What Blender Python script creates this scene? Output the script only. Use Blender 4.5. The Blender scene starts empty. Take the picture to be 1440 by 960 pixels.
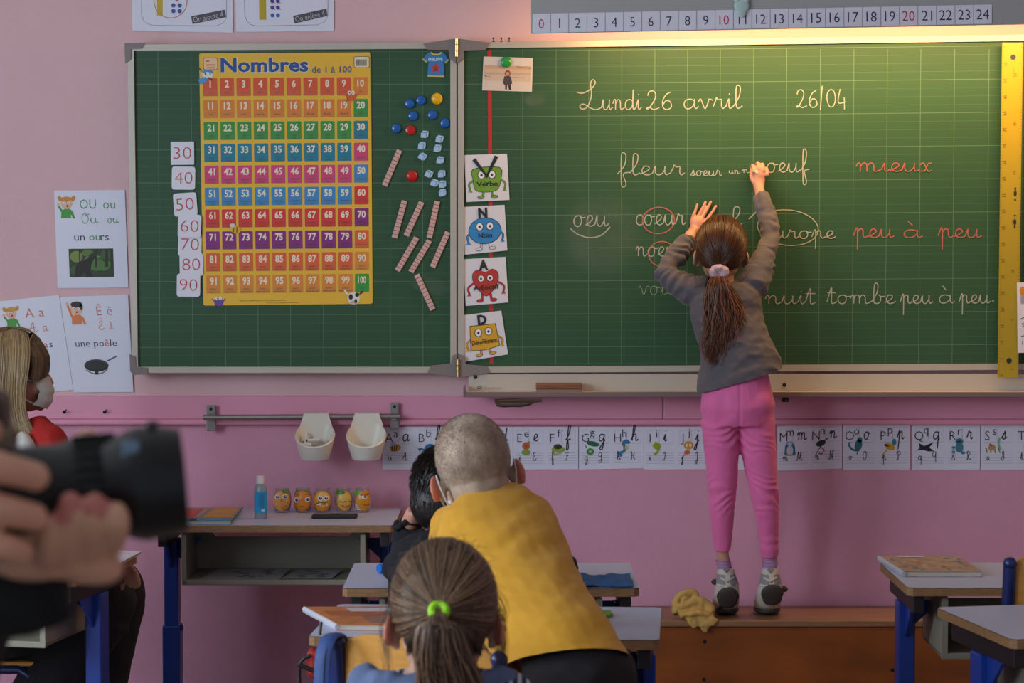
import bpy, bmesh, math, random
import numpy as np
from mathutils import Vector, Matrix, noise, Euler
random.seed(7)
PI = math.pi
C = bpy.context.scene.collection
scn = bpy.context.scene

# ---------------------------------------------------------------- camera, world, lights, exposure
F = 3500.0
PITCH = math.atan(155.0 / F)
CAM = Vector((0, -7.6, 1.5))
cd = bpy.data.cameras.new('camera'); cam = bpy.data.objects.new('camera', cd); C.objects.link(cam)
cd.sensor_width = 24.0; cd.lens = F / 1440 * 24.0
cam.location = CAM; cam.rotation_euler = (PI / 2 - PITCH, 0, 0)
cd.clip_start = 0.05
cd.dof.use_dof = True; cd.dof.focus_distance = 7.2; cd.dof.aperture_fstop = 6.5
scn.camera = cam
scn.view_settings.view_transform = 'Standard'; scn.view_settings.look = 'None'
scn.view_settings.exposure = 0.0; scn.view_settings.gamma = 1.0
scn.view_settings.use_curve_mapping = False

def lin(h):
    h = h.lstrip('#'); v = [int(h[i:i + 2], 16) / 255 for i in (0, 2, 4)]
    return tuple((c / 12.92 if c <= .04045 else ((c + .055) / 1.055) ** 2.4) for c in v) + (1,)

w = bpy.data.worlds.new('world'); scn.world = w; w.use_nodes = True
bg = w.node_tree.nodes['Background']; bg.inputs[0].default_value = (0.78, 0.86, 1.0, 1); bg.inputs[1].default_value = 0.36

def area(name, loc, target, sx, sy, power, col):
    l = bpy.data.lights.new(name, 'AREA'); l.shape = 'RECTANGLE'; l.size = sx; l.size_y = sy; l.energy = power; l.color = col
    o = bpy.data.objects.new(name, l); C.objects.link(o); o.location = loc
    o.rotation_euler = (Vector(target) - Vector(loc)).to_track_quat('-Z', 'Y').to_euler()
    return o
# daylight entering through the windows of the left wall
area('window_daylight', (-3.42, -3.3, 1.75), (0, -3.1, 1.2), 1.5, 1.7, 88, (0.80, 0.89, 1.0))
area('window_daylight', (-3.42, -6.1, 1.75), (0, -5.6, 1.2), 1.5, 1.7, 104, (0.80, 0.89, 1.0))
# warm fluorescent tube inside the board lamp
lampL = area('tube_light', (1.02, -0.36, 2.135), (1.02, -0.20, 1.85), 1.55, 0.10, 17, (1.0, 0.56, 0.21))

# ---------------------------------------------------------------- pixel rays -> real places
cp, sp = math.cos(PITCH), math.sin(PITCH)
def ray(px, py):
    u = (px - 720) / F; v = (480 - py) / F
    return Vector((u, cp + v * sp, -sp + v * cp))
def P(px, py, Y=0.0):
    r = ray(px, py); t = (Y - CAM.y) / r.y
    return CAM + r * t
def Z(px, py, z):
    r = ray(px, py); t = (z - CAM.z) / r.z
    return CAM + r * t
def D(px, py, d): return P(px, py, CAM.y + d)

# ---------------------------------------------------------------- materials
MATS = {}
def mat(name, col, rough=.6, metal=0, bump=0, bscale=40, var=0, vscale=5, spec=None, trans=0, sss=0, emit=0, alpha=1, stretch=None, sheen=0):
    if name in MATS: return MATS[name]
    m = bpy.data.materials.new(name); m.use_nodes = True; nt = m.node_tree; b = nt.nodes['Principled BSDF']
    c = lin(col) if isinstance(col, str) else col
    b.inputs['Base Color'].default_value = c; b.inputs['Roughness'].default_value = rough; b.inputs['Metallic'].default_value = metal
    if spec is not None: b.inputs['Specular IOR Level'].default_value = spec
    if trans: b.inputs['Transmission Weight'].default_value = trans
    if sheen: b.inputs['Sheen Weight'].default_value = sheen
    if sss:
        b.inputs['Subsurface Weight'].default_value = sss; b.inputs['Subsurface Scale'].default_value = .01
        b.inputs['Subsurface Radius'].default_value = (1, .35, .2)
    if emit:
        b.inputs['Emission Color'].default_value = c; b.inputs['Emission Strength'].default_value = emit
    tc = None
    if bump or var:
        tc = nt.nodes.new('ShaderNodeTexCoord'); mp = nt.nodes.new('ShaderNodeMapping'); nt.links.new(tc.outputs['Object'], mp.inputs[0])
        if stretch: mp.inputs['Scale'].default_value = stretch
    if var:
        n = nt.nodes.new('ShaderNodeTexNoise'); n.inputs['Scale'].default_value = vscale; n.inputs['Detail'].default_value = 6
        nt.links.new(mp.outputs[0], n.inputs['Vector'])
        hs = nt.nodes.new('ShaderNodeMix'); hs.data_type = 'RGBA'
        hs.inputs[6].default_value = tuple(x * (1 - var) for x in c[:3]) + (1,)
        hs.inputs[7].default_value = tuple(min(1, x * (1 + var)) for x in c[:3]) + (1,)
        rp = nt.nodes.new('ShaderNodeMapRange'); rp.inputs[1].default_value = .3; rp.inputs[2].default_value = .7
        nt.links.new(n.outputs[0], rp.inputs[0]); nt.links.new(rp.outputs[0], hs.inputs[0]); nt.links.new(hs.outputs[2], b.inputs['Base Color'])
    if bump:
        n2 = nt.nodes.new('ShaderNodeTexNoise'); n2.inputs['Scale'].default_value = bscale; n2.inputs['Detail'].default_value = 4
        nt.links.new(mp.outputs[0], n2.inputs['Vector'])
        bp = nt.nodes.new('ShaderNodeBump'); bp.inputs['Strength'].default_value = bump; bp.inputs['Distance'].default_value = .004
        nt.links.new(n2.outputs[0], bp.inputs['Height']); nt.links.new(bp.outputs[0], b.inputs['Normal'])
    MATS[name] = m; return m
def flat(col, rough=.55):
    return mat('ink_' + col.strip('#') + ('' if rough == .55 else '_%d' % (rough * 100)), col, rough)

# ---------------------------------------------------------------- objects
def thing(name, label, cat, loc=(0, 0, 0), rotz=0, group=None):
    o = bpy.data.objects.new(name, None); C.objects.link(o); o.empty_display_size = .05
    o.location = loc; o.rotation_euler = (0, 0, rotz); o['label'] = label; o['category'] = cat
    if group: o['group'] = group
    bpy.context.view_layer.update()
    return o
def tag(o, label=None, cat=None, group=None, kind=None):
    if label: o['label'] = label
    if cat: o['category'] = cat
    if group: o['group'] = group
    if kind: o['kind'] = kind
    return o
def wmat(o):
    m = Matrix.Translation(o.location) @ o.rotation_euler.to_matrix().to_4x4()
    return wmat(o.parent) @ m if o.parent else m
def mesh_obj(name, verts, faces, mats, parent=None, fm=None, local=False, smooth=False, center=True):
    """verts in world space unless local (then in the parent's frame)"""
    me = bpy.data.meshes.new(name)
    vs = [Vector(v) for v in verts]; loc = Vector((0, 0, 0))
    if parent is not None and not local:
        inv = wmat(parent).inverted(); vs = [inv @ v for v in vs]
    if parent is None and center and vs:
        xs = [v.x for v in vs]; ys = [v.y for v in vs]; zs = [v.z for v in vs]
        loc = Vector(((min(xs) + max(xs)) / 2, (min(ys) + max(ys)) / 2, min(zs))); vs = [v - loc for v in vs]
    me.from_pydata([tuple(v) for v in vs], [], faces); me.update()
    if not isinstance(mats, (list, tuple)): mats = [mats]
    for m in mats: me.materials.append(m)
    if fm is not None: me.polygons.foreach_set('material_index', fm)
    if smooth: me.polygons.foreach_set('use_smooth', [True] * len(me.polygons))
    o = bpy.data.objects.new(name, me); C.objects.link(o)
    if parent is not None: o.parent = parent
    else: o.location = loc
    return o

class MB:
    """collects shapes; build() makes ONE mesh object"""
    def __init__(s): s.v = []; s.f = []; s.m = []; s.mats = []
    def mi(s, m):
        if m not in s.mats: s.mats.append(m)
        return s.mats.index(m)
    def add(s, vs, fs, m):
        k = len(s.v); s.v += [Vector(v) for v in vs]; s.f += [tuple(i + k for i in f) for f in fs]; s.m += [s.mi(m)] * len(fs)
    def bm(s, b, m, M=None):
        b.verts.ensure_lookup_table(); b.verts.index_update()
        s.add([(M @ v.co if M else v.co.copy()) for v in b.verts], [[v.index for v in f.verts] for f in b.faces], m); b.free()
    def box(s, lo, hi, m, bev=0, M=None, seg=2):
        b = bmesh.new(); bmesh.ops.create_cube(b, size=1)
        lo = Vector(lo); hi = Vector(hi)
        for v in b.verts: v.co = Vector(((v.co.x + .5) * (hi.x - lo.x) + lo.x, (v.co.y + .5) * (hi.y - lo.y) + lo.y, (v.co.z + .5) * (hi.z - lo.z) + lo.z))
        if bev: bmesh.ops.bevel(b, geom=b.edges[:] + b.verts[:], offset=bev, segments=seg, affect='EDGES', profile=.5)
        s.bm(b, m, M)
    def tube(s, pts, rad, m, n=8, cap=True, flatten=None):
        pts = [Vector(p) for p in pts]; k = len(pts)
        if not isinstance(rad, (list, tuple)): rad = [rad] * k
        up = None; vs = []; fs = []
        for i, p in enumerate(pts):
            t = (pts[min(i + 1, k - 1)] - pts[max(i - 1, 0)]).normalized()
            if up is None:
                up = Vector((0, 0, 1)) if abs(t.z) < .9 else Vector((0, 1, 0))
            a = (up - t * up.dot(t)).normalized(); b = t.cross(a); up = a
            r = rad[i]; ra, rb = (r if isinstance(r, tuple) else (r, r))
            for j in range(n):
                q = 2 * PI * j / n; vs.append(p + a * (math.cos(q) * ra) + b * (math.sin(q) * rb))
        for i in range(k - 1):
            for j in range(n): fs.append((i * n + j, i * n + (j + 1) % n, (i + 1) * n + (j + 1) % n, (i + 1) * n + j))
        if cap: fs.append(tuple(range(n))[::-1]); fs.append(tuple((k - 1) * n + j for j in range(n)))
        s.add(vs, fs, m)
    def lathe(s, prof, c, m, n=20, axis='z', M=None, sx=1, sy=1):
        vs = []; fs = []; c = Vector(c)
        for (r, h) in prof:
            for j in range(n):
                q = 2 * PI * j / n; x, y = r * math.cos(q) * sx, r * math.sin(q) * sy
                v = Vector((x, y, h)) if axis == 'z' else (Vector((x, h, y)) if axis == 'y' else Vector((h, x, y)))
                vs.append(c + (M @ v if M else v))
        k = len(prof)
        for i in range(k - 1):
            for j in range(n): fs.append((i * n + j, i * n + (j + 1) % n, (i + 1) * n + (j + 1) % n, (i + 1) * n + j))
        if prof[0][0] > 1e-6: fs.append(tuple(range(n))[::-1])
        if prof[-1][0] > 1e-6: fs.append(tuple((k - 1) * n + j for j in range(n)))
        s.add(vs, fs, m)
    def ell(s, c, r, m, M=None, seg=20, ring=12):
        b = bmesh.new(); bmesh.ops.create_uvsphere(b, u_segments=seg, v_segments=ring, radius=1)
        r = (r, r, r) if not isinstance(r, (tuple, list)) else r
        T = Matrix.Translation(Vector(c)) @ (M.to_4x4() if M else Matrix()) @ Matrix.Diagonal((r[0], r[1], r[2], 1))
        s.bm(b, m, T)
    def prism(s, poly, back, m, ms=None):
        """poly: world points of the front face; back: vector to the back face"""
        n = len(poly); back = Vector(back)
        s.add(list(poly) + [Vector(p) + back for p in poly], [tuple(range(n))], m)
        k = len(s.v) - 2 * n; idx = s.mi(ms or m)
        s.f.append(tuple(k + n + i for i in range(n))[::-1]); s.m.append(idx)
        for i in range(n):
            j = (i + 1) % n; s.f.append((k + i, k + n + i, k + n + j, k + j)); s.m.append(idx)
    def build(s, name, parent=None, local=False, smooth=False, fixn=True):
        o = mesh_obj(name, s.v, s.f, s.mats, parent, s.m, local, smooth)
        if fixn:
            b = bmesh.new(); b.from_mesh(o.data); bmesh.ops.recalc_face_normals(b, faces=b.faces); b.to_mesh(o.data); b.free()
        if smooth:
            try: o.data.set_sharp_from_angle(angle=math.radians(38))
            except Exception: pass
        return o
def struct(mb, name, **k):
    o = mb.build(name, **k); o['kind'] = 'structure'; return o

# ---------------------------------------------------------------- 2-D print laid on a surface
def crom(pts, sub=5, closed=False):
    if len(pts) < 3: return [Vector(p) for p in pts]
    P_ = [Vector(p) for p in pts]; out = []
    n = len(P_)
    rng = n if closed else n - 1
    for i in range(rng):
        if closed: a, b, c, d = P_[(i - 1) % n], P_[i], P_[(i + 1) % n], P_[(i + 2) % n]
        else: a, b, c, d = P_[max(i - 1, 0)], P_[i], P_[i + 1], P_[min(i + 2, n - 1)]
        for k in range(sub):
            t = k / sub
            out.append(.5 * ((2 * b) + (c - a) * t + (2 * a - 5 * b + 4 * c - d) * t * t + (3 * b - a - 3 * c + d) * t ** 3))
    if not closed: out.append(P_[-1])
    return out

GLY = {}
def glyphs(s, bold=0.0, res=2, spacing=1.0):
    key = (s, bold, res, spacing)
    if key in GLY: return GLY[key]
    cu = bpy.data.curves.new('t', 'FONT'); cu.body = s; cu.offset = bold; cu.resolution_u = res; cu.space_character = spacing
    ob = bpy.data.objects.new('t', cu); me = ob.to_mesh()
    vs = [(v.co.x / .69, v.co.y / .69) for v in me.vertices]; fs = [tuple(p.vertices) for p in me.polygons]
    ob.to_mesh_clear(); bpy.data.objects.remove(ob); bpy.data.curves.remove(cu)
    GLY[key] = (vs, fs); return GLY[key]

class Print:
    """flat print: shapes given where they lie on the plane Y (photo frame units), each layer a hair above the last"""
    def __init__(s, Y, step=.0004, proj=None):
        s.mb = MB(); s.Y = Y; s.step = step; s.L = 1; s.proj = proj
    def p(s, x, y, L=None):
        L = s.L if L is None else L
        if s.proj: return s.proj(x, y, L * s.step)
        return P(x, y, s.Y - L * s.step)
    def poly(s, pts, col, L=None):
        s.mb.add([s.p(x, y, L) for x, y in pts], [tuple(range(len(pts)))], flat(col) if isinstance(col, str) else col)
    def rect(s, x0, y0, x1, y1, col, L=None, r=0):
        if r:
            pts = []
            for cx, cy, a in ((x1 - r, y0 + r, -90), (x1 - r, y1 - r, 0), (x0 + r, y1 - r, 90), (x0 + r, y0 + r, 180)):
                for k in range(4): q = math.radians(a + k * 30); pts.append((cx + r * math.cos(q), cy + r * math.sin(q)))
            s.poly(pts, col, L)
        else: s.poly([(x0, y0), (x1, y0), (x1, y1), (x0, y1)], col, L)
    def ell(s, cx, cy, rx, ry, col, L=None, n=16, rot=0):
        c, q = math.cos(rot), math.sin(rot); pts = []
        for k in range(n):
            a = 2 * PI * k / n; x, y = rx * math.cos(a), ry * math.sin(a); pts.append((cx + c * x - q * y, cy + q * x + c * y))
        s.poly(pts, col, L)
    def line(s, pts, wd, col, L=None, smooth=False, closed=False, sub=5, ramp=0):
        L = s.L if L is None else L
        if smooth: pts = [(v.x, v.y) for v in crom([(a, b, 0) for a, b in pts], sub, closed)]
        if closed: pts = list(pts) + [pts[0]]
        n = len(pts)
        if n < 2: return
        vs = []
        for i in range(n):
            a = Vector(pts[max(i - 1, 0)]); b = Vector(pts[min(i + 1, n - 1)]); t = b - a
            if t.length < 1e-9: t = Vector((1, 0))
            t.normalize(); nn = Vector((-t.y, t.x)) * wd / 2; q = Vector(pts[i]); vs += [s.p(*(q + nn), L + ramp * i), s.p(*(q - nn), L + ramp * i)]
        s.mb.add(vs, [(2 * i, 2 * i + 1, 2 * i + 3, 2 * i + 2) for i in range(n - 1)], flat(col) if isinstance(col, str) else col)
    def ring(s, cx, cy, rx, ry, wd, col, L=None, n=28, rot=0, a0=0, a1=2 * PI):
        c, q = math.cos(rot), math.sin(rot); pts = []
        for k in range(n + 1):
            a = a0 + (a1 - a0) * k / n; x, y = rx * math.cos(a), ry * math.sin(a); pts.append((cx + c * x - q * y, cy + q * x + c * y))
        s.line(pts, wd, col, L)
    def text(s, t, x, y, h, col, L=None, bold=0.0, anchor='c', rot=0, xs=1.0, res=2, spacing=1.0, width=None):
        """y: baseline, h: capital height"""
        vs, fs = glyphs(t, bold, res, spacing)
        if not vs: return
        x0 = min(v[0] for v in vs); x1 = max(v[0] for v in vs)
        if width: xs = width / ((x1 - x0) * h)
        off = -(x0 + x1) / 2 if anchor == 'c' else (-x0 if anchor == 'l' else -x1)
        c, q = math.cos(rot), math.sin(rot); out = []
        for vx, vy in vs:
            a, b = (vx + off) * h * xs, -vy * h; out.append(s.p(x + c * a - q * b, y + q * a + c * b, L))
        s.mb.add(out, fs, flat(col) if isinstance(col, str) else col)
    def cursive(s, t, x, y, xh, col, wd, L=None, width=None, sp=0.0, slant=0.0, rot=0, jit=0.0):
        strokes = []; cx = 0
        for ch in t:
            if ch == ' ': cx += 1.0; continue
            wdt, sts = CUR[ch]
            for st in sts: strokes.append([(cx + a, b) for a, b in st])
            cx += wdt + sp
        k = width / (cx * xh) if width else 1
        c, q = math.cos(rot), math.sin(rot)
        for st in strokes:
            pts = crom([(a, b, 0) for a, b in st], 5)
            o = []
            for v in pts:
                a = (v.x * k + v.y * slant) * xh; b = -v.y * xh + jit * math.sin(a * .13)
                o.append((x + c * a - q * b, y + q * a + c * b))
            s.ci = getattr(s, 'ci', 0) + .15
            if len(o) >= 2: s.line(o, wd, col, (s.L if L is None else L) + s.ci, ramp=.025)
    def build(s, name, parent): return s.mb.build(name, parent, fixn=False)

CUR = {
 'a': (1.0, [[(.72, .85), (.45, 1), (.15, .85), (.05, .4), (.2, .02), (.5, .08), (.72, .5), (.75, 1), (.74, .3), (.85, .02), (1.02, .25)]]),
 'b': (.95, [[(0, .2), (.38, 1.2), (.46, 2.1), (.33, 2.4), (.2, 2.0), (.17, .3), (.33, 0), (.6, .15), (.66, .7), (.55, .98), (.7, .8), (.95, .85)]]),
 'c': (.72, [[(.62, .8), (.42, 1), (.15, .85), (.05, .4), (.2, .03), (.5, .03), (.74, .25)]]),
 'd': (1.05, [[(.72, .85), (.45, 1), (.15, .85), (.05, .4), (.2, .02), (.5, .08), (.72, .5), (.78, 2.0), (.76, .3), (.88, .02), (1.05, .25)]]),
 'e': (.75, [[(0, .1), (.3, .35), (.55, .7), (.45, .98), (.25, .95), (.12, .55), (.17, .18), (.38, 0), (.6, .08), (.78, .25)]]),
 'f': (.75, [[(0, .1), (.4, 1), (.52, 2.1), (.38, 2.5), (.24, 2.1), (.24, -.9), (.36, -1.35), (.52, -1.0), (.36, .1), (.75, .3)]]),
 'g': (.95, [[(.72, .85), (.45, 1), (.15, .85), (.05, .4), (.2, .02), (.5, .08), (.72, .5), (.75, 1), (.72, -.9), (.5, -1.3), (.3, -1.0), (.95, .2)]]),
 'h': (1.1, [[(0, .2), (.35, 1.2), (.42, 2.1), (.3, 2.4), (.18, 2.0), (.18, 0)], [(.18, .5), (.4, .95), (.62, .95), (.7, .6), (.7, .2), (.82, 0), (1.1, .25)]]),
 'i': (.5, [[(0, .2), (.2, 1), (.2, .25), (.3, 0), (.5, .25)], [(.22, 1.45), (.25, 1.55)]]),
 'j': (.5, [[(0, .2), (.25, 1), (.22, -.9), (.05, -1.3), (-.1, -1), (.5, .2)], [(.25, 1.45), (.28, 1.55)]]),
 'l': (.6, [[(0, .2), (.38, 1.2), (.48, 2.1), (.34, 2.4), (.2, 2.1), (.18, .4), (.32, 0), (.6, .25)]]),
 'm': (1.5, [[(0, .6), (.12, .98), (.24, .9), (.24, 0)], [(.24, .55), (.4, .95), (.58, .95), (.64, .6), (.64, 0)], [(.64, .55), (.8, .95), (.98, .95), (1.06, .6), (1.06, .2), (1.18, 0), (1.5, .25)]]),
 'n': (1.1, [[(0, .6), (.12, .98), (.24, .9), (.24, 0)], [(.24, .55), (.42, .95), (.62, .95), (.7, .6), (.7, .2), (.82, 0), (1.1, .25)]]),
 'o': (.95, [[(.55, .97), (.22, .93), (.05, .5), (.2, .03), (.5, .03), (.65, .5), (.55, .97), (.7, .8), (.95, .85)]]),
 'p': (1.0, [[(0, .2), (.27, 1.15), (.27, -1.4)], [(.27, .65), (.45, 1), (.65, .9), (.66, .3), (.8, 0), (1.0, .25)]]),
 'q': (.95, [[(.72, .85), (.45, 1), (.15, .85), (.05, .4), (.2, .02), (.5, .08), (.72, .5), (.75, 1), (.74, -1.3)], [(.74, -.2), (.95, .2)]]),
 'r': (.85, [[(0, .2), (.18, .9), (.22, 1.12), (.36, .9), (.55, .92), (.55, .3), (.65, 0), (.85, .25)]]),
 's': (.8, [[(0, .1), (.35, .85), (.4, 1.1), (.48, .7), (.52, .25), (.35, -.02), (.12, .1)], [(.4, .02), (.8, .25)]]),
 't': (.72, [[(0, .2), (.32, 1.9), (.32, .25), (.45, 0), (.72, .25)], [(.02, 1.25), (.65, 1.25)]]),
 'u': (1.05, [[(0, .25), (.15, 1), (.15, .35), (.28, .02), (.5, .08), (.7, .55), (.72, 1), (.72, .3), (.82, .02), (1.05, .25)]]),
 'v': (1.0, [[(0, .7), (.15, 1), (.28, .6), (.45, .0), (.65, .6), (.72, .97), (1.0, .85)]]),
 'x': (.95, [[(0, .75), (.2, 1), (.36, .5), (.52, 0), (.72, .15)], [(.72, .95), (.5, .9), (.3, .1), (.05, .05)]]),
 'à': (1.0, None), '/': (.6, [[(.1, -.3), (.3, 2.4)]]), "'": (.5, [[(.1, 1.6), (.4, 2.1)]]), '.': (.4, [[(.1, .0), (.2, .08)]]),
 '0': (1.0, [[(.5, 2), (.2, 1.7), (.1, 1), (.25, .2), (.5, 0), (.75, .3), (.85, 1), (.75, 1.7), (.5, 2)]]),
 '2': (1.1, [[(.15, 1.5), (.25, 1.9), (.55, 2), (.75, 1.6), (.6, .9), (.2, .1), (.05, .15), (.3, .22), (.6, 0), (1.0, .2)]]),
 '4': (1.0, [[(.3, 2), (.1, .5), (.75, .55)], [(.65, 1.1), (.65, -.3)]]),
 '6': (1.0, [[(.75, 1.9), (.4, 1.6), (.15, .9), (.2, .2), (.5, 0), (.8, .3), (.7, .85), (.4, .95), (.2, .55)]]),
 'L': (1.75, [[(0, 1.75), (.4, 1.65), (.95, 2.1), (1.2, 2.7), (1.05, 3.0), (.9, 2.6), (.95, 1.4), (.7, .3), (.35, .05), (.2, .35), (.45, .55), (.9, .15), (1.3, .0), (1.75, .35)]]),
 'A': (1.5, [[(0, .1), (.3, .3), (.9, 2), (.95, 1), (1.0, 0), (1.5, .3)], [(.2, .8), (1.2, .9)]]),
 'B': (1.2, [[(.3, 1.9), (.35, 0)], [(.1, 1.6), (.7, 2.1), (.9, 1.5), (.4, 1.1), (1, .6), (.7, 0), (.2, .2)]]),
 'E': (1.1, [[(.8, 1.7), (.5, 2), (.3, 1.5), (.7, 1.1), (.2, .7), (.3, .1), (.7, 0), (1, .4)]]),
 'F': (1.1, [[(.1, 1.7), (.5, 2), (1.1, 1.9)], [(.6, 1.9), (.5, .4), (.2, .0), (0, .3)], [(.3, 1), (.9, 1.1)]]),
 'G': (1.2, [[(.9, 1.6), (.6, 2), (.2, 1.4), (.3, .9), (.7, .9), (.9, 1.4), (.8, -.3), (.5, -.7), (.2, -.3), (1, .3)]]),
 'H': (1.4, [[(.1, 1.6), (.4, 2), (.4, .3), (.1, 0)], [(1.1, 2), (.9, 1.2), (.9, .2), (1.3, .2)], [(.3, 1), (1, 1.1)]]),
 'I': (.9, [[(.1, 1.6), (.6, 2), (.5, .4), (.2, 0), (0, .3)]]),
 'J': (.9, [[(.1, 1.6), (.6, 2), (.5, -.5), (.2, -.9), (0, -.4), (.8, .3)]]),
 'M': (1.7, [[(0, .2), (.3, 0), (.5, 2), (.8, .2), (1.2, 2), (1.2, .3), (1.6, .2)]]),
 'N': (1.5, [[(0, .2), (.3, 0), (.5, 2), (.9, 0), (1.1, 2), (1.4, 1.8)]]),
 'O': (1.1, [[(.5, 2), (.1, 1.4), (.2, .2), (.6, 0), (.9, .8), (.7, 1.8), (.5, 2), (.6, 1.6), (1.1, 1.8)]]),
 'P': (1.1, [[(.4, 1.8), (.4, 0), (.1, .2)], [(.0, 1.4), (.5, 2), (1, 1.5), (.5, .9)]]),
 'Q': (1.1, [[(.8, 1.8), (.3, 1.8), (.1, 1), (.5, .6), (.85, 1.2), (.85, 1.9), (.85, -.6)]]),
 'R': (1.3, [[(.4, 1.8), (.4, 0), (.1, .2)], [(.0, 1.4), (.5, 2), (1, 1.5), (.5, .9), (.9, .1), (1.3, .3)]]),
 'S': (1.2, [[(0, .2), (.7, 1.2), (.7, 2), (.4, 1.6), (.8, .6), (.4, -.1), (.1, .3)]]),
 'T': (1.1, [[(0, 1.7), (.4, 2), (1.1, 1.9)], [(.6, 1.9), (.5, .3), (.9, .1)]]),
}
CUR['à'] = (1.0, CUR['a'][1] + [[(.25, 2.1), (.5, 1.55)]])
CUR['ê'] = (.75, CUR['e'][1] + [[(.15, 1.3), (.35, 1.6), (.55, 1.3)]])
CUR['Ê'] = (1.1, CUR['E'][1] + [[(.3, 2.3), (.55, 2.6), (.8, 2.3)]])
CUR['U'] = CUR['u']
# ================================================================ ROOM
m_wall_up = mat('wall_paint_pale', '#dfbabe', .75, bump=.25, bscale=260, var=.03, vscale=2)
def weave_mat(name, col):
    m = mat(name, col, .55, var=.03, vscale=3); nt = m.node_tree; b = nt.nodes['Principled BSDF']
    tc = nt.nodes.new('ShaderNodeTexCoord'); hs = []
    for ang in (32, -32):
        mp = nt.nodes.new('ShaderNodeMapping'); mp.inputs['Rotation'].default_value = (0, math.radians(ang), 0); nt.links.new(tc.outputs['Object'], mp.inputs[0])
        wv = nt.nodes.new('ShaderNodeTexWave'); wv.inputs['Scale'].default_value = 70; wv.bands_direction = 'X'; wv.inputs['Distortion'].default_value = .6
        nt.links.new(mp.outputs[0], wv.inputs[0]); hs.append(wv)
    mx = nt.nodes.new('ShaderNodeMath'); mx.operation = 'MULTIPLY'; nt.links.new(hs[0].outputs[1], mx.inputs[0]); nt.links.new(hs[1].outputs[1], mx.inputs[1])
    bp = nt.nodes.new('ShaderNodeBump'); bp.inputs['Strength'].default_value = .55; bp.inputs['Distance'].default_value = .003
    nt.links.new(mx.outputs[0], bp.inputs['Height']); nt.links.new(bp.outputs[0], b.inputs['Normal']); return m
m_wall_lo = weave_mat('wall_paint_rose', '#e3a6c0')
m_rail = mat('rail_paint_rose', '#e09ab4', .38, bump=.15, bscale=30, stretch=(.2, 1, 3))
m_white = mat('white_paint', '#d8d8d4', .6)
zrail1 = P(0, 556).z; zrail0 = P(0, 594).z
XL, XR, YB = -3.45, 3.6, -8.6
b = MB(); b.box((XL, 0, zrail0 + .02), (XR, .2, 3.2), m_wall_up); struct(b, 'wall_back')
b = MB(); b.box((XL, 0, 0), (XR, .2, zrail0 + .02), m_wall_lo); tag(b.build('wall_back_lower'), kind='structure').name = 'wall_back.001'
# boards of the rail, with the joint that shows right of the damaged patch
seam = P(932, 575).x
for i, (x0, x1) in enumerate(((XL, seam - .001), (seam + .001, XR))):
    b = MB(); b.box((x0, -.018, zrail0 + .012), (x1, 0, zrail1), m_rail, .003)
    struct(b, 'trim_1' if i == 0 else 'trim_2')
b = MB(); b.box((XL, -.028, zrail0 - .006), (XR, 0, zrail0 + .012), m_rail, .006, seg=3); struct(b, 'trim_3')
m_floor = mat('floor_vinyl', '#7d6f66', .45, var=.12, vscale=6)
b = MB(); b.box((XL, YB, -.1), (XR, .2, 0), m_floor); struct(b, 'floor')
b = MB(); b.box((XL, YB, 3.2), (XR, .2, 3.3), m_white); struct(b, 'ceiling')
b = MB(); b.box((XR, YB, 0), (XR + .2, .2, 3.2), m_wall_up); struct(b, 'wall_right')
b = MB(); b.box((XL - .2, YB, 0), (XL, .2, .85), m_wall_up); b.box((XL - .2, YB, 2.65), (XL, .2, 3.2), m_wall_up)
for y0, y1 in ((YB, -6.95), (-5.25, -4.15), (-2.45, .2)): b.box((XL - .2, y0, .85), (XL, y1, 2.65), m_wall_up)
struct(b, 'wall_left')
m_glass = mat('window_glass', '#f4f8fa', .02, trans=1)
for i, (y0, y1) in enumerate(((-6.95, -5.25), (-4.15, -2.45))):
    b = MB(); t = .05
    for a in (y0, (y0 + y1) / 2 - t / 2, y1 - t): b.box((XL - .09, a, .85), (XL - .04, a + t, 2.65), m_white)
    for a in (.85, 2.6): b.box((XL - .09, y0 + t, a), (XL - .04, y1 - t, a + t), m_white)
    wo = struct(b, 'window_%d' % (i + 1))
    g = MB(); g.box((XL - .075, y0 + t, .9), (XL - .07, (y0 + y1) / 2 - t / 2, 2.6), m_glass); g.box((XL - .075, (y0 + y1) / 2 + t / 2, .9), (XL - .07, y1 - t, 2.6), m_glass)
    g.build('window_pane', wo)
# flaked paint under the tray: a hollow of bare plaster in the rail
pb = Print(-.0185)
pb.line([(697, 566), (710, 567.5), (726, 566), (748, 565), (762, 563)], 4.2, '#7d6a55', smooth=True)
pb.line([(698, 570), (708, 571.5), (720, 571), (733, 571), (747, 568)], 2.2, '#3a2a20', smooth=True, L=2)
pb.poly([(695, 561), (722, 560), (749, 561), (752, 566), (745, 570), (728, 572), (712, 571), (702, 572), (696, 567)], '#6f5a46', 1.2)
pb.line([(700, 563), (730, 562), (762, 561.5)], 2.0, '#a08a70', smooth=True, L=1.5)
pb.line([(704, 567), (716, 568), (731, 567), (742, 567.5)], 1.2, '#94806a', smooth=True, L=2.2)
o = pb.build('paint_chip', None); tag(o, 'brown patch of flaked paint on the pink rail under the tray', 'wall damage')
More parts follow.
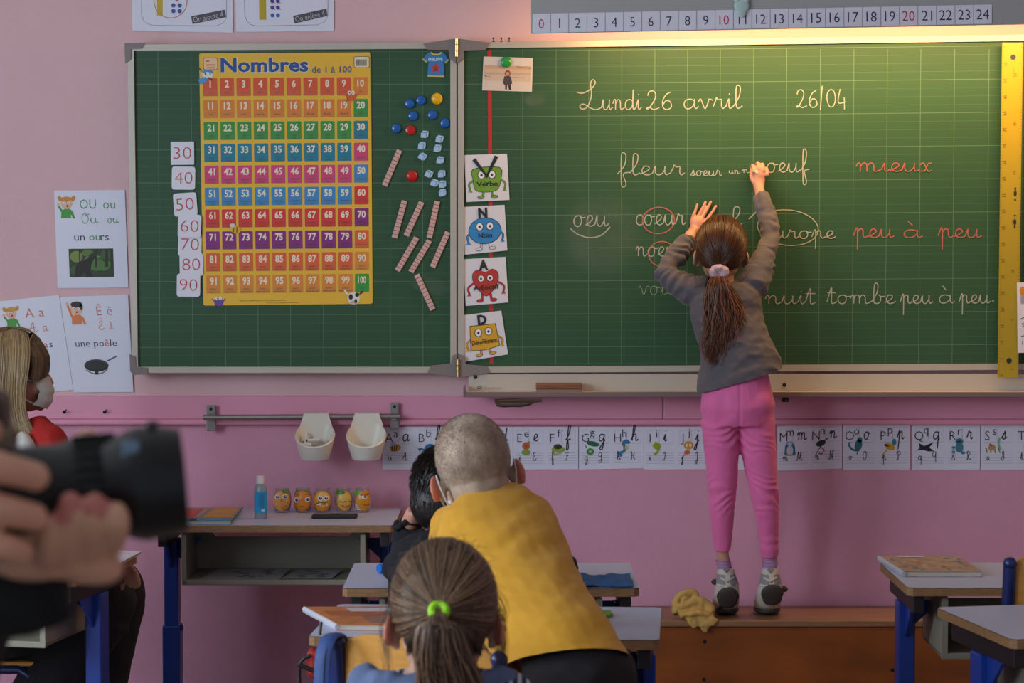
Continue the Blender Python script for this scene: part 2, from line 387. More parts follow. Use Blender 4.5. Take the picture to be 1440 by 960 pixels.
# small hooks left in the rail
m_dark = mat('dark_metal', '#2a2522', .45, metal=.6)
m_steel = mat('brushed_steel', '#9a9694', .34, metal=.85, var=.08, vscale=30)
for i, (x, y) in enumerate(((90, 579), (147, 579))):
    b = MB(); c = P(x, y, -.02); b.tube([c, c + Vector((0, -.012, 0)), c + Vector((.006, -.016, .004)), c + Vector((.010, -.014, .008))], .0022, m_dark, 6)
    b.ell(c + Vector((0, -.001, 0)), (.005, .002, .005), m_dark, seg=8, ring=6)
    tag(b.build('wall_hook', smooth=True), ('small dark hook in the pink rail near the mask' if i == 0 else 'small dark hook in the pink rail below the frying pan card'), 'hook')
c = P(1104, 562, -.018); b = MB(); b.box(c + Vector((-.01, -.008, -.006)), c + Vector((.01, 0, .006)), m_dark, .002); b.ell(c + Vector((.002, -.01, 0)), .003, m_steel, seg=8, ring=6)
tag(b.build('rail_bracket'), 'small metal catch on the pink rail right of the leggings', 'catch')

# platform
zp = .353
m_plat = mat('platform_top_wood', '#8e6a4c', .42, var=.22, vscale=5, stretch=(1, 9, 9), bump=.1, bscale=30)
m_platf = mat('platform_front_wood', '#8c4a14', .5, var=.28, vscale=4, stretch=(1.2, 5, 3), bump=.1)
m_edge = mat('platform_edge', '#6e5238', .5, var=.15, vscale=20)
xl = Z(720, 883, zp).x - .1; xr = XR
plat = thing('platform', 'long wooden teaching platform with reddish front under the blackboard', 'platform', ((xl + xr) / 2, -.2, 0))
yf = Z(1100, 872.5, zp).y + .012
for i, (x0, x1) in enumerate(((xl, 2.2), (2.205, xr))):
    b = MB(); b.box((x0, yf - .012, zp - .018), (x1, -.012, zp), m_plat, .003); b.build('top_board', plat)
    b = MB(); b.box((x0, yf, .02), (x1, yf + .018, zp - .02), m_platf); b.build('front_panel', plat)
b = MB(); b.box((xl + .02, yf + .03, 0), (xr - .02, -.02, zp - .02), m_edge); b.build('frame', plat)
b = MB()
for (x, y) in ((991, 902), (990, 955), (1255, 942)):
    q = P(x, y, yf); b.ell(q, (.006, .001, .006), m_dark, seg=8, ring=6)
b.build('knot', plat)

# ================================================================ BLACKBOARD
m_frame = mat('board_frame_aluminium', '#b9b7ab', .42, metal=.25, bump=.05)
m_brk = mat('corner_plastic', '#7f7877', .5)
m_brass = mat('brass_pin', '#d8c48a', .25, metal=.9)
YBF = -.07
def board_mat():
    m = mat('chalkboard_green', '#31553b', .5, var=.06, vscale=3, bump=.06, bscale=180); nt = m.node_tree; bs = nt.nodes['Principled BSDF']
    bs.inputs['Specular IOR Level'].default_value = .3
    return m
m_board = board_mat()
def board(name, label, TL, TR, BR, BL, right=False):
    root = thing(name, label, 'blackboard', (P(*BL, YBF).x / 2 + P(*BR, YBF).x / 2, YBF, P(*BL, YBF).z))
    q = [P(*c, YBF) for c in (TL, TR, BR, BL)]
    b = MB(); b.prism(q[::-1], (0, .025, 0), m_board); b.build('writing_surface', root)
    def lerp(a, c, t): return a + (c - a) * t
    tk = .0185; names = ('frame_top', 'frame_right', 'frame_bottom', 'frame_left')
    for i in range(4):
        a, c = q[i], q[(i + 1) % 4]
        ctr = (q[0] + q[1] + q[2] + q[3]) / 4
        d = (c - a).normalized(); n = Vector((d.z, 0, -d.x)); 
        if n.dot(ctr - a) < 0: n = -n
        b = MB(); o_ = [a, c, c + n * tk - d * tk, a + n * tk + d * tk]
        b.prism([Vector((v.x, YBF - .010, v.z)) for v in o_], (0, .04, 0), m_frame); b.build('frame_rail', root)
    return root
bl = board('folding_blackboard', 'green squared folding board wing with the yellow number poster', (180, 63), (642, 60), (642, 524), (186, 524))
br = board('blackboard', 'wide green squared blackboard with chalk cursive writing', (644, 60), (1520, 48), (1518, 519), (644, 524))
def grid(root, x0, x1, y0, y1, xs, slope, name):
    for mi_, cols in ((0, ('#547a5c', '#33664c')),):
        g = Print(YBF, .0002)
        y = 60.5 - 3 * 11.56; k = 0
        while y < y1 + 12:
            if y > y0:
                g.line([(x0, y + slope(x0, y)), ((x0 + x1) / 2, y + slope((x0 + x1) / 2, y)), (x1, y + slope(x1, y))], 0.8 if k % 4 == 0 else .55, cols[0] if k % 4 == 0 else cols[1])
            y += 11.56; k += 1
        for x in xs:
            g.line([(x + 1.0 * (720 - x) / -700 * 0, y0), (x + (720 - x) * .006, y1)], .8, cols[0], 1.5)
        g.build(name, root)
grid(bl, 190, 633, 70, 516, [222, 268.5, 315, 361, 407, 453.5, 500, 548, 594], lambda x, y: 0, 'ruled_lines')
grid(br, 651, 1440 + 70, 69, 513, [690, 735, 782, 828, 874.5, 921, 967, 1013, 1060, 1106.5, 1153.8, 1201, 1248, 1295, 1342.5, 1391, 1439, 1487], lambda x, y: -max(0, x - 760) * .012 * (1 - (y - 60) / 900), 'ruled_lines')
# corner brackets and hinges
def poly3(root, name, pts, Y, m, th=.008):
    b = MB(); b.prism([P(x, y, Y) for x, y in pts], (0, th, 0), m); return b.build(name, root)
poly3(bl, 'corner_bracket', [(175, 61), (204, 60), (199, 68), (184, 69), (184, 84), (176, 89)], -.084, m_brk)
poly3(bl, 'corner_bracket', [(182, 498), (190, 501), (191, 515), (207, 517), (208, 526), (188, 527), (183, 522)], -.084, m_brk)
hinge_l = [(595, 61), (638, 54.5), (641, 54.5), (641, 89), (632, 82), (631, 70), (601, 70)]
hinge_r = [(642.5, 54.5), (646, 54.5), (688, 60), (683, 70), (652, 71), (651, 83), (642.5, 89)]
poly3(bl, 'hinge_plate', hinge_l, -.086, m_brk); poly3(br, 'hinge_plate', hinge_r, -.086, m_brk)
hb_l = [(601, 524), (606, 514), (634, 511), (636, 500), (643, 497), (643, 530), (636, 529)]
hb_r = [(644.5, 497), (654, 501), (655, 512), (684, 515), (689, 524), (652, 529.5), (644.5, 530)]
poly3(bl, 'hinge_plate', hb_l, -.086, m_brk); poly3(br, 'hinge_plate', hb_r, -.086, m_brk)
for y0, y1, x in ((54, 80, 641.8), (505, 530, 643.8)):
    b = MB(); n = 3; h = (y1 - y0) / n
    for k in range(n): b.tube([P(x, y0 + k * h + .4, -.09), P(x, y0 + (k + 1) * h - .4, -.09)], .0055, m_brass, 10)
    b.build('hinge_pin', br, smooth=True)
# clips on top of the frame
for x in (694, 705, 716):
    b = MB(); c = P(x, 60, -.075); b.box(c + Vector((-.005, -.004, 0)), c + Vector((.005, .004, .004)), m_dark, .001); b.tube([c, c + Vector((0, 0, .012))], .0018, m_dark, 6); b.ell(c + Vector((0, 0, .013)), .003, m_dark, seg=8, ring=6)
    tag(b.build('small_hook'), {694: 'small dark peg on the board frame, nearest the hinge', 705: 'small dark peg on the board frame, middle of three', 716: 'small dark peg on the board frame, farthest from the hinge'}[x], 'hook', 'pegs on top of the board frame')
# chalk writing
W_, R_ = '#aaaea0', '#ae6258'
wr = Print(YBF, .0006)
def cw(t, x, y, xh, wpx, col=W_, wd=1.6, **k):
    q = Print(YBF, .0006); q.cursive(t, x, y, xh, col, wd * .76, width=wpx, **k); q.build('chalk_word', br)
cw('L', 811, 154, 14, 38, wd=1.9); cw('undi', 846, 154, 14, 56, wd=1.8)
cw('26', 908, 154, 13, 40, wd=1.8); cw('avril', 961, 153, 13.5, 83, wd=1.8, rot=-.01)
cw('26/04', 1119, 151.5, 12.5, 74, wd=1.7, rot=-.02)
cw('fleur', 868, 246, 12.5, 95, wd=1.7); cw('soeur', 971, 247, 7, 44, wd=1.6); cw('un', 1025, 244, 4.5, 15, wd=1.3); cw('n', 1044, 243, 4.5, 10, wd=1.3)
cw('oeuf', 1078, 242, 13, 60, wd=1.9)
cw('mieux', 1204, 241, 12, 112, R_, 1.9)
cw('oeu', 806, 318, 15, 50, wd=2.0); wr.line([(802, 321), (812, 329), (828, 334), (845, 331), (858, 319)], 1.5, W_, smooth=True)
cw('coeur', 894, 316, 14, 70, wd=1.9); wr.ring(926, 310, 22.5, 18.5, 1.7, R_, 2, rot=-.1)
cw('l', 1026, 317, 11, 18, wd=1.8); wr.line([(1053, 308), (1063, 298)], 1.8, W_)
cw('Europe', 1066, 335, 10.5, 109, wd=1.9); wr.ring(1108, 320, 43, 25, 1.4, '#a9b095', 2, rot=.1)
cw('peu', 1200, 334, 12, 58, R_, 2.2); cw('à', 1270, 334, 11, 27, R_, 2.0); cw('peu', 1319, 334, 12, 62, R_, 2.0)
cw('noeud', 894, 360, 13, 74, wd=1.7); wr.ring(931, 357, 19, 17.5, 1.6, '#b4684f', 2)
cw('vole', 898, 414, 12, 52, '#84977f', 1.5)
cw('la', 1038, 427, 11, 32, '#aab296', 1.6)
cw('nuit', 1076, 427, 11.5, 72, wd=1.6); cw('tombe', 1163, 426.5, 12, 96, wd=1.7); cw('peu', 1266, 426.5, 11.5, 46, wd=1.8); cw('à', 1320, 426, 11.5, 22, wd=1.7); cw('peu', 1349, 426, 11.5, 44, wd=1.8)
wr.line([(1395.5, 423.5), (1397.5, 422)], 2.2, W_)
wr.build('chalk_marks', br)
# chalk dust left by the sponge, and one large painted haze of glare
def dust_glare_mat():
    m = bpy.data.materials.new('chalk_dust_and_glare'); m.use_nodes = True; nt = m.node_tree; bs = nt.nodes['Principled BSDF']
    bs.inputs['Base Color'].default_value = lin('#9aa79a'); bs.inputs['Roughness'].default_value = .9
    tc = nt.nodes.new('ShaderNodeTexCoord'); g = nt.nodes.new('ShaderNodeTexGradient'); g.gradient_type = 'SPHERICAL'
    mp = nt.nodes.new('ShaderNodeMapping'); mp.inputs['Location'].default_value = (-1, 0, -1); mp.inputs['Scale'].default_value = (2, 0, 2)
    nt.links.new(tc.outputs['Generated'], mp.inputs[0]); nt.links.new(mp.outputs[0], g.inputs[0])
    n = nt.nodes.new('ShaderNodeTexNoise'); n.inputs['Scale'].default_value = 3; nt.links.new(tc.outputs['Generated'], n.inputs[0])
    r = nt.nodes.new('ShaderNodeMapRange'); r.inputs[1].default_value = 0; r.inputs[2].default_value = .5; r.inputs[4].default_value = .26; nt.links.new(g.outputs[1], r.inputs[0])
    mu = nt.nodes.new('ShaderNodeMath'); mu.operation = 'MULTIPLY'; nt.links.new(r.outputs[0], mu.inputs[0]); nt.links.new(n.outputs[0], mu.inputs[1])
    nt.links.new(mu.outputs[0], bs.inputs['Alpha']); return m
dm = dust_glare_mat()
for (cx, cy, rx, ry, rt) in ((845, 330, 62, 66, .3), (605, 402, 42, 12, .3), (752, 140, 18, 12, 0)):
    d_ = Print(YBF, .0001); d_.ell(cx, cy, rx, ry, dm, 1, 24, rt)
    d_.build('smudge_and_glare', bl if cx < 640 else br)
# red margin tape
b = MB(); b.prism([P(685.5, 70, YBF - .001), (P(691, 70, YBF - .001)), P(694, 512, YBF - .001), P(688.5, 512, YBF - .001)], (0, .0008, 0), flat('#b5291d')); b.build('red_margin_line', br)

# chalk tray
tl, tr2 = P(659, 530, -.07).x, 1.72
zt = P(0, 525.5, -.07).z; zf = P(700, 542, -.075).z
tray = thing('chalk_tray', 'long pale metal chalk tray under the wide blackboard', 'chalk tray', ((tl + tr2) / 2, -.1, zf))
m_tray = mat('tray_aluminium', '#bdb8ae', .45, metal=.15, bump=.04)
m_trayf = mat('tray_front_edge', '#7b6a6c', .5)
yl = P(0, 551, 0).y
zfl = P(700, 551, -.172).z - .003; zbo = P(700, 558.5, -.172).z
b = MB(); b.box((tl, -.078, zfl), (tr2, -.070, zt), m_tray, .001); b.build('back_plate', tray)
b = MB(); b.box((tl - .008, -.165, zfl - .004), (tr2, -.070, zfl), m_tray, .001); b.build('shelf', tray)
b = MB(); b.box((tl - .008, -.172, zbo), (tr2, -.1652, zfl + .003), m_trayf, .002); b.box((tl - .0145, -.172, zbo), (tl - .0082, -.0785, zfl + .018), m_trayf, .002); b.build('front_edge', tray)
b = MB(); c = P(668.5, 530, -.079); b.ell(c, (.006, .003, .006), m_dark, seg=10, ring=6); b.build('screw', tray)
b = MB(); c = P(1103, 541, -.079); b.ell(c, (.006, .003, .006), m_dark, seg=10, ring=6); b.build('screw', tray)
pr = Print(-.0785, .0003); pr.ring(674.5, 545, 3, 1.6, 1, '#5a5450', 1, 12); pr.text('Reunisa', 681, 547, 3.6, '#8f8a84', 1, anchor='l', width=25); pr.build('maker_lettering', tray)
# eraser
zs = zfl
c0 = P(754, 545, -.12); c1 = P(818, 545, -.12)
er = thing('board_eraser', 'brown wooden board eraser lying in the chalk tray', 'eraser', ((c0.x + c1.x) / 2, -.12, zs))
m_erw = mat('eraser_wood', '#7a5238', .6, var=.2, vscale=20, stretch=(1, 4, 8)); m_felt = mat('eraser_felt', '#8f7564', .95, bump=.5, bscale=300)
b = MB(); b.box((c0.x, -.145, zs), (c1.x, -.095, zs + .010), m_felt, .002); b.build('felt', er)
b = MB(); b.box((c0.x - .001, -.147, zs + .010), (c1.x + .001, -.093, zs + .026), m_erw, .003); b.build('wooden_back', er)

# ================================================================ LAMP + NUMBER STRIP
YL = -.50
lx0 = P(747, 40, YL).x; lx1 = 1.95; zlo = P(747, 47, YL).z; zro = P(1440, 34, YL).z; slp = (zro - zlo) / (P(1440, 34, YL).x - lx0)
lamp = thing('board_lamp', 'long grey lamp housing above the blackboard casting warm light', 'lamp', ((lx0 + lx1) / 2, YL / 2, zlo))
m_house = mat('lamp_housing_grey', '#a5a8a6', .5)
m_refl = mat('lamp_reflector', '#e8e4d8', .4)
zl1 = zlo + slp * (lx1 - lx0)
b = MB(); b.prism([Vector((lx0, YL, zlo)), Vector((lx1, YL, zl1)), Vector((lx1, YL, zl1 + .22)), Vector((lx0, YL, zlo + .22))], (0, .012, 0), m_house); b.build('front_panel', lamp)
b = MB(); b.prism([Vector((lx0 + .03, YL + .012, zlo + .2)), Vector((lx1, YL + .012, zl1 + .2)), Vector((lx1, YL + .012, zl1 + .22)), Vector((lx0 + .03, YL + .012, zlo + .22))], (0, .30, 0), m_refl); b.build('reflector', lamp)
b = MB(); b.tube([(lx0 + .25, -.37, zlo + .12), (lx1 - .1, -.37, zl1 + .12)], .013, mat('glowing_tube', '#ffd9a0', .4, emit=2.5), 10); b.build('tube', lamp)
b = MB()
for x in (lx0 + .4, lx1 - .3): b.box((x - .02, YL + .012, zlo + .225), (x + .02, 0, zlo + .25), m_house)
b.build('wall_arm', lamp)
# number strip: 25 cards taped side by side
nb = thing('number_line', 'white number line from 0 to 24 taped along the lamp', 'number line', ((P(1070, 40, YL).x), YL - .002, P(1070, 40, YL).z))
m_card = mat('laminated_paper', '#dfe2ee', .28)
x = 749.0
for i in range(25):
    wd = 25.6 + .022 * i; x1 = x + wd
    s0 = 46.5 - (x - 749) * .0205; s1 = 46.5 - (x1 - 749) * .0205
    b = MB(); b.prism([P(x, s0, YL - .0025), P(x1 - .8, s1, YL - .0025), P(x1 - .8, s1 - 27, YL - .0025), P(x, s0 - 27, YL - .0025)], (0, .0015, 0), m_card); co = b.build('number_card', nb)
    pr = Print(YL - .0025); xc = (x + x1) / 2 - .5; col = '#b8324a' if i in (0, 10, 20) else '#22254a'
    pr.text(str(i), xc, s0 - 6.5, 13.5 + (1 if i > 14 else 0) * .8, col, 1, bold=-.005, width=(None if i > 9 else None), rot=-.01, xs=.92)
    pr.build('numeral', co)
    x = x1
# little frog peg over the strip
fc = P(1043, 8, YL - .008)
fr = thing('frog_clip', 'pale blue frog shaped clip above number eleven', 'clip', fc)
m_frog = mat('frog_felt', '#b4cfcc', .7)
b = MB(); b.ell(fc, (.022, .006, .02), m_frog); b.ell(fc + Vector((-.012, 0, .018)), (.011, .006, .011), m_frog); b.ell(fc + Vector((.012, 0, .018)), (.011, .006, .011), m_frog); b.ell(fc + Vector((0, 0, -.02)), (.013, .005, .014), m_frog); b.build('body', fr, smooth=True)
for s in (-1, 1):
    b = MB(); b.ell(fc + Vector((s * .012, -.006, .019)), (.006, .003, .006), flat('#e6e8e6')); b.ell(fc + Vector((s * .012, -.0088, .018)), (.0025, .001, .003), flat('#2a2a2a')); b.build('eye', fr)

# ================================================================ FLAT THINGS ON THE BOARDS
def card(name, label, cat, corners, Y, m, th=.0012, group=None, lift=0, rnd=0):
    """corners TL TR BR BL; the root is an Empty, the sheet its first part"""
    q = [P(*c, Y) for c in corners]; ctr = (q[0] + q[1] + q[2] + q[3]) / 4
    root = thing(name, label, cat, ctr, group=group)
    pts = []
    if rnd:
        for i in range(4):
            a, p_, c = Vector(corners[i - 1]), Vector(corners[i]), Vector(corners[(i + 1) % 4])
            u, v = (a - p_).normalized() * rnd, (c - p_).normalized() * rnd
            for k in range(4):
                t = k / 3; pts.append((p_ + u) * (1 - t) ** 2 + p_ * 2 * t * (1 - t) + (p_ + v) * t ** 2)
        pts = [P(a.x, a.y, Y) for a in pts]
    else: pts = q
    b = MB(); b.prism(pts, (0, th, 0), m); b.build('sheet', root)
    return root
def uvmap(corners):
    TL, TR, BR, BL = [Vector(c) for c in corners]
    def f(u, v): p_ = (TL * (1 - u) + TR * u) * (1 - v) + (BL * (1 - u) + BR * u) * v; return (p_.x, p_.y)
    return f
class UVPrint(Print):
    """print whose coordinates are fractions of a card: u right, v down, scaled by its size in photo units"""
    def __init__(s, corners, w, h, Y, step=.0004):
        super().__init__(Y, step); f = uvmap(corners); s.proj = lambda x, y, o: P(*f(x / w, y / h), Y - o)
Yc = YBF - .0035
# poster
pc = [(280, 75), (521.5, 73.5), (524, 427), (286, 429.5)]
m_poster = mat('poster_paper', '#e8bc3a', .3)
po = card('number_poster', 'yellow number poster from 1 to 100 on the left board wing', 'poster', pc, Yc, m_poster, .002, rnd=3)
pr = UVPrint(pc, 241, 354, Yc)
fr_units = "un deux trois quatre cinq six sept huit neuf dix onze douze treize quatorze quinze seize dix-sept dix-huit dix-neuf vingt".split()
tens = {2: 'vingt', 3: 'trente', 4: 'quarante', 5: 'cinquante', 6: 'soixante', 8: 'quatre-vingt'}
def word(n):
    if n <= 20: return [fr_units[n - 1]]
    if n == 100: return ['cent']
    t = n // 10
    if t == 7: return ['soixante', 'et onze' if n == 71 else fr_units[n - 61]]
    if t == 9: return ['quatre-', 'vingt-' + fr_units[n - 81]]
    r = n % 10
    if r == 0: return [tens[t]]
    if t == 8: return ['quatre-', 'vingt-' + fr_units[r - 1]]
    return [tens[t], ('et un' if r == 1 else fr_units[r - 1])]
rowc = ['#d9552f', '#dd8230', '#35953f', '#14819a', '#d0437a', '#3a8cc6', '#d63530', '#86267f', '#dd6030', '#dd8a32', '#35953f']
rowd = ['#d0603c', '#d68238', '#3f9247', '#1c7f98', '#c84878', '#3f88bc', '#c83a34', '#7e2e78', '#d26638', '#d58a3a', '#35953f']
for n in range(1, 101):
    r, c = (n - 1) // 10, (n - 1) % 10; k = r + (1 if c == 9 else 0)
    cx = 14.8 + c * 23.5; cy = 47.5 + r * 30.75
    pr.rect(cx - 10, cy - 12.7, cx + 10, cy + 12.8, rowc[k], 1, 1.5)
    pr.rect(cx - 10, cy + 4, cx + 10, cy + 12.8, rowd[k], 1.5, 1.0)
    pr.text(str(n), cx, cy + .3, 9.3, '#efe6cf', 2, bold=.03, xs=(.86 if n < 100 else .66), res=2)
    ws = word(n)
    for i, t_ in enumerate(ws):
        pr.text(t_, cx, cy + 7.6 + (0 if len(ws) == 1 else (i * 3.9 - .9)) + 1.0, 2.3, '#4a2a22', 2, res=1)
pr.text('Nombres', 30, 26.2, 19, '#e9dfb8', 1, bold=.055, anchor='l', width=124)
pr.text('Nombres', 30, 26, 19, '#1f5098', 2, bold=.03, anchor='l', width=123)
pr.text('de 1 à 100', 158, 28, 8.6, '#27508f', 2, bold=.008, anchor='l', width=56)
pr.rect(5.5, 6, 26, 23.5, '#a8442c', 1, 2.5); pr.rect(6.3, 6.8, 25.2, 22.7, '#e9c79a', 1.5, 2.2)
for y, a, b_ in ((11, 9, 14), (16.5, 9, 23), (20.5, 10, 22)): pr.line([(a, y), (b_, y)], 1.6, '#a8442c', 2)
pr.rect(217, 5.5, 239, 22, '#5a5040', 1, 2.5); pr.rect(217.8, 6.3, 238.2, 21.2, '#e6dcc0', 1.5, 2)
for k in range(14): pr.line([(221 + k * 1.05, 10), (221 + k * 1.05, 19)], .5 if k % 3 else .8, '#2a2a2a', 2)
# little animals of the poster
def critter(pr, cx, cy, s, col, spots=False, L=3):
    pr.ell(cx, cy, 6 * s, 5.5 * s, col, L); pr.ell(cx - 2.2 * s, cy - 4.5 * s, 2 * s, 2.4 * s, '#f0ece0', L + .5, 10); pr.ell(cx + 2.2 * s, cy - 4.5 * s, 2 * s, 2.4 * s, '#f0ece0', L + .5, 10)
    pr.ell(cx - 1.8 * s, cy - 4.2 * s, .8 * s, .9 * s, '#222222', L + 1, 8); pr.ell(cx + 2 * s, cy - 4.2 * s, .8 * s, .9 * s, '#222222', L + 1, 8)
    for q in (-1, 1): pr.line([(cx + q * 5 * s, cy), (cx + q * 9 * s, cy - 4 * s)], 1.3 * s, col, L); pr.line([(cx + q * 4 * s, cy + 3 * s), (cx + q * 6 * s, cy + 7 * s)], 1.5 * s, col, L)
critter(pr, 213, 62, 1.2, '#d2622c')
critter(pr, 22, 349, 1.1, '#6a4a98')
pr.ell(214, 346, 9, 9, '#e8e4da', 3); pr.ell(210, 344, 3, 4, '#222222', 3.5); pr.ell(219, 341, 3, 3, '#222222', 3.5); pr.ell(214, 352, 5, 3, '#c8beb0', 3.5); pr.ell(217, 350, 2, 3, '#222222', 4); pr.line([(205, 340), (201, 334)], 2.4, '#e8e4da', 3); pr.line([(223, 340), (227, 336)], 2.4, '#222222', 3)
# blue animal by number one
pr.ell(11, 30, 8, 5, '#e4e4dc', 3, rot=.2); pr.line([(4, 27), (11, 24.5), (19, 27)], 3.4, '#4a92cc', 3.5, smooth=True); pr.ell(5, 38, 6.5, 4, '#4a9ad0', 3.2, rot=-.5); pr.line([(-1, 40), (6, 37)], 7, '#4a9ad0', 3)
pr.ell(8, 29, 1, 1.3, '#222222', 4, 8); pr.ell(15, 29, 1, 1.3, '#222222', 4, 8); pr.line([(3, 25), (0, 21)], 1.8, '#3a3a3a', 3); pr.line([(12, 34), (18, 38)], 2, '#5a3a30', 3.6)
# bee
pr.ell(47.5, 248, 7, 5.5, '#e8b824', 3, rot=.3); pr.line([(45, 244), (44.5, 252)], 1.3, '#3a2a18', 3.5); pr.line([(49.5, 244), (49, 253)], 1.3, '#3a2a18', 3.5); pr.ell(43, 242, 4, 3, '#d8d4cc', 3.7); pr.ell(53, 248, 2.6, 2.6, '#e8b824', 3.6); pr.ell(54, 247.4, .7, .7, '#222222', 4, 8)
pr.text('affiche des nombres, grille de 1 à 100, tableau de numération', 52, 348.5, 1.7, '#5a4010', 2, anchor='l', width=66, res=1)
pr.text('à lire et à compter en classe', 90, 351.8, 1.7, '#5a4010', 2, anchor='l', width=46, res=1)
pr.build('printed_grid', po)

# number cards at the left of the poster
for n, cx, cy, rt in ((30, 256.5, 215.5, -.01), (40, 258, 250.5, .01), (50, 260.5, 287.5, -.07), (60, 266.5, 318, .03), (70, 267, 344, .02), (80, 269, 372, -.02), (90, 265, 401, .01)):
    h = 16.4; c_, s_ = math.cos(rt), math.sin(rt)
    cs = [(cx + c_ * a - s_ * b_, cy + s_ * a + c_ * b_) for a, b_ in ((-h, -h), (h, -h), (h, h * .98), (-h, h * .98))]
    Yn = Yc - .002 - (.0022 * ((n - 30) // 10 % 2 if n > 50 else 0)) - (.004 if n == 60 else 0) - (0.002 if n == 90 else 0)
    r_ = card('number_tile', 'white magnetic tile with the red number ' + {30: 'thirty', 40: 'forty', 50: 'fifty', 60: 'sixty', 70: 'seventy', 80: 'eighty', 90: 'ninety'}[n], 'number tile', cs, Yn, m_card, .002, 'number tiles beside the poster', rnd=1.2 if n == 30 else 4)
    pp = Print(Yn); pp.text(str(n), cx, cy + 8, 17.2, '#bd3c38', 1, bold=-.018, rot=rt, res=3, width=25); pp.build('numeral', r_)

# magnets
def magnet(x, y, r, col, label, Y=YBF):
    c = P(x, y, Y); rr = r * .00215
    b = MB(); b.lathe([(rr * .92, 0), (rr, -.001), (rr, -.006), (rr * .85, -.009), (rr * .45, -.0105), (0, -.011)], c, mat('magnet_' + col.strip('#'), col, .18), 24, 'y')
    return tag(b.build('magnet', smooth=True), label, 'magnet', 'round magnets on the left board wing' if x < 640 else None)
Bm = '#1f5fb0'
magnet(576.3, 146, 7, Bm, 'blue round magnet, left end of the top row beside the poster')
magnet(592, 141, 7, Bm, 'blue round magnet nearest the yellow magnet')
magnet(614.5, 139, 8, '#e8b41c', 'yellow round magnet on the left board wing')
magnet(581, 163, 7, Bm, 'blue round magnet above the upper red magnet')
magnet(608.5, 161.5, 7, Bm, 'blue round magnet straight below the yellow magnet')
magnet(626, 173, 7, Bm, 'blue round magnet touching the board frame')
magnet(557.5, 180.5, 7, Bm, 'blue round magnet beside the poster, lowest of the blue ones')
magnet(577, 183, 7.3, '#b92420', 'red round magnet among the blue magnets')
magnet(579, 247.5, 8, '#b92420', 'red round magnet standing alone below the others')
# unit cubes drawn in perspective (flat hexagonal blocks)
m_cube = mat('cube_light_blue', '#a9cdf0', .4)
for i, (x, y, a) in enumerate(((597, 189, .1), (618, 195.5, .2), (593, 205, .1), (615, 208.5, .1), (594, 220, .6), (619, 225, .15), (603, 244.5, .4), (621, 244.5, 0), (611, 257, .4), (622, 259, 0), (622, 271, -.1))):
    rt = Matrix.Rotation(a, 3, 'Y'); c = P(x, y, YBF); root = thing('unit_cube', ['topmost', 'second from the top', 'third from the top', 'fourth from the top, right hand', 'fifth from the top, by itself at left', 'sixth, right of the tilted one', 'first of the lower cluster', 'upper right of the lower cluster', 'middle of the lower cluster', 'touching the middle one of the lower cluster', 'lowest'][i] + ' light blue counting cube on the board', 'counting cube', c, group='light blue counting cubes')
    s = .0105; b = MB()
    pts = [(-s, -s), (s * .55, -s), (s * 1.1, -s * .5), (s * 1.1, s * 1.05), (-s * .45, s * 1.05), (-s, s * .5)]
    b.prism([c + rt @ Vector((p[0], -.006, p[1])) for p in pts], (0, .006, 0), m_cube); b.build('block', root)
    pr = MB()
    for (p0, p1) in (((-s, s * .5), (s * .55, s * .5)), ((s * .55, -s), (s * .55, s * .5)), ((s * .55, s * .5), (s * 1.1, s * 1.05))):
        a0 = c + rt @ Vector((p0[0], -.0064, p0[1])); a1 = c + rt @ Vector((p1[0], -.0064, p1[1])); pr.tube([a0, a1], .0007, flat('#5f88b8'), 4)
    pr.build('edge_line', root)
# ten bars
m_bar = mat('rod_pink', '#d3aba6', .5); m_barl = flat('#9c5f5f')
BL_ = ['upper left pink counting rod, beside the lone red magnet', 'pink counting rod nearest the poster in the middle row', 'pink counting rod, second in the middle row', 'pink counting rod, third in the middle row, below the cubes', 'pink counting rod leaning against the board frame', 'pink counting rod in the lower row nearest the poster', 'pink counting rod in the lower row, crossing towards the middle', 'lowest pink counting rod, leaning the other way']
for i, (a, c) in enumerate((((562, 211), (540.5, 261.5)), ((569, 282), (554.5, 335)), ((593, 284), (571, 332)), ((615, 283), (603.5, 335)), ((630, 326), (608, 376)), ((586, 334), (558.5, 381)), ((604, 338), (577.5, 383)), ((586, 386), (609, 436)))):
    A_, B_ = P(*a, YBF - .005), P(*c, YBF - .005); d = (B_ - A_); Ln = d.length; d.normalize(); n = Vector((d.z, 0, -d.x))
    root = thing('ten_rod', BL_[i], 'counting rod', (A_ + B_) / 2, group='pink counting rods')
    hw = .0098; M = Matrix((d, Vector((0, 1, 0)), n)).transposed().to_4x4(); M.translation = A_
    b = MB(); b.box((-.002, 0, -hw), (Ln + .002, .005, hw), m_barl); b.build('backing', root)
    base = None
    for k in range(10):
        if base is None:
            bb = MB(); bb.box((0, -.0025, -hw + .0012), (Ln / 10 - .0012, .0, hw - .0012), m_bar, .0008, seg=1)
            me_o = mesh_obj('cube_segment', bb.v, bb.f, bb.mats, root, bb.m, local=True); base = me_o
        else: me_o = base.copy(); C.objects.link(me_o)
        me_o.parent = root; Mk = M.copy(); Mk.translation = A_ - (A_ + B_) / 2 + d * (Ln / 10 * k); me_o.matrix_local = Mk
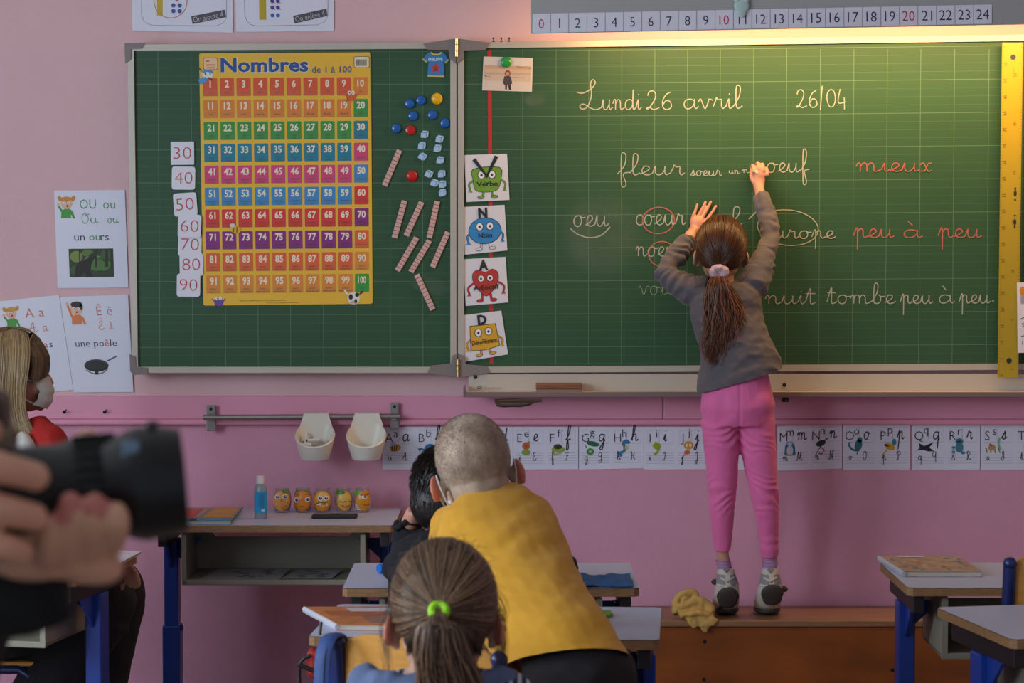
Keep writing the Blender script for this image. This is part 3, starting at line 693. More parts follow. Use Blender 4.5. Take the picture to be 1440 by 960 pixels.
# small shirt shaped magnet
tpts = [(606, 73), (610, 75), (617, 75), (621, 73), (625, 75), (631, 84), (626, 89), (623.5, 86), (625, 108), (601, 107.5), (602.5, 86), (600, 88), (594.5, 83), (601, 75)]
c = P(613, 90, YBF - .004); ts = thing('shirt_magnet', 'small blue shirt shaped magnet with a red star by the hinge', 'magnet', c)
b = MB(); b.prism([P(x, y, YBF - .004) for x, y in tpts], (0, .004, 0), mat('shirt_blue', '#2f7fbe', .35)); b.build('shirt_body', ts)
pr = Print(YBF - .004); Yl = '#c9c968'
pr.line([(606, 73.5), (610, 76.5), (617, 76.5), (621, 73.5)], 2, Yl, smooth=True); pr.line([(631, 84), (626, 88.5)], 1.8, Yl); pr.line([(594.5, 83), (600, 87.5)], 1.8, Yl); pr.line([(601, 107), (625, 107.4)], 1.5, Yl)
pr.text('PHILIPPE', 612.5, 85.5, 4.4, '#e4e6ea', 1, bold=.02, width=20)
st = []
for k in range(10): a = -PI / 2 + k * PI / 5; r = 7.6 if k % 2 == 0 else 4; st.append((612.6 + r * math.cos(a), 96 + r * math.sin(a)))
pr.poly(st, '#c4282c', 1); pr.ell(612.6, 94.5, 1.8, 1.5, '#8a4a20', 2, 8); pr.text('26', 612.6, 99.6, 3.6, '#5a1a18', 2, bold=.02)
pr.build('print', ts)
# photo with green magnet
pc = [(680, 79.5), (749.5, 81.5), (748, 129), (678, 127)]
ph = card('photograph', 'small photo of someone standing on a beach, pinned by a green magnet', 'photo', pc, Yc, flat('#d6cfc8', .3), .001)
pr = UVPrint(pc, 70, 48, Yc)
pr.rect(2, 12, 68, 17, '#c6a284', 1); pr.rect(2, 17, 68, 22, '#cbb49c', 1); pr.rect(2, 22, 68, 25, '#bfa287', 1); pr.rect(2, 25, 68, 34, '#c8b7a6', 1); pr.rect(2, 34, 68, 46, '#cfc6bd', 1)
pr.line([(47, 12.5), (53, 14), (60, 14.2), (68, 15)], .9, '#7a6a5c', 1.5); pr.line([(42, 28.5), (60, 28.5)], .9, '#8a7a6c', 1.5); pr.ell(4, 27, 1.2, .9, '#4a3a34', 1.5, 8); pr.line([(4, 28), (11, 28)], .6, '#7a6a5c', 1.4)
pr.ell(35, 23, 4, 4.6, '#7a3a30', 2, 12); pr.ell(35, 23.5, 2.4, 3, '#c89478', 2.5, 12)
pr.poly([(30.5, 27), (39.5, 27), (42, 37), (39, 39), (31, 39), (28.6, 37)], '#463e44', 2.2); pr.poly([(32, 38), (35, 38), (34.6, 46), (32.4, 46)], '#2e2a30', 2.1); pr.poly([(36, 38), (39.4, 38), (41, 46), (37.6, 46)], '#2e2a30', 2.1)
pr.build('printed_picture', ph)
magnet(711.5, 87.5, 7.6, '#2c9b4a', 'green round magnet holding the beach photo', Yc)

# four grammar cards
def face(pr, cx, cy, s, L=3):
    for q in (-1, 1):
        pr.ell(cx + q * s * 1.05, cy, s * .8, s * .85, '#26262a', L, 12); pr.ell(cx + q * s * 1.05, cy, s * .66, s * .72, '#e8eaee', L + .5, 12); pr.ell(cx + q * s * 1.05, cy + .3, s * .25, s * .28, '#2a2a30', L + 1, 8)
    pr.line([(cx - s * .5, cy + s * 1.35), (cx, cy + s * 1.6), (cx + s * .5, cy + s * 1.35)], .9, '#3a3a3a', L, smooth=True)
def monster(corners, Lt, wd, col, ocol, kind, label):
    r = card('grammar_card', label, 'card', corners, Yc - .001, mat('card_white', '#dadce4', .3), .0015, 'grammar cards on the red line')
    pr = UVPrint(corners, 60, 64, Yc - .001)
    # limbs
    for q in (-1, 1):
        x0 = 30 + q * 20
        pr.line([(30 + q * 17, 34), (x0 + q * 5, 40), (x0 + q * 4, 48)], 3.0, '#2e3034', 1, smooth=True); pr.line([(30 + q * 17, 34), (x0 + q * 5, 40), (x0 + q * 4, 48)], 1.9, col, 2, smooth=True)
        for k in (-1, 0, 1): pr.line([(x0 + q * 4, 47), (x0 + q * 4 + k * 2.6, 51.5)], 1.3, col, 2)
        pr.line([(30 + q * 5.5, 48), (30 + q * 6.5, 57)], 3.4, '#2e3034', 1); pr.line([(30 + q * 5.5, 48), (30 + q * 6.5, 57)], 2.2, col if kind != 'round' else '#d8dade', 2)
        pr.ell(30 + q * 9.5, 58.5, 5, 2.6, '#2e3034', 2.2, 12); pr.ell(30 + q * 9.5, 58.5, 4.2, 2, col if kind != 'round' else '#d8dade', 2.4, 12)
    if kind == 'square': body = [(12, 20), (48, 19), (49, 36), (44, 48), (36, 51), (22, 51), (13, 47), (11, 34)]
    elif kind == 'round': body = [(30 + 22.5 * math.cos(a * PI / 12), 34 + 17.5 * math.sin(a * PI / 12)) for a in range(24)]
    elif kind == 'heart': body = [(30, 20), (39, 16), (47, 21), (47, 32), (40, 44), (30, 52), (20, 44), (13, 32), (13, 21), (21, 16)]
    else: body = [(12, 17), (48, 18), (50, 49), (30, 52), (10, 50)]
    cx_ = sum(p[0] for p in body) / len(body); cy_ = sum(p[1] for p in body) / len(body)
    if kind in ('heart', 'square'): body = [(v.x, v.y) for v in crom([(a, b_, 0) for a, b_ in body], 3, True)]
    pr.poly([(cx_ + (x - cx_) * 1.045, cy_ + (y - cy_) * 1.05) for x, y in body], '#2c3032', 2.6); pr.poly(body, col, 3)
    face(pr, 30, 28 if kind != 'plate' else 27, 7 if kind != 'heart' else 6, 4)
    pr.text(wd, 30, 43.5, 6.4, ocol, 5, bold=.02, width=min(36, 5.2 * len(wd) + 4))
    if Lt == 'V': pr.line([(13, 6), (30, 30), (45, 3)], 5.2, '#1c1e20', 6)
    else: pr.text(Lt, 28 if Lt != 'D' else 30, 16, 13, '#1c1e20', 6, bold=.045, width=13)
    pr.build('print', r)
monster([(653, 218), (713, 216), (716.5, 281), (656, 284)], 'V', 'Verbe', '#6f9f2c', '#1c2a12', 'square', 'white card with a green square creature and the letter V')
monster([(651, 291), (709.5, 288), (713.5, 352), (653.5, 358)], 'N', 'Nom', '#2f86c6', '#152a3c', 'round', 'white card with a round blue creature and the letter N')
monster([(651, 364.5), (711, 361), (715, 425), (655, 430)], 'A', 'Adjectif', '#b8322c', '#4a1612', 'heart', 'white card with a red heart creature and the letter A')
monster([(648, 443.5), (705, 436.5), (714.5, 498), (654, 508.5)], 'D', 'Déterminant', '#d6a51c', '#3c2c0c', 'plate', 'white card with a yellow square creature and the letter D')

# yellow ruler
rc = [(1409.5, 60), (1438.5, 60), (1432, 531), (1403.5, 531)]
ru = card('board_ruler', 'long yellow wooden board ruler leaning at the right end', 'ruler', rc, -.105, mat('ruler_yellow', '#a89420', .4), .008)
pr = UVPrint(rc, 29, 471, -.105, .0005)
for k in range(101):
    y = 466 - k * 4.6; pr.line([(0.6, y), (4.5 if k % 10 == 0 else (3 if k % 5 == 0 else 2), y)], .5, '#5a4a10', 1); pr.line([(28.4, y), (25.6 if k % 5 == 0 else 27, y)], .5, '#5a4a10', 1)
for k in range(20):
    y = 466 - k * 23; pr.text(str(k * 5), 7.5, y + 1.2, 4.4, '#5a4a10', 1, rot=-PI / 2, res=1)
    if k % 3 == 0: pr.text(str(k * 3), 21, y - 7, 4, '#6a5410', 1, rot=-PI / 2, res=1)
for y, s in ((212, 1), (252, -1)):
    pr.ell(21, y, 2.2, 4.5, '#23301f', 1, 10); pr.ell(21, y - s * 6.5, 1.4, 2.5, '#23301f', 1, 8); pr.ell(21, y + s * 9, 1.6, 1.6, '#23301f', 1, 8)
pr.ell(15.5, 20.5, 4.8, 4.8, '#8f8a5c', 1); pr.ell(15.5, 20.5, 3.8, 3.8, '#1c3024', 1.5); pr.line([(16, 34), (16, 49)], .7, '#6a5a20', 1)
pr.ell(15.5, 447, 4.8, 4.8, '#8f8a5c', 1); pr.ell(15.5, 447, 3.8, 3.8, '#1c3024', 1.5)
pr.build('scale_marks', ru)
# sheet at the right edge
rc = [(1430, 397), (1490, 397), (1490, 495), (1431, 496)]
sh = card('paper_card', 'white printed sheet beside the yellow ruler', 'paper', rc, -.112, m_card, .0012)
pr = UVPrint(rc, 60, 99, -.112); pr.rect(4, 6, 40, 18, '#d08a30', 1, 3); pr.rect(5, 18, 44, 30, '#9aa0b0', 1); pr.line([(4, 52), (10, 49), (30, 50)], 1.4, '#3a7a7a', 1); pr.text('Sa', 10, 63, 6, '#5a3a5a', 1); pr.line([(5, 76), (20, 73)], 1.4, '#3a7a7a', 1); pr.text('l', 7, 88, 6, '#5a3a5a', 1); pr.build('print', sh)

# ================================================================ WALL POSTERS
def child(pr, cx, cy, s, shirt, hair, style):
    pr.poly([(cx - 9 * s, cy + 22 * s), (cx - 8 * s, cy + 11 * s), (cx - 3 * s, cy + 8 * s), (cx + 4 * s, cy + 8 * s), (cx + 9 * s, cy + 12 * s), (cx + 12 * s, cy + 22 * s), (cx + 9 * s, cy + 23 * s), (cx + 6 * s, cy + 16 * s), (cx + 6 * s, cy + 22 * s)], shirt, 1)
    pr.line([(cx - 7 * s, cy + 12 * s), (cx - 12 * s, cy + (4 if style == 'g' else -6) * s)], 3.2 * s, shirt, 1); pr.ell(cx - 12 * s, cy + (2 if style == 'g' else -8) * s, 2.3 * s, 2.3 * s, '#e8b89c', 1.5, 10)
    pr.ell(cx, cy, 8.5 * s, 8.5 * s, '#e6b79c', 2)
    if style == 'g':
        pr.ell(cx, cy - 6 * s, 8 * s, 4 * s, hair, 3); pr.ell(cx - 10 * s, cy - 7 * s, 3 * s, 4.2 * s, hair, 3, rot=-.5); pr.ell(cx + 10 * s, cy - 7 * s, 3 * s, 4.2 * s, hair, 3, rot=.5); pr.ell(cx + 1 * s, cy + 4 * s, 1.4 * s, 1.8 * s, '#8a3a30', 3, 8)
    else:
        pr.ell(cx + 1 * s, cy - 6.5 * s, 8.5 * s, 4.5 * s, hair, 3); pr.ell(cx + 7 * s, cy - 3 * s, 2.5 * s, 5 * s, hair, 3); pr.ell(cx, cy + 4.5 * s, 1.6 * s, 1.2 * s, '#6a2a26', 3, 8)
    for q in (-1, 1): pr.ell(cx + q * 3 * s, cy - .5 * s, 1.9 * s, 2.2 * s, '#eceaf0', 3.5, 10); pr.ell(cx + q * 2.8 * s, cy - .2 * s, .8 * s, 1 * s, '#2e2a2a', 4, 8)
Yw = -.004
m_lam = mat('laminated_sheet', '#dfe3f2', .22, bump=.08, bscale=12)
cs = [(76, 268), (175.5, 267), (180.5, 404), (81, 405)]
k1 = card('sound_poster', 'white OU sound poster with the brown bear picture', 'poster', cs, Yw, m_lam, .0012, 'sound posters on the left of the board', rnd=2)
pr = UVPrint(cs, 100, 137, Yw)
child(pr, 17, 18, .95, '#4aa040', '#d09040', 'g')
pr.text('OU', 47, 26, 13.5, '#4d9660', 1, bold=-.004, width=23); pr.text('ou', 77, 26, 13, '#4d9660', 1, bold=-.004, width=17)
pr.cursive('Ou', 37, 46, 7, '#5f9f78', 1.0, width=24); pr.cursive('ou', 74, 46, 6.5, '#5f8f78', 1.0, width=16)
pr.text('un', 26, 70.5, 10.5, '#343840', 1, anchor='l', width=15); pr.text('ou', 47, 70.5, 10.5, '#4d9660', 1, anchor='l', width=15.5); pr.text('rs', 63, 70.5, 10.5, '#343840', 1, anchor='l', width=12)
pr.rect(17.5, 82, 80.5, 122, '#2c3f24', 1)
for (x, y, rx, ry, cl) in ((28, 93, 9, 8, '#76903c'), (44, 88, 8, 5, '#5a7a34'), (60, 104, 17, 10, '#4c7a3a'), (52, 96, 12, 5, '#6f9a52'), (70, 92, 8, 9, '#3c5a34'), (25, 112, 7, 6, '#3e5c30'), (62, 117, 14, 4, '#33402a')): pr.ell(x, y, rx, ry, cl, 1.4)
for x, w_ in ((33, 2), (56, 2.5), (71, 4), (78, 3)): pr.line([(x, 83), (x - .5, 108)], w_, '#2c2620', 1.8)
pr.poly([(25, 121), (26, 108), (33, 99), (44, 95), (50, 90), (54, 89), (55, 94), (52, 98), (49, 104), (47, 113), (50, 121), (42, 121), (38, 115), (33, 121)], '#1d1a18', 2.4); pr.ell(51, 92, 4, 3.4, '#2c2420', 2.7); pr.line([(33, 99.5), (44, 95.6)], 1.6, '#5c5244', 2.9)
pr.build('print', k1)
cs = [(83.5, 417.5), (179.5, 412.5), (187, 551.5), (103, 551.5)]
cs2 = [(-6, 424), (83, 414.5), (103, 548), (10, 556)]
k2 = card('sound_poster', 'white A sound poster partly behind the blond woman', 'poster', cs2, Yw, m_lam, .0012, 'sound posters on the left of the board')
pr = UVPrint(cs2, 92, 136, Yw)
child(pr, 20, 19, .9, '#4aa040', '#d09a30', 'g')
pr.text('A', 46, 28, 13.5, '#cf7a5c', 1, bold=-.004); pr.text('a', 63, 28, 13.5, '#cf7a5c', 1, bold=-.004)
pr.cursive('A', 40, 49, 7, '#cf8a70', 1.0, width=15); pr.cursive('a', 62, 49, 7, '#cf8a70', 1.0)
pr.text('anan', 26, 73, 10, '#343840', 1, anchor='l', width=24); pr.text('n', 52, 73, 10, '#343840', 1, anchor='l'); pr.text('a', 60, 73, 10, '#cf7a5c', 1, anchor='l', bold=.01); pr.text('s', 68, 73, 10, '#343840', 1, anchor='l')
pr.build('print', k2)
k3 = card('sound_poster', 'white sound poster with the black frying pan picture', 'poster', [(84, 417.5), (180, 414), (187.5, 551), (104, 551.5)], Yw - .0025, m_lam, .0012, 'sound posters on the left of the board')
pr = UVPrint([(84, 417.5), (180, 414), (187.5, 551), (104, 551.5)], 96, 137, Yw - .0025)
child(pr, 21, 18, 1.0, '#dd8450', '#3a2c28', 'b')
pr.text('Ê', 53, 28, 13, '#cf7a5c', 1, bold=-.004); pr.text('ê', 68, 28, 13, '#cf7a5c', 1, bold=-.004)
pr.cursive('Ê', 49, 48, 6, '#cf8a70', 1.0, width=11); pr.cursive('ê', 66, 48, 6.5, '#cf8a70', 1.0)
pr.text('une po', 13, 72, 10, '#343840', 1, anchor='l', width=43); pr.text('ê', 57, 72, 10, '#cf7a5c', 1, anchor='l', bold=.01); pr.text('le', 65, 72, 10, '#343840', 1, anchor='l', width=11)
pr.ell(41, 99, 19, 9, '#1f2022', 1); pr.ell(41, 97.5, 17, 7, '#3c3c3e', 1.4); pr.ell(41, 98.5, 15.5, 6, '#2a2a2c', 1.8); pr.line([(58, 93), (74, 86)], 2, '#55565a', 1.2); pr.line([(24, 105), (34, 110), (48, 110), (58, 104)], 1.6, '#6a6c70', 1.6, smooth=True); pr.rect(37.5, 107, 43, 112, '#26282a', 2)
pr.build('print', k3)
# two maths posters above the left wing
def maths(cs, label, txt, kind):
    r = card('maths_poster', label, 'poster', cs, Yw, m_lam, .0012, 'maths posters above the board', rnd=2)
    pr = UVPrint(cs, 142, 105, Yw)
    bx = [(13, 4), (13, 82), (16, 90), (22, 95), (30, 97), (118, 96), (128, 92), (133, 84), (134, 4)]
    pr.line(bx, .7, '#8a8494', 1)
    if kind:
        pr.rect(35, 4, 43, 83, '#c2a92c', 1); pr.ring(54, 62, 23.5, 24, 1.2, '#c8805c', 1.5)
        for x, y in ((58, 68), (67, 68), (58, 76), (67, 76)): pr.ell(x, y, 3.1, 3.1, '#3a55a8', 2, 14)
        pr.poly([(60, 60), (66, 60), (63, 63)], '#b04a6a', 2)
    else:
        pr.rect(34, 4, 44, 88, '#b8a32c', 1)
        for x, y, cl in ((53, 62, '#58459c'), (61, 62, '#58459c'), (53, 71, '#58459c'), (61, 71, '#58459c'), (53, 82, '#3a62b0'), (61, 82, '#3a62b0'), (53, 53, '#58459c'), (61, 53, '#58459c')):
            pr.ell(x, y, 2.9, 2.9, cl, 2, 14)
            if y < 80: pr.line([(x - 3, y - 2), (x + 4, y + 3)], .8, '#2e2060', 3)
    x0, y0 = (84, 86)
    pr.poly([(83, 83), (131, 73), (132.5, 83.5), (85, 94)], '#4c4c54', 2); pr.text(txt, 108, 87.5, 8, '#c4c6d0', 3, bold=-.01, rot=-.21, width=43)
    pr.build('print', r)
maths([(186, -60), (327, -60), (327.5, 46), (186, 43)], 'white maths poster reading On ajoute 4 above the board', 'On ajoute 4', True)
maths([(330, -60), (470, -60), (469.5, 43.5), (332, 45)], 'white maths poster reading On enlève 4 above the board', 'On enlève 4', False)

# ================================================================ ALPHABET CARDS
def beast(pr, ch, cx, cy):
    E = pr.ell; Ln = pr.line
    if ch == 'A': E(cx, cy, 8, 5, '#c9a020', 2, rot=-.3); [Ln([(cx + k, cy - 4), (cx + k - 1, cy + 4)], 1.2, '#2a2620', 3) for k in (-4, -1, 2)]; E(cx - 3, cy - 6, 4, 3, '#a9b8d4', 3); Ln([(cx - 8, cy - 3), (cx - 4, cy)], 1, '#2a2620', 3)
    elif ch == 'B': E(cx + 2, cy, 7.5, 6, '#2674a8', 2, rot=-.3); Ln([(cx - 4, cy + 3), (cx - 10, cy + 1), (cx - 14, cy + 2)], 2.2, '#2674a8', 2, smooth=True); Ln([(cx - 10, cy + 1), (cx - 12, cy + 5)], 1.6, '#2674a8', 2)
    elif ch == 'C': E(cx, cy, 7, 6, '#8a6a4a', 2)
    elif ch == 'D': E(cx, cy, 8, 5, '#3a80a0', 2)
    elif ch == 'E': E(cx, cy - 3, 5.5, 5.5, '#c4622c', 2); E(cx, cy + 6, 6.5, 4, '#86a048', 2.2); E(cx + 4, cy - 8, 2.5, 1.8, '#86a048', 3); E(cx, cy - 2.5, 2, 2, '#a84a20', 3)
    elif ch == 'F': E(cx, cy + 2, 10, 4.5, '#93a848', 2); E(cx - 1, cy - 2, 6, 3.6, '#2c3a22', 3); Ln([(cx - 9, cy + 5), (cx - 4, cy + 9), (cx + 4, cy + 7)], 2, '#a0b060', 2)
    elif ch == 'G': E(cx + 2, cy - 6, 9, 3.6, '#1f6a4a', 2, rot=.2); E(cx - 2, cy + 5, 5.5, 5, '#4a9050', 3); Ln([(cx - 7, cy), (cx - 9, cy - 4)], 1.4, '#4a9050', 3); E(cx - 2, cy + 5, 2, 2, '#a8c080', 4)
    elif ch == 'H': Ln([(cx - 3, cy + 12), (cx - 6, cy + 8), (cx, cy + 5), (cx + 1, cy - 1), (cx - 1, cy - 7), (cx + 4, cy - 10), (cx + 8, cy - 6)], 4, '#2f7aa8', 2, smooth=True); E(cx + 4, cy, 2.6, 4, '#d6c070', 3); E(cx + 3, cy - 8, 3, 3, '#2f7aa8', 3)
    elif ch == 'I': E(cx + 1, cy - 3, 5.5, 5, '#9aac20', 2); Ln([(cx + 4, cy), (cx + 1, cy + 6), (cx - 3, cy + 9)], 3.4, '#9aac20', 2, smooth=True); Ln([(cx - 5, cy - 2), (cx - 3, cy - 7), (cx, cy - 9)], 1.6, '#b4c040', 2)
    elif ch == 'J': E(cx, cy - 4, 7, 6, '#d09a3c', 2); E(cx - 2.5, cy - 4, 2, 2.4, '#e6d6b0', 3, 8); E(cx + 2.5, cy - 4, 2, 2.4, '#e6d6b0', 3, 8); E(cx - 2, cy + 6, 4.5, 3, '#cf6c30', 2); Ln([(cx - 5, cy + 8), (cx - 8, cy + 12)], 1.4, '#cf6c30', 2)
    elif ch == 'K': E(cx, cy, 6, 8, '#8a7a6a', 2)
    elif ch == 'L': E(cx, cy, 8, 6, '#c08a40', 2)
    elif ch == 'M': pr.poly([(cx - 8, cy + 10), (cx - 7, cy - 2), (cx - 3, cy - 8), (cx + 3, cy - 8), (cx + 7, cy - 2), (cx + 8, cy + 10)], '#2f78a4', 2); E(cx, cy + 4, 4.6, 7, '#cdd2da', 3); E(cx, cy - 5, 3.5, 2.5, '#cdd2da', 3); Ln([(cx - 6, cy + 10), (cx + 6, cy + 10)], 1.6, '#b89a50', 3)
    elif ch == 'N': E(cx - 2, cy - 4, 7, 4, '#26262a', 2, rot=-.3); Ln([(cx + 3, cy - 7), (cx + 9, cy - 11)], 1.4, '#26262a', 2); Ln([(cx - 3, cy), (cx + 3, cy + 5), (cx, cy + 10), (cx - 5, cy + 9)], 1.5, '#8a2c2c', 2); Ln([(cx - 2, cy), (cx - 9, cy + 10)], 1.0, '#5a3030', 2)
    elif ch == 'O': E(cx + 3, cy - 2, 5, 8, '#2c7484', 2, rot=.2); E(cx + 5, cy - 9, 3.6, 3.6, '#2c7484', 2); Ln([(cx + 1, cy + 5), (cx - 6, cy + 3), (cx - 11, cy - 4)], 2.6, '#2c7484', 2, smooth=True); Ln([(cx - 11, cy - 4), (cx - 8, cy - 6)], 2, '#2c7484', 2); Ln([(cx + 3, cy + 4), (cx + 1, cy + 10)], 1.8, '#2c7484', 2)
    elif ch == 'P': E(cx, cy, 8, 4, '#cf9f2c', 2, rot=.35); E(cx + 6, cy - 6, 3, 4.5, '#3f8098', 3); Ln([(cx - 3, cy + 3), (cx - 10, cy + 11)], 1.6, '#c09a3c', 2); Ln([(cx - 7, cy - 3), (cx - 1, cy)], 2, '#cf9f2c', 2)
    elif ch == 'Q': pr.poly([(cx - 14, cy + 5), (cx - 8, cy + 2), (cx - 9, cy - 5), (cx - 2, cy - 1), (cx + 11, cy - 6), (cx + 5, cy + 1), (cx + 12, cy + 6), (cx + 3, cy + 6), (cx - 4, cy + 4)], '#1c2026', 2)
    elif ch == 'R': E(cx, cy + 1, 5.5, 7, '#3f7f92', 2); E(cx, cy - 7, 5.5, 4, '#3f7f92', 2.5); E(cx, cy - 6.5, 3.6, 1.8, '#24424c', 3); [E(cx - 8, cy + 1 + 3 * k, 2.6, 1.8, ('#3f7f92', '#a8c0c8')[k % 2], 2, 8) for k in range(4)]; E(cx + 5, cy + 8, 3, 2, '#3f7f92', 2)
    elif ch == 'S': E(cx - 3, cy + 1, 5, 4, '#c48a50', 3); Ln([(cx + 8, cy - 12), (cx + 6, cy - 4), (cx + 9, cy + 4)], 3, '#86b494', 2, smooth=True); [Ln([(cx + x, cy + 8), (cx + x - 2, cy + 1)], 1.6, '#6a9a50', 2.5) for x in (-9, -4, 2, 8)]; Ln([(cx - 6, cy - 4), (cx - 3, cy - 1)], 1.6, '#5a3a30', 4)
    else: E(cx, cy, 6, 6, '#c49a40', 2)
pairs = [('AB', 538, 630), ('CD', 630.6, 721.3), ('EF', 721.8, 813.2), ('GH', 814.2, 905), ('IJ', 905.2, 996), ('KL', 996.6, 1090), ('MN', 1093, 1184), ('OP', 1185.6, 1280), ('QR', 1283, 1378), ('ST', 1379, 1475)]
for i, (pq, x0, x1) in enumerate(pairs):
    dy0, dy1 = ((0, 0), (0, 0), (0, 0), (-1, 1.5), (0, 0), (0, 0), (1.5, -2), (0, 1), (0, 0), (-1, -1))[i]
    ty, by = (600, 659.5) if i < 5 else (595.5, 660)
    cs = [(x0, ty + (-dy1 if i == 6 else 0) + (1 if i == 6 else 0)), (x1, ty + (-2 if i == 6 else 0)), (x1, by + (-1.5 if i in (3, 6) else 0)), (x0, by + (1.5 if i == 6 else .5))]
    lets = '%s and %s' % (pq[0], pq[1])
    r = card('alphabet_card', 'white alphabet card showing the letters %s under the rail' % lets, 'alphabet card', cs, -.0295 if False else -.0035, m_lam, .001, 'alphabet cards along the pink rail')
    pr = UVPrint(cs, 92, 60, -.0035)
    for j, ch in enumerate(pq):
        o_ = j * 46; lo = ch.lower()
        pr.line([(o_ + 5, 5), (o_ + 42, 5), (o_ + 42, 24), (o_ + 5, 24), (o_ + 5, 5)], .35, '#a6aec4', 1)
        pr.line([(o_ + 22, 5), (o_ + 22, 22)], .5, '#9aa6c4', 1)
        for k in range(5): pr.line([(o_ + 3, 37 + k * 3.6), (o_ + 43, 37 + k * 3.6)], .45, '#a4a8ba', 1)
        pr.text(ch, o_ + 9, 21.5, 12, '#26262e', 2, bold=-.012, res=2); pr.text(lo, o_ + 18.5, 14.5 if lo not in 'gpqj' else 13, 11, '#26262e', 2, bold=-.005)
        if lo not in CUR: CUR[lo] = (1.0, [[(0, .2), (.35, 1.2), (.42, 2.1), (.3, 2.4), (.18, 2.0), (.18, 0)], [(.7, .95), (.25, .5), (.75, 0), (1.0, .2)]])
        pr.cursive(lo, o_ + 28, 20, 9.5, '#26262e', 1.5, slant=.1)
        beast(pr, ch, o_ + 18, 30)
        pr.cursive(lo, o_ + 8, 47, 5, '#3a3a42', .9)
        pr.cursive(ch, o_ + 27, 47, 5.6, '#3a3a42', .9) if ch in CUR else pr.text(ch, o_ + 32, 47, 10, '#3a3a42', 1, bold=-.02)
    if i > 0: pass
    pr.build('print', r)
# ================================================================ FURNITURE
TZ = .66
m_top = mat('desk_laminate', '#b4bfdc', .38, bump=.04, bscale=300)
m_tedge = mat('desk_wood_edge', '#8f6c46', .6, var=.2, vscale=60, stretch=(1, 1, 4))
m_blue = mat('blue_lacquer', '#1c3f9c', .35)
m_blk = mat('black_steel', '#1c181c', .5)
m_tray2 = mat('beige_plastic', '#8f8c7c', .5, bump=.03)
def make_desk(label, w=.70, dp=.45):
    t = thing('school_desk', label, 'desk', group='school desks')
    hw, hd = w / 2, dp / 2; ch = .012
    oct_ = [(-hw + ch, -hd), (hw - ch, -hd), (hw, -hd + ch), (hw, hd - ch), (hw - ch, hd), (-hw + ch, hd), (-hw, hd - ch), (-hw, -hd + ch)]
    b = MB(); b.prism([Vector((x, y, TZ - .0015)) for x, y in oct_], (0, 0, -.0185), m_tedge)
    tp = b.build('tabletop', t, local=True)
    b = MB(); b.prism([Vector((x * .9985, y * .9985, TZ)) for x, y in oct_], (0, 0, -.0015), m_top, m_blk); b.build('laminate', tp, local=True)
    for s in (-1, 1):
        x = s * (hw - .031)
        b = MB(); b.box((x - .021, -.02, .30), (x + .021, .04, TZ - .065), m_blue, .004); b.box((x - .026, -.026, .06), (x + .026, .046, .34), m_blue, .005); b.box((x - .022, -.2, 0), (x + .022, .22, .06), m_blue, .012)
        lg = b.build('leg', t, local=True)
        b = MB(); b.prism([Vector((x - .004, -.02, TZ - .066)), Vector((x - .004, -.11, TZ - .066)), Vector((x - .004, -.02, TZ - .15))], (.008, 0, 0), m_blue); b.prism([Vector((x + s * -.02, .02, TZ - .066)), Vector((x + s * -.09, .02, TZ - .066)), Vector((x + s * -.02, .02, TZ - .13))], (0, .006, 0), m_blue); b.build('gusset', lg, local=True)
        b = MB(); b.ell((x - s * .028, .0, .33), (.006, .01, .01), m_blue, seg=10, ring=6); b.build('knob', lg, local=True)
        b = MB(); b.box((x - .013, -hd + .03, TZ - .066), (x + .013, hd - .05, TZ - .0205), m_blk, .002); b.build('side_beam', t, local=True)
    b = MB(); b.box((-hw + .045, .10, TZ - .040), (hw - .045, .125, TZ - .0205), m_blk, .002); b.build('cross_beam', t, local=True)
    # moulded tray
    tw = .262; z0 = TZ - .172
    b = MB()
    b.box((-tw, -hd + .03, z0), (tw, .09, z0 + .008), m_tray2, .003)
    for s in (-1, 1):
        b.prism([Vector((s * tw, y, z)) for y, z in ((-hd + .03, z0), (-hd + .03, TZ - .03), (-hd + .045, TZ - .0205), (.09, TZ - .0205), (.09, z0))], (-s * .008, 0, 0), m_tray2)
        b.prism([Vector((s * (tw + .002), y, z)) for y, z in ((-hd + .028, z0 - .002), (-hd + .028, TZ - .03), (-hd + .04, TZ - .03), (-hd + .04, z0 - .002))], (-s * .014, 0, 0), m_tray2)
    b.box((-tw - .002, -hd + .028, z0 - .004), (tw + .002, -hd + .04, z0 + .012), m_tray2, .003)
    b.prism([Vector((x, .082, z)) for x, z in ((-tw, z0), (tw, z0), (tw, TZ - .0205), (tw - .035, TZ - .0205), (tw - .062, TZ - .070), (-tw + .062, TZ - .070), (-tw + .035, TZ - .0205), (-tw, TZ - .0205))], (0, .008, 0), m_tray2)
    b.build('book_tray', t, local=True)
    return t
def copy_tree(o, parent=None):
    c = o.copy(); C.objects.link(c); c.parent = parent
    for k in list(o.children): copy_tree(k, c)
    return c
d0 = make_desk('grey topped desk against the pink wall under the steel rail')
d0.location = (Z(554.5, 740, TZ).x - .35, -.02 - .225 - .045, 0)
def desk(x, y, rz, label, sc=1.0):
    d = copy_tree(d0); d.location = (x, y, 0); d.rotation_euler = (0, 0, rz); d['label'] = label; d.scale = (sc, 1, 1); return d
dk2 = desk(-.05, -1.545, 0, 'grey topped desk in front of the child in black, with the blue cloth')
dk3 = desk(-.044, -2.265, math.radians(-4), 'grey topped desk the boy in yellow leans over', 1.04)
dk4 = desk(1.284, -1.535, 0, 'grey topped desk at right carrying a pale spotted notebook')
dk5 = desk(1.333, -2.222, .18, 'bare grey topped desk in the lower right corner')
dk6 = desk(-1.358, -1.325, math.radians(-11.4), 'grey topped desk beside the blond woman, partly behind the hands')
bpy.context.view_layer.update()

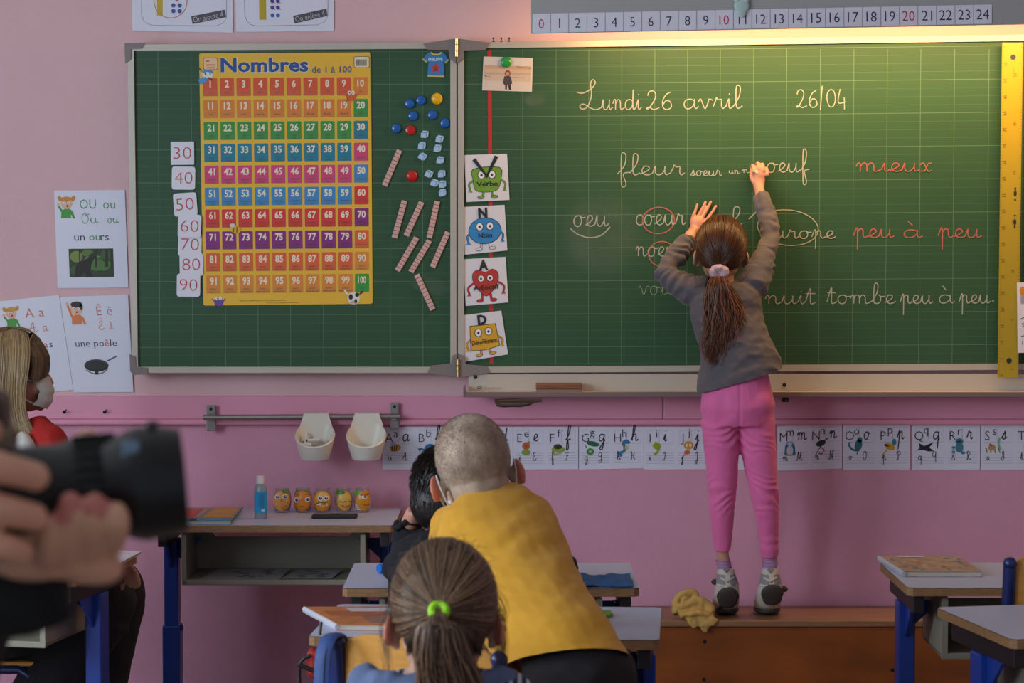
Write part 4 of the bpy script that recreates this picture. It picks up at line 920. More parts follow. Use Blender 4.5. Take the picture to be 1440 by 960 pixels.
m_beech = mat('beech_veneer', '#c9903f', .35, var=.10, vscale=6, stretch=(2, 2, 14), bump=.03)
m_navy = mat('navy_tube', '#1d2a5e', .28)
def make_chair(label):
    t = thing('school_chair', label, 'chair', group='school chairs')
    # frame: origin on the floor under the seat, child faces +y
    b = MB(); n = 12; vs = []; fs = []
    for k in range(n + 1):
        u = -1 + 2 * k / n; x = u * .172; y = -.185 - .03 * (1 - u * u)
        hi = .765 - .035 * abs(u) ** 5; lo = .615 + .03 * abs(u) ** 5
        for (dy, z) in ((-.005, lo), (-.005, hi), (.005, hi), (.005, lo)): vs.append((x, y + dy, z))
    for k in range(n):
        for j in range(4): fs.append((4 * k + j, 4 * k + (j + 1) % 4, 4 * k + 4 + (j + 1) % 4, 4 * k + 4 + j))
    fs += [(0, 1, 2, 3), (4 * n + 3, 4 * n + 2, 4 * n + 1, 4 * n)]
    b.add(vs, fs, m_beech); b.build('backrest', t, local=True, smooth=True)
    b = MB(); b.box((-.17, -.16, .355), (.17, .18, .368), m_beech, .005); b.build('seat', t, local=True)
    for s in (-1, 1):
        b = MB(); b.tube([(s * .175, -.20, .738), (s * .175, -.198, .732), (s * .175, -.185, .6), (s * .175, -.16, .40), (s * .178, -.19, .2), (s * .18, -.22, .0)], [.006, .015, .0155, .015, .0145, .0145], m_navy, 10)
        lg = b.build('leg', t, local=True, smooth=True)
        b = MB(); b.ell((s * .175, -.20, .738), (.0165, .0165, .016), m_navy, seg=12, ring=8); b.build('end_cap', lg, local=True, smooth=True)
        b = MB(); b.tube([(s * .175, .16, .0), (s * .17, .15, .33), (s * .165, .12, .347), (s * .165, -.15, .347)], .0125, m_navy, 10); b.build('leg', t, local=True, smooth=True)
    return t
ch0 = make_chair('beech and blue school chair turned askew behind the ponytailed girl in front')
ch0.location = (-.075, -2.90, -.006); ch0.rotation_euler = (0, 0, math.radians(-30))
ch1 = copy_tree(ch0); ch1.location = (1.30, -1.70, 0); ch1.rotation_euler = (0, 0, math.radians(5)); ch1['label'] = 'beech and blue school chair at the right edge, tucked between two desks'; 
bpy.context.view_layer.update()

# ---------------------------------------------------------------- rail with two cups
rl = thing('wall_rail', 'brushed steel rail screwed to the pink rail above the wall desk', 'rail', P(425, 587, -.03))
zr = P(425, 587, -.055).z
b = MB(); b.tube([(P(286, 587, -.055).x, -.055, zr), (P(563, 587, -.055).x, -.055, zr + .003)], .0085, m_steel, 12); b.build('bar', rl, smooth=True)
for x0, x1, dz in ((289.5, 303, -.003), (548, 561, .004)):
    b = MB(); a = P(x0, 587, -.04).x; c_ = P(x1, 587, -.04).x; b.box((a, -.034, zr - .040 + dz), (c_, -.029, zr + .040 + dz), m_steel, .002); b.box(((a + c_) / 2 - .008, -.06, zr - .01), ((a + c_) / 2 + .008, -.034, zr + .002), m_steel, .002)
    br_ = b.build('bracket', rl); b = MB(); b.ell(((a + c_) / 2, -.035, zr + .028 + dz), (.005, .002, .005), m_dark, seg=8, ring=6); b.build('screw', br_)
m_cup = mat('cup_white_plastic', '#dcdcd2', .35, sss=0)
def cup(px, label, chalks):
    c = P(px, 647, -.115); c.z = P(px, 647, -.115).z
    t = thing('hanging_cup', label, 'cup', c, group='white cups on the rail')
    n = 32; b = MB(); zt_ = zr
    prof = [(0, 0), (.78, 0), (1.0, .10), (1.12, .5), (1.28, 1.0)]
    def pt(u, v, off):
        # v 0..1 height share; front rim low, back rim high
        th = 2 * PI * u / n; r0 = (.040 + .021 * v ** .8) - off
        H = .092 + .036 * math.sin(th) if v > 0 else 0
        x = r0 * math.cos(th); y = r0 * math.sin(th)
        if y > .045 - off: y = .045 - off
        return c + Vector((x, y * .95, .004 * (off > 0) + v * (.076 + .034 * math.sin(th))))
    vs = []; fs = []; lv = [0, .06, .3, .6, 1.0]
    ring = []
    for off, seq in ((0, lv), (.003, lv[::-1])):
        for v in seq: ring.append([pt(u, v, off + (.006 if v == 0 else 0)) for u in range(n)])
    for r in ring: vs += r
    for i in range(len(ring) - 1):
        for j in range(n): fs.append((i * n + j, i * n + (j + 1) % n, (i + 1) * n + (j + 1) % n, (i + 1) * n + j))
    fs.append(tuple(range(n))[::-1]); fs.append(tuple((len(ring) - 1) * n + j for j in range(n)))
    b.add(vs, fs, m_cup); b.build('cup_body', t, smooth=True)
    b = MB(); yb = c.y + .043; z1 = zr + .016; hw = .050
    b.prism([Vector((c.x - hw - .004, yb, c.z + .085)), Vector((c.x - hw + .014, yb, z1)), Vector((c.x + hw - .014, yb, z1)), Vector((c.x + hw + .004, yb, c.z + .085))], (0, .003, 0), m_cup)
    b.box((c.x - hw + .014, yb, z1 - .003), (c.x + hw - .014, yb + .03, z1), m_cup, .001); b.build('hook_flap', t)
    if chalks:
        rnd = random.Random(3)
        for k in range(6):
            a = c + Vector((rnd.uniform(-.028, .01), rnd.uniform(-.02, .02), .046 + .004 * k)); d = Vector((rnd.uniform(-1, 1), rnd.uniform(-.4, .4), rnd.uniform(-.2, .5))).normalized() * .018
            b = MB(); b.tube([a - d, a + d], .0055, mat('chalk_white', '#d8d8d4', .9) if k not in (3,) else flat('#4a4440'), 8)
            tag(b.build('chalk_stub', smooth=True), 'white chalk stub lying in the left hanging cup' if k != 3 else 'dark crayon stub among the chalk in the hanging cup', 'chalk', 'chalk in the hanging cup' if k != 3 else None)
cup(443, 'white hanging cup holding chalk stubs, the left one on the rail', True)
cup(515, 'empty white hanging cup, the right one on the rail', False)

# ---------------------------------------------------------------- things on the wall desk
def on(px, py, z=TZ): return Z(px, py, z)
# sanitiser bottle
c = on(366.5, 729); bt = thing('sanitizer_bottle', 'small clear bottle of blue hand gel with a white cap', 'bottle', c)
m_gel = mat('blue_gel', '#2f9fd8', .25, spec=.4); m_clear = mat('clear_plastic', '#b8cdd8', .12, trans=.6); m_cap = mat('white_cap', '#dcdcdc', .4)
b = MB(); b.lathe([(.016, 0), (.0185, .003), (.0185, .088), (.015, .098), (.009, .103), (.009, .106)], c, m_clear, 20, sy=.7); b.build('bottle_body', bt, smooth=True)
b = MB(); b.lathe([(.0188, .018), (.0188, .080)], c, m_gel, 20, sy=.72); b.build('label_sleeve', bt, smooth=True)
b = MB(); b.lathe([(.0115, .103), (.0115, .124), (.0105, .126)], c, m_cap, 18); b.build('cap', bt, smooth=True)
pr = Print(0, .0003, proj=lambda x, y, o: c + Vector((x * .001, -.0137 - o, .001 * y)))
for k in range(4): pr.line([(-3 + k * 4, 34), (-3 + k * 4, 72)], 1.1, '#1a5a8c', 1)
pr.rect(4, 22, 13, 30, '#a8d4ec', 1); pr.build('label_print', bt)
# five jars with fruit faces
def jar(px, kind, label):
    c = on(px, 719.5); hw = .0275; H = .072
    t = thing('face_jar', label, 'jar', c, group='glass jars with funny fruit faces')
    b = MB(); b.lathe([(.018, 0), (.022, .003), (.0265, .02), (.0275, .04), (.0255, .058), (.021, .066), (.0225, .070), (.0225, .072), (.019, .072), (.018, .066), (.023, .057), (.025, .04), (.024, .02), (.018, .005), (0, .005)], c, mat('jar_glass', '#e4dce0', .08, trans=.85), 22); b.build('jar_glass', t, smooth=True)
    def pj(x, y, o):
        h = (18 - y) / 36; r = .019 + .0095 * math.sin(min(1, max(0, h * .9 + .05)) * PI) + .0016 + o
        a = x / 14 * 1.22
        return c + Vector((math.sin(a) * r, -math.cos(a) * r, .002 + h * .069))
    pr = Print(0, .0005, proj=pj); o1, o2, gr = '#e08a1e', '#edae3e', '#5f8f1e'
    N = 22; dx = {0: 0, 1: 0, 2: 0, 3: 2.5, 4: 2}[kind]; rx = {0: 11.5, 1: 12.5, 2: 12.5, 3: 9.5, 4: 9.5}[kind]
    bc = {0: '#eba64a', 1: '#dd8526', 2: '#e09a32', 3: '#e2a43c', 4: '#d99020'}[kind]
    def disc(cx, cy, ax, ay, col, L):
        vs = [pr.p(cx, cy, L)]; fs = []; R_n = 4
        for r in range(1, R_n + 1):
            for k in range(N): q = 2 * PI * k / N; vs.append(pr.p(cx + ax * r / R_n * math.cos(q), cy + ay * r / R_n * math.sin(q), L))
        for k in range(N): fs.append((0, 1 + k, 1 + (k + 1) % N))
        for r in range(1, R_n):
            for k in range(N): a0 = 1 + (r - 1) * N; fs.append((a0 + k, a0 + N + k, a0 + N + (k + 1) % N, a0 + (k + 1) % N))
        pr.mb.add(vs, fs, flat(col, .3))
    disc(dx, 0.5, rx, 15.5, bc, 1)
    if kind == 0: disc(7, -14, 6.5, 3, gr, 1.5); disc(0, 6, 8.5, 8, '#e9a65a', 1.3)
    if kind == 1: disc(-6, -15, 4, 2, gr, 1.4); disc(7, -15, 5, 2, gr, 1.4); disc(0, 6, 7, 5, '#e09030', 1.3)
    if kind == 2: disc(1, -5, 9, 8, '#e9b75a', 1.3); [disc(x, 12, 2, 4, '#dd8c20', 1.5) for x in (-6, -2, 2, 6)]
    if kind == 3: disc(-5, -13, 8, 4, '#4f7f1c', 1.6); disc(3, -2, 8, 9, '#d9b85a', 1.3)
    if kind == 4: disc(-8, -12, 6.5, 3.4, '#5f9f24', 1.6); disc(6, -12, 5, 4, '#d0821c', 1.6)
    pr.build('painted_face', t)
    f = Print(0, .0005, proj=pj)
    def eye(x, y, r, pup='#2a3a6a'): f.ell(x, y, r * .82, r, '#e8e8ea', 3, 14); f.ell(x + .4, y + .2, r * .5, r * .58, pup, 3.6, 10); f.ell(x + .9, y - .6, r * .17, r * .2, '#ffffff', 4, 6)
    if kind == 0:
        eye(-5, -6, 4); eye(4, -6.5, 4); f.poly([(-8, 4), (8, 3), (6, 9), (1, 12), (-5, 10)], '#7a2018', 3); f.poly([(-7.4, 4.2), (7.2, 3.4), (6, 6), (-6, 6.6)], '#ecece8', 3.5); f.ell(0, -.5, 2, 1.6, '#d8902e', 3, 10)
    elif kind == 1:
        eye(-6.5, -1.5, 4.2); eye(6.5, -2, 4.2); f.line([(-10, -9), (-4, -9.5)], 1.3, '#a85a14', 3); f.line([(4, -10), (10, -9)], 1.3, '#a85a14', 3); f.ell(0, 9, 2.6, 1, '#b06018', 3, 10)
    elif kind == 2:
        eye(-2, -4, 4, '#3a2030'); eye(4.5, -4, 4, '#3a2030'); f.poly([(-9, 7), (-2, 3), (5, 4), (7, 8), (1, 9), (-3, 7)], '#e9e7e2', 3.4); f.line([(-10, 8), (-3, 3), (5, 3)], 1.1, '#4a3020', 3.8, smooth=True); f.ell(1, -1, 6, 6, '#9a7a4a', 2.5, 14)
    elif kind == 3:
        f.ring(0, 0, 3.4, 2, 1, '#6a4a1a', 3, 10, a0=0, a1=PI); f.ring(9, 0, 2.6, 2, 1, '#6a4a1a', 3, 10, a0=0, a1=PI); f.line([(-1, 7), (3, 10), (8, 8)], 1.2, '#8a3a1a', 3, smooth=True)
    else:
        f.ell(2.5, -6, 3.6, 3, '#e4e0dc', 3, 12); f.ell(3.5, -6, 1.5, 1.6, '#4a3a3a', 3.6, 8); f.line([(-2, -9), (4, -8.5), (9, -11)], 1.6, '#8a4a14', 4); f.line([(1, 6), (6, 7), (10, 5)], 1.1, '#8a3a14', 3, smooth=True); f.poly([(-11, 15), (-8, 3), (-4, 12), (-1, 15)], '#dcdce0', 3); f.line([(-7, 8), (-7.2, 14)], .7, '#4a5a8a', 3.6)
    f.build('painted_features', t)
jar(397, 0, 'glass jar with a laughing orange face, nearest the gel bottle'); jar(426, 1, 'glass jar with a wide-eyed orange face'); jar(454, 2, 'glass jar with a toothy worried orange face, middle of the row'); jar(483, 3, 'glass jar with closed eyes and a broad green leaf'); jar(510, 4, 'glass jar with a frowning face and white collar, end of the row')
# black case
b = MB(); a = on(438, 729); c_ = on(504, 724.5); a2 = on(441, 724)
cs_ = thing('black_case', 'flat black case lying in front of the jars', 'case', on(471, 727))
b.box((a.x, a.y - .005, TZ), (c_.x, a.y + .055, TZ + .010), m_blk, .003); b.build('case_body', cs_)
b = MB(); b.box((a.x - .0006, a.y - .0056, TZ + .0045), (c_.x + .0006, a.y + .0556, TZ + .0055), flat('#060606')); b.build('lid_seam', cs_)
# workbook left of the bottle
def book(name, label, cat, FL, FR, BR, BL, th, cover, prints=None, z=TZ, spine=None, group=None, pages='#c8c4b8'):
    q = [Z(*c, z) for c in (FL, FR, BR, BL)]; ctr = (q[0] + q[1] + q[2] + q[3]) / 4
    t = thing(name, label, cat, ctr, group=group)
    up = Vector((0, 0, 1)); b = MB(); ins = [ctr + (p - ctr) * .975 for p in q]
    b.prism([p + up * (th - .0012) for p in ins], (0, 0, -(th - .0024)), flat(pages, .8)); b.build('pages', t)
    b = MB(); b.prism([p + up * th for p in q], (0, 0, -.0012), cover); b.prism([p + up * .0012 for p in q], (0, 0, -.0012), cover)
    if spine is not None:
        i, j, sm = spine; d = (q[i] - ctr); d.z = 0; d = d.normalized() * .001
        b.tube([q[i] + up * th / 2, q[j] + up * th / 2], [(th / 2 + .0008, .005)] * 2, sm, 10)
    b.build('cover', t)
    if prints:
        pr = Print(0, .0004, proj=lambda u, v, o: (q[3] * (1 - u) + q[2] * u) * (1 - v) + (q[0] * (1 - u) + q[1] * u) * v + up * (th + o))
        prints(pr); pr.build('cover_print', t)
    return t
def wb(pr):
    pr.rect(0, .08, .42, .8, '#c84a42', 1); pr.rect(.45, .05, .97, .75, '#c9963c', 1); pr.rect(.0, .82, 1, 1, '#3a8fb0', 1); pr.rect(.40, .82, .5, 1, '#16202c', 2)
    for k in range(6): pr.line([(.05 + .06 * k, .1), (.02 + .06 * k, .75)], .012, '#d88a7a', 2)
    pr.poly([(.5, .1), (.6, .08), (.55, .7), (.47, .74)], '#8a8c7a', 2)
book('workbook', 'red and orange workbook on the wall desk behind the camera lens', 'book', (226, 738), (324, 738), (341, 718.5), (250, 719), .012, flat('#3c8cb0', .35), wb)
b = MB()
for k in range(5): b.tube([on(324 + k * 3.4, 736 - k * 4) + Vector((0, 0, .003)), on(326 + k * 3.4, 735.5 - k * 4) + Vector((.004, 0, .012))], .0014, m_dark, 5)
b.build('binding_wire', bpy.data.objects['workbook'])
# papers lying in the tray of the wall desk
tzz = TZ - .172 + .008
bx = d0.location.x
for i, (x0, x1, y0, y1, lb, cl) in enumerate(((-.24, .00, -.19, .03, 'grey printed sheet in the wall desk tray, nearest the blue leg', '#b4b4b8'), (.00, .155, -.16, .0, 'white printed sheet in the wall desk tray, farther from the leg', '#a8a8ac'))):
    x0 += bx + .01; x1 += bx + .01; y0 += d0.location.y; y1 += d0.location.y
    t = thing('printed_sheet', lb, 'paper', ((x0 + x1) / 2, (y0 + y1) / 2, tzz), group='sheets in the wall desk tray'); dz = .0008 + i * .002
    b = MB(); b.prism([Vector((x0 + .01, y0, tzz + dz)), Vector((x1, y0 + .005, tzz + dz)), Vector((x1 + .02, y1, tzz + dz + .004)), Vector((x0 + .045, y1, tzz + dz + .004))], (0, 0, -.0006), flat(cl)); b.build('sheet', t)
    b = MB(); rn = random.Random(i)
    for k in range(14): xx = rn.uniform(x0 + .05, x1 - .03); yy = rn.uniform(y0 + .02, y1 - .02); b.box((xx, yy, tzz + dz), (xx + .02, yy + .012, tzz + dz + (yy - y0) / (y1 - y0) * .004 + .0007), flat('#5c5c64'))
    b.build('print', t)

# ---------------------------------------------------------------- things on the other desks
m_nbk = mat('notebook_orange', '#c4763a', .35, var=.25, vscale=25)
def nb1(pr):
    pr.rect(.1, .25, .97, .5, '#a85a34', 1); pr.rect(.36, .1, .9, .3, '#c8c0c4', 2)
    for k in range(5): pr.line([(.4, .55 + k * .08), (.8, .55 + k * .08)], .03, '#7a7a8c', 2)
book('notebook', 'orange notebook with a white spine on the near desk left of the ponytail', 'notebook', (474, 886), (600, 888), (580, 860), (428, 861), .013, m_nbk, nb1, spine=(0, 3, flat('#c9ccd8', .3)), group='exercise books')
m_nbk2 = mat('notebook_spotted', '#a98c78', .4, var=.35, vscale=45)
def nb2(pr):
    rn = random.Random(5)
    for k in range(40): pr.ell(rn.uniform(.08, .94), rn.uniform(.1, .92), rn.uniform(.02, .05), rn.uniform(.04, .08), rn.choice(['#c07a4a', '#8a8c9c', '#b8a890', '#6f7480']), 1 + k * .02, 8)
    pr.rect(.2, .02, .55, .12, '#c8ccd8', 3)
book('notebook', 'pale spotted notebook on the right hand desk', 'notebook', (1271, 811), (1381, 811), (1347, 789), (1236, 789), .014, m_nbk2, nb2, spine=(0, 3, flat('#b4c0cc', .3)), group='exercise books')
def nb3(pr): pr.rect(.35, .55, .7, .75, '#c8a050', 1); pr.line([(.1, .2), (.8, .2)], .015, '#9a9aa8', 1)
book('open_workbook', 'white worksheet pad on the desk beside the hands', 'workbook', (112, 797), (166, 796), (199, 778), (148, 776), .006, flat('#cfcdd6', .4), nb3, pages='#b08a58')
# blue cloth
def cloth(name, label, cat, cx, cy, z0, rx, ry, hh, m, seed, n=44, lobes=None, rot=0, drop=None, par=None):
    rn = random.Random(seed); vs = []; fs = []; th = []
    for i in range(n + 1):
        for j in range(n + 1):
            u = -1 + 2 * i / n; v = -1 + 2 * j / n
            nz = noise.noise(Vector((u * 1.9 + seed, v * 1.4, 0))) + .22 * noise.noise(Vector((u * 4 + seed, v * 3, 3)))
            rr = 1 + .14 * noise.noise(Vector((math.atan2(v, u) * 1.5, seed, 0)))
            x = cx + (u * rx * math.cos(rot) - v * ry * math.sin(rot)) * rr; y = cy + (u * rx * math.sin(rot) + v * ry * math.cos(rot)) * rr
            z = z0 + .003 + hh * max(0, .45 + nz) * (1 - .55 * max(abs(u), abs(v)) ** 2)
            if drop: x, y, z = drop(x, y, z, u, v)
            vs.append((x, y, z)); th.append(0)
    for i in range(n):
        for j in range(n): a = i * (n + 1) + j; fs.append((a, a + n + 1, a + n + 2, a + 1))
    k = len(vs); nv = [(x, y, z - .0022) for x, y, z in vs]; vs += nv; fs += [tuple(q + k for q in f)[::-1] for f in fs]
    rim = [i * (n + 1) for i in range(n + 1)] + [n * (n + 1) + j for j in range(1, n + 1)] + [i * (n + 1) + n for i in range(n - 1, -1, -1)] + [j for j in range(n - 1, 0, -1)]
    for a, c_ in zip(rim, rim[1:] + rim[:1]): fs.append((a, c_, c_ + k, a + k))
    o = mesh_obj(name, vs, fs, m, None, smooth=True); return tag(o, label, cat)
c = on(850, 818)
cloth('cleaning_cloth', 'crumpled blue cloth on the middle desk', 'cloth', c.x, c.y, TZ, .066, .10, .013, mat('blue_cloth', '#1c5c9c', .85, bump=.4, bscale=300), 2)
# small blue cap on the middle desk
c = on(541, 806); t = thing('glue_stick', 'small bright blue glue stick on the desk by the elbow', 'glue stick', c)
b = MB(); b.tube([c + Vector((-.014, -.01, .013)), c + Vector((-.010, -.006, .013)), c + Vector((.05, .05, .013))], [.010, .0125, .0125], mat('bright_blue', '#1c6cc4', .35), 14); b.build('tube', t, smooth=True)
b = MB(); b.tube([c + Vector((-.006, -.004, .013)), c + Vector((-.0045, -.0025, .013))], .0132, flat('#7ab0e0'), 14); b.build('ring', t, smooth=True)
# green framed slate
c = on(825, 868); t = thing('framed_slate', 'white wipe board with a lime green frame beside the boy in yellow', 'slate', c)
m_lime = mat('lime_plastic', '#5c9c1e', .35)
pts = [Z(*q, TZ + .008) for q in ((770, 874), (846, 877), (853, 870), (851, 865), (862, 862), (858, 857.5), (840, 857.5), (775, 860))]
b = MB(); b.prism(pts, (0, 0, -.007), m_lime); b.build('frame', t)
b = MB(); b.prism([Z(*q, TZ + .0085) for q in ((775, 872.5), (838, 873), (845, 867), (836, 860.5), (780, 861.5))], (0, 0, -.001), flat('#aab0b4', .3)); b.build('board', t)
# blue strap of a bag slung over the left post of the turned chair
tps = [D(481, 905, 4.66), D(474, 893.5, 4.62), D(463, 897, 4.58), D(456, 915, 4.56), D(453, 940, 4.55), D(452, 985, 4.54)]
t = thing('bag_strap', 'wide blue bag strap slung over the left post of the turned chair', 'strap', tps[-1])
b = MB(); b.tube(crom(tps, 4), [(.006, .0165)] * 21, mat('strap_blue', '#2c4a86', .6, bump=.3, bscale=300), 10); b.build('strap_band', t, smooth=True)
b = MB(); b.tube([q + Vector((.004, -.0085, 0)) for q in crom(tps[2:], 4)], .0012, flat('#1c2f5c'), 5); b.build('seam', t)
# red bag hanging from the near desk
c = D(441, 932, 5.15); t = thing('red_pouch', 'small red pouch on a black strap hanging from the near desk', 'pouch', c)
b = MB(); b.box(c + Vector((-.014, -.02, -.03)), c + Vector((.018, .03, .03)), mat('red_fabric', '#a8281c', .6, bump=.3, bscale=200), .012); b.build('pouch_body', t)
b = MB(); b.tube(crom([c + Vector((-.005, -.02, .02)), c + Vector((-.02, -.02, .012)), c + Vector((-.028, -.02, -.004)), c + Vector((-.028, -.02, -.05))], 5), .004, m_blk, 8); b.tube([c + Vector((-.03, -.02, -.0)), c + Vector((.0, -.02, -.012)), c + Vector((.02, -.02, -.014))], .005, m_blk, 8); b.tube([c + Vector((.01, .0, .028)), c + Vector((.015, .01, .085))], .004, m_blk, 6); b.build('strap', t, smooth=True)
# ================================================================ PEOPLE
def fuse(name, mb, voxel, mats, parent, smooth=5, disp=None, matfn=None, cuts=(), relax=.5):
    """unites the shapes into one continuous surface"""
    me = bpy.data.meshes.new('tmp'); me.from_pydata([tuple(v) for v in mb.v], [], mb.f); me.update()
    b = bmesh.new(); b.from_mesh(me); bmesh.ops.recalc_face_normals(b, faces=b.faces); b.to_mesh(me); b.free()
    o = bpy.data.objects.new('tmp', me); C.objects.link(o)
    r = o.modifiers.new('r', 'REMESH'); r.mode = 'VOXEL'; r.voxel_size = voxel
    s = o.modifiers.new('s', 'SMOOTH'); s.factor = relax; s.iterations = smooth
    dg = bpy.context.evaluated_depsgraph_get(); ev = o.evaluated_get(dg); m2 = bpy.data.meshes.new_from_object(ev)
    bpy.data.objects.remove(o); bpy.data.meshes.remove(me)
    b = bmesh.new(); b.from_mesh(m2)
    if disp:
        b.normal_update()
        for v in b.verts:
            d = disp(v.co, v.normal)
            if d: v.co = v.co + v.normal * d
    for pl_co, pl_no in cuts:     # keeps the side the normal points away from
        bmesh.ops.bisect_plane(b, geom=b.verts[:] + b.edges[:] + b.faces[:], plane_co=pl_co, plane_no=pl_no, clear_outer=True)
    b.to_mesh(m2); b.free()
    inv = wmat(parent).inverted(); m2.transform(inv)
    m2.materials.clear()
    mats = mats if isinstance(mats, (list, tuple)) else [mats]
    for m in mats: m2.materials.append(m)
    if matfn:
        wm = wmat(parent); m2.polygons.foreach_set('material_index', [matfn(wm @ p.center) for p in m2.polygons])
    else: m2.polygons.foreach_set('material_index', [0] * len(m2.polygons))
    m2.polygons.foreach_set('use_smooth', [True] * len(m2.polygons))
    m2.name = name; ob = bpy.data.objects.new(name, m2); C.objects.link(ob); ob.parent = parent
    return ob

def skin_mat(name, col, ear=False):
    return mat(name, col, .48, var=.06, vscale=14, sss=.12, bump=.06, bscale=220)
m_skin = skin_mat('skin', '#c4917a'); m_skin2 = skin_mat('skin_light', '#c79c86'); m_ear = skin_mat('ear_skin', '#cf7e68'); m_skin3 = skin_mat('skin_tanned', '#b57e68')
def hair_mat(name, c0, c1, rough=.38):
    m = bpy.data.materials.new(name); m.use_nodes = True; nt = m.node_tree; b = nt.nodes['Principled BSDF']
    g = nt.nodes.new('ShaderNodeNewGeometry'); r = nt.nodes.new('ShaderNodeValToRGB')
    r.color_ramp.elements[0].color = lin(c0); r.color_ramp.elements[1].color = lin(c1); r.color_ramp.elements[1].position = 1
    nt.links.new(g.outputs['Random Per Island'], r.inputs[0]); nt.links.new(r.outputs[0], b.inputs['Base Color'])
    b.inputs['Roughness'].default_value = rough; b.inputs['Specular IOR Level'].default_value = .55
    return m
def strands(name, lines, m, parent, r0=.0011, r1=.0004, kind='stuff'):
    vs = []; fs = []
    wm = wmat(parent).inverted()
    for L in lines:
        n = len(L)
        if n < 2: continue
        base = len(vs); a = None
        for i, p in enumerate(L):
            t = (L[min(i + 1, n - 1)] - L[max(i - 1, 0)])
            if t.length < 1e-9: t = Vector((0, 0, 1))
            t.normalize()
            if a is None: a = t.orthogonal().normalized()
            else:
                a = (a - t * a.dot(t))
                a = a.normalized() if a.length > 1e-6 else t.orthogonal().normalized()
            b = t.cross(a); r = r0 + (r1 - r0) * (i / (n - 1)) ** 1.5
            for k in range(3): q = 2.0944 * k; vs.append(wm @ (p + a * (r * math.cos(q)) + b * (r * math.sin(q))))
        for i in range(n - 1):
            o_ = base + 3 * i
            for k in range(3): k2 = (k + 1) % 3; fs.append((o_ + k, o_ + k2, o_ + 3 + k2, o_ + 3 + k))
    me = bpy.data.meshes.new(name); me.from_pydata([tuple(v) for v in vs], [], fs); me.materials.append(m)
    me.polygons.foreach_set('use_smooth', [True] * len(me.polygons))
    o = bpy.data.objects.new(name, me); C.objects.link(o); o.parent = parent
    if kind: o['kind'] = kind
    return o

def head_shapes(mb, H, s, ears=1.0):
    """H: matrix head-local -> world (x right, y face, z up), s: scale"""
    def T(v): return H @ (Vector(v) * s)
    R = H.to_3x3()
    def E(c, r, rot=None): mb.ell(T(c), tuple(q * s for q in r), 0, (R @ rot) if rot else R, 24, 16)
    E((0, -.012, .028), (.074, .094, .087)); E((0, .03, -.035), (.060, .060, .078)); E((0, .045, -.088), (.036, .038, .026)); E((0, -.03, -.028), (.058, .062, .056))
    E((0, .078, .012), (.046, .016, .016)); mb.tube([T((0, .088, .0)), T((0, .102, -.022)), T((0, .108, -.038))], [.008 * s, .010 * s, .012 * s], 0, 8)
    E((.010, .098, -.041), (.008, .008, .007)); E((-.010, .098, -.041), (.008, .008, .007))
    E((0, .088, -.062), (.022, .010, .006)); E((0, .087, -.071), (.019, .010, .006)); E((0, .082, -.098), (.016, .014, .012))
    for q in (-1, 1):
        E((q * .036, .058, -.04), (.026, .026, .028))
        k = .80 if ears < 1.5 else .92
        rot = Matrix.Rotation(q * (.30 + .16 * ears), 3, 'Z') @ Matrix.Rotation(-.18, 3, 'X')
        c = Vector((q * (.0725 + .0055 * ears), -.008, -.020))
        E(c, (.0042, .0155 * k, .028 * k), rot)
        pts = []
        for j in range(15):
            a = -.7 + j * 4.4 / 14; pts.append(T(c + rot @ Vector((q * .003, math.sin(a) * -.0155 * k - .001, math.cos(a) * .027 * k + .001))))
        mb.tube(pts, .0034 * s, 0, 8)
        E((q * .071, .002, -.022), (.010, .008, .018 * k)); E((q * .072, -.002, -.042), (.007, .006, .008))
def eyes(H, s, parent, iris='#4a3526'):
    for q in (-1, 1):
        c = H @ (Vector((q * .031, .077, -.008)) * s); R = H.to_3x3(); f = R @ Vector((0, 1, 0))
        b = MB(); b.ell(c, .0115 * s, flat('#dcd8d4', .2), None, 16, 10); b.ell(c + f * .0075 * s, (.0052 * s, .0045 * s, .0052 * s), flat(iris, .2), R, 12, 8); b.ell(c + f * .0102 * s, (.0024 * s, .002 * s, .0024 * s), flat('#0a0a0a', .2), R, 8, 6)
        b.build('eye', parent, smooth=True)
        b = MB(); b.tube([H @ (Vector((q * .018, .088, .012)) * s), H @ (Vector((q * .034, .09, .017)) * s), H @ (Vector((q * .048, .08, .012)) * s)], [.0015, .0026, .001], flat('#3a2a20'), 6); b.build('eyebrow', parent, smooth=True)
def head_frame(org, yaw=0, pitch=0, roll=0):
    """yaw: about z (0 faces +Y), pitch: face up positive, roll: to its right positive"""
    return Matrix.Translation(org) @ Matrix.Rotation(yaw, 4, 'Z') @ Matrix.Rotation(pitch, 4, 'X') @ Matrix.Rotation(roll, 4, 'Y')
def finger(mb, pts, r):
    n = len(pts); mb.tube(crom(pts, 3), [r * (1.06 - .22 * i / (3 * (n - 1))) for i in range(3 * (n - 1) + 1)], 0, 8)
    mb.ell(pts[-1], r * .86, 0, None, 8, 6); mb.ell(pts[0], r * 1.05, 0, None, 8, 6)
def folds(amp, freq, seed=0, st=(1, 1, 1)):
    def f(co, n):
        p = Vector((co.x * freq * st[0] + seed, co.y * freq * st[1], co.z * freq * st[2]))
        a = 1 - abs(noise.noise(p)) * 2.4; b = noise.noise(p * 2.3 + Vector((5, 2, 1)))
        return amp * (max(-.4, a) * .7 + b * .45)
    return f
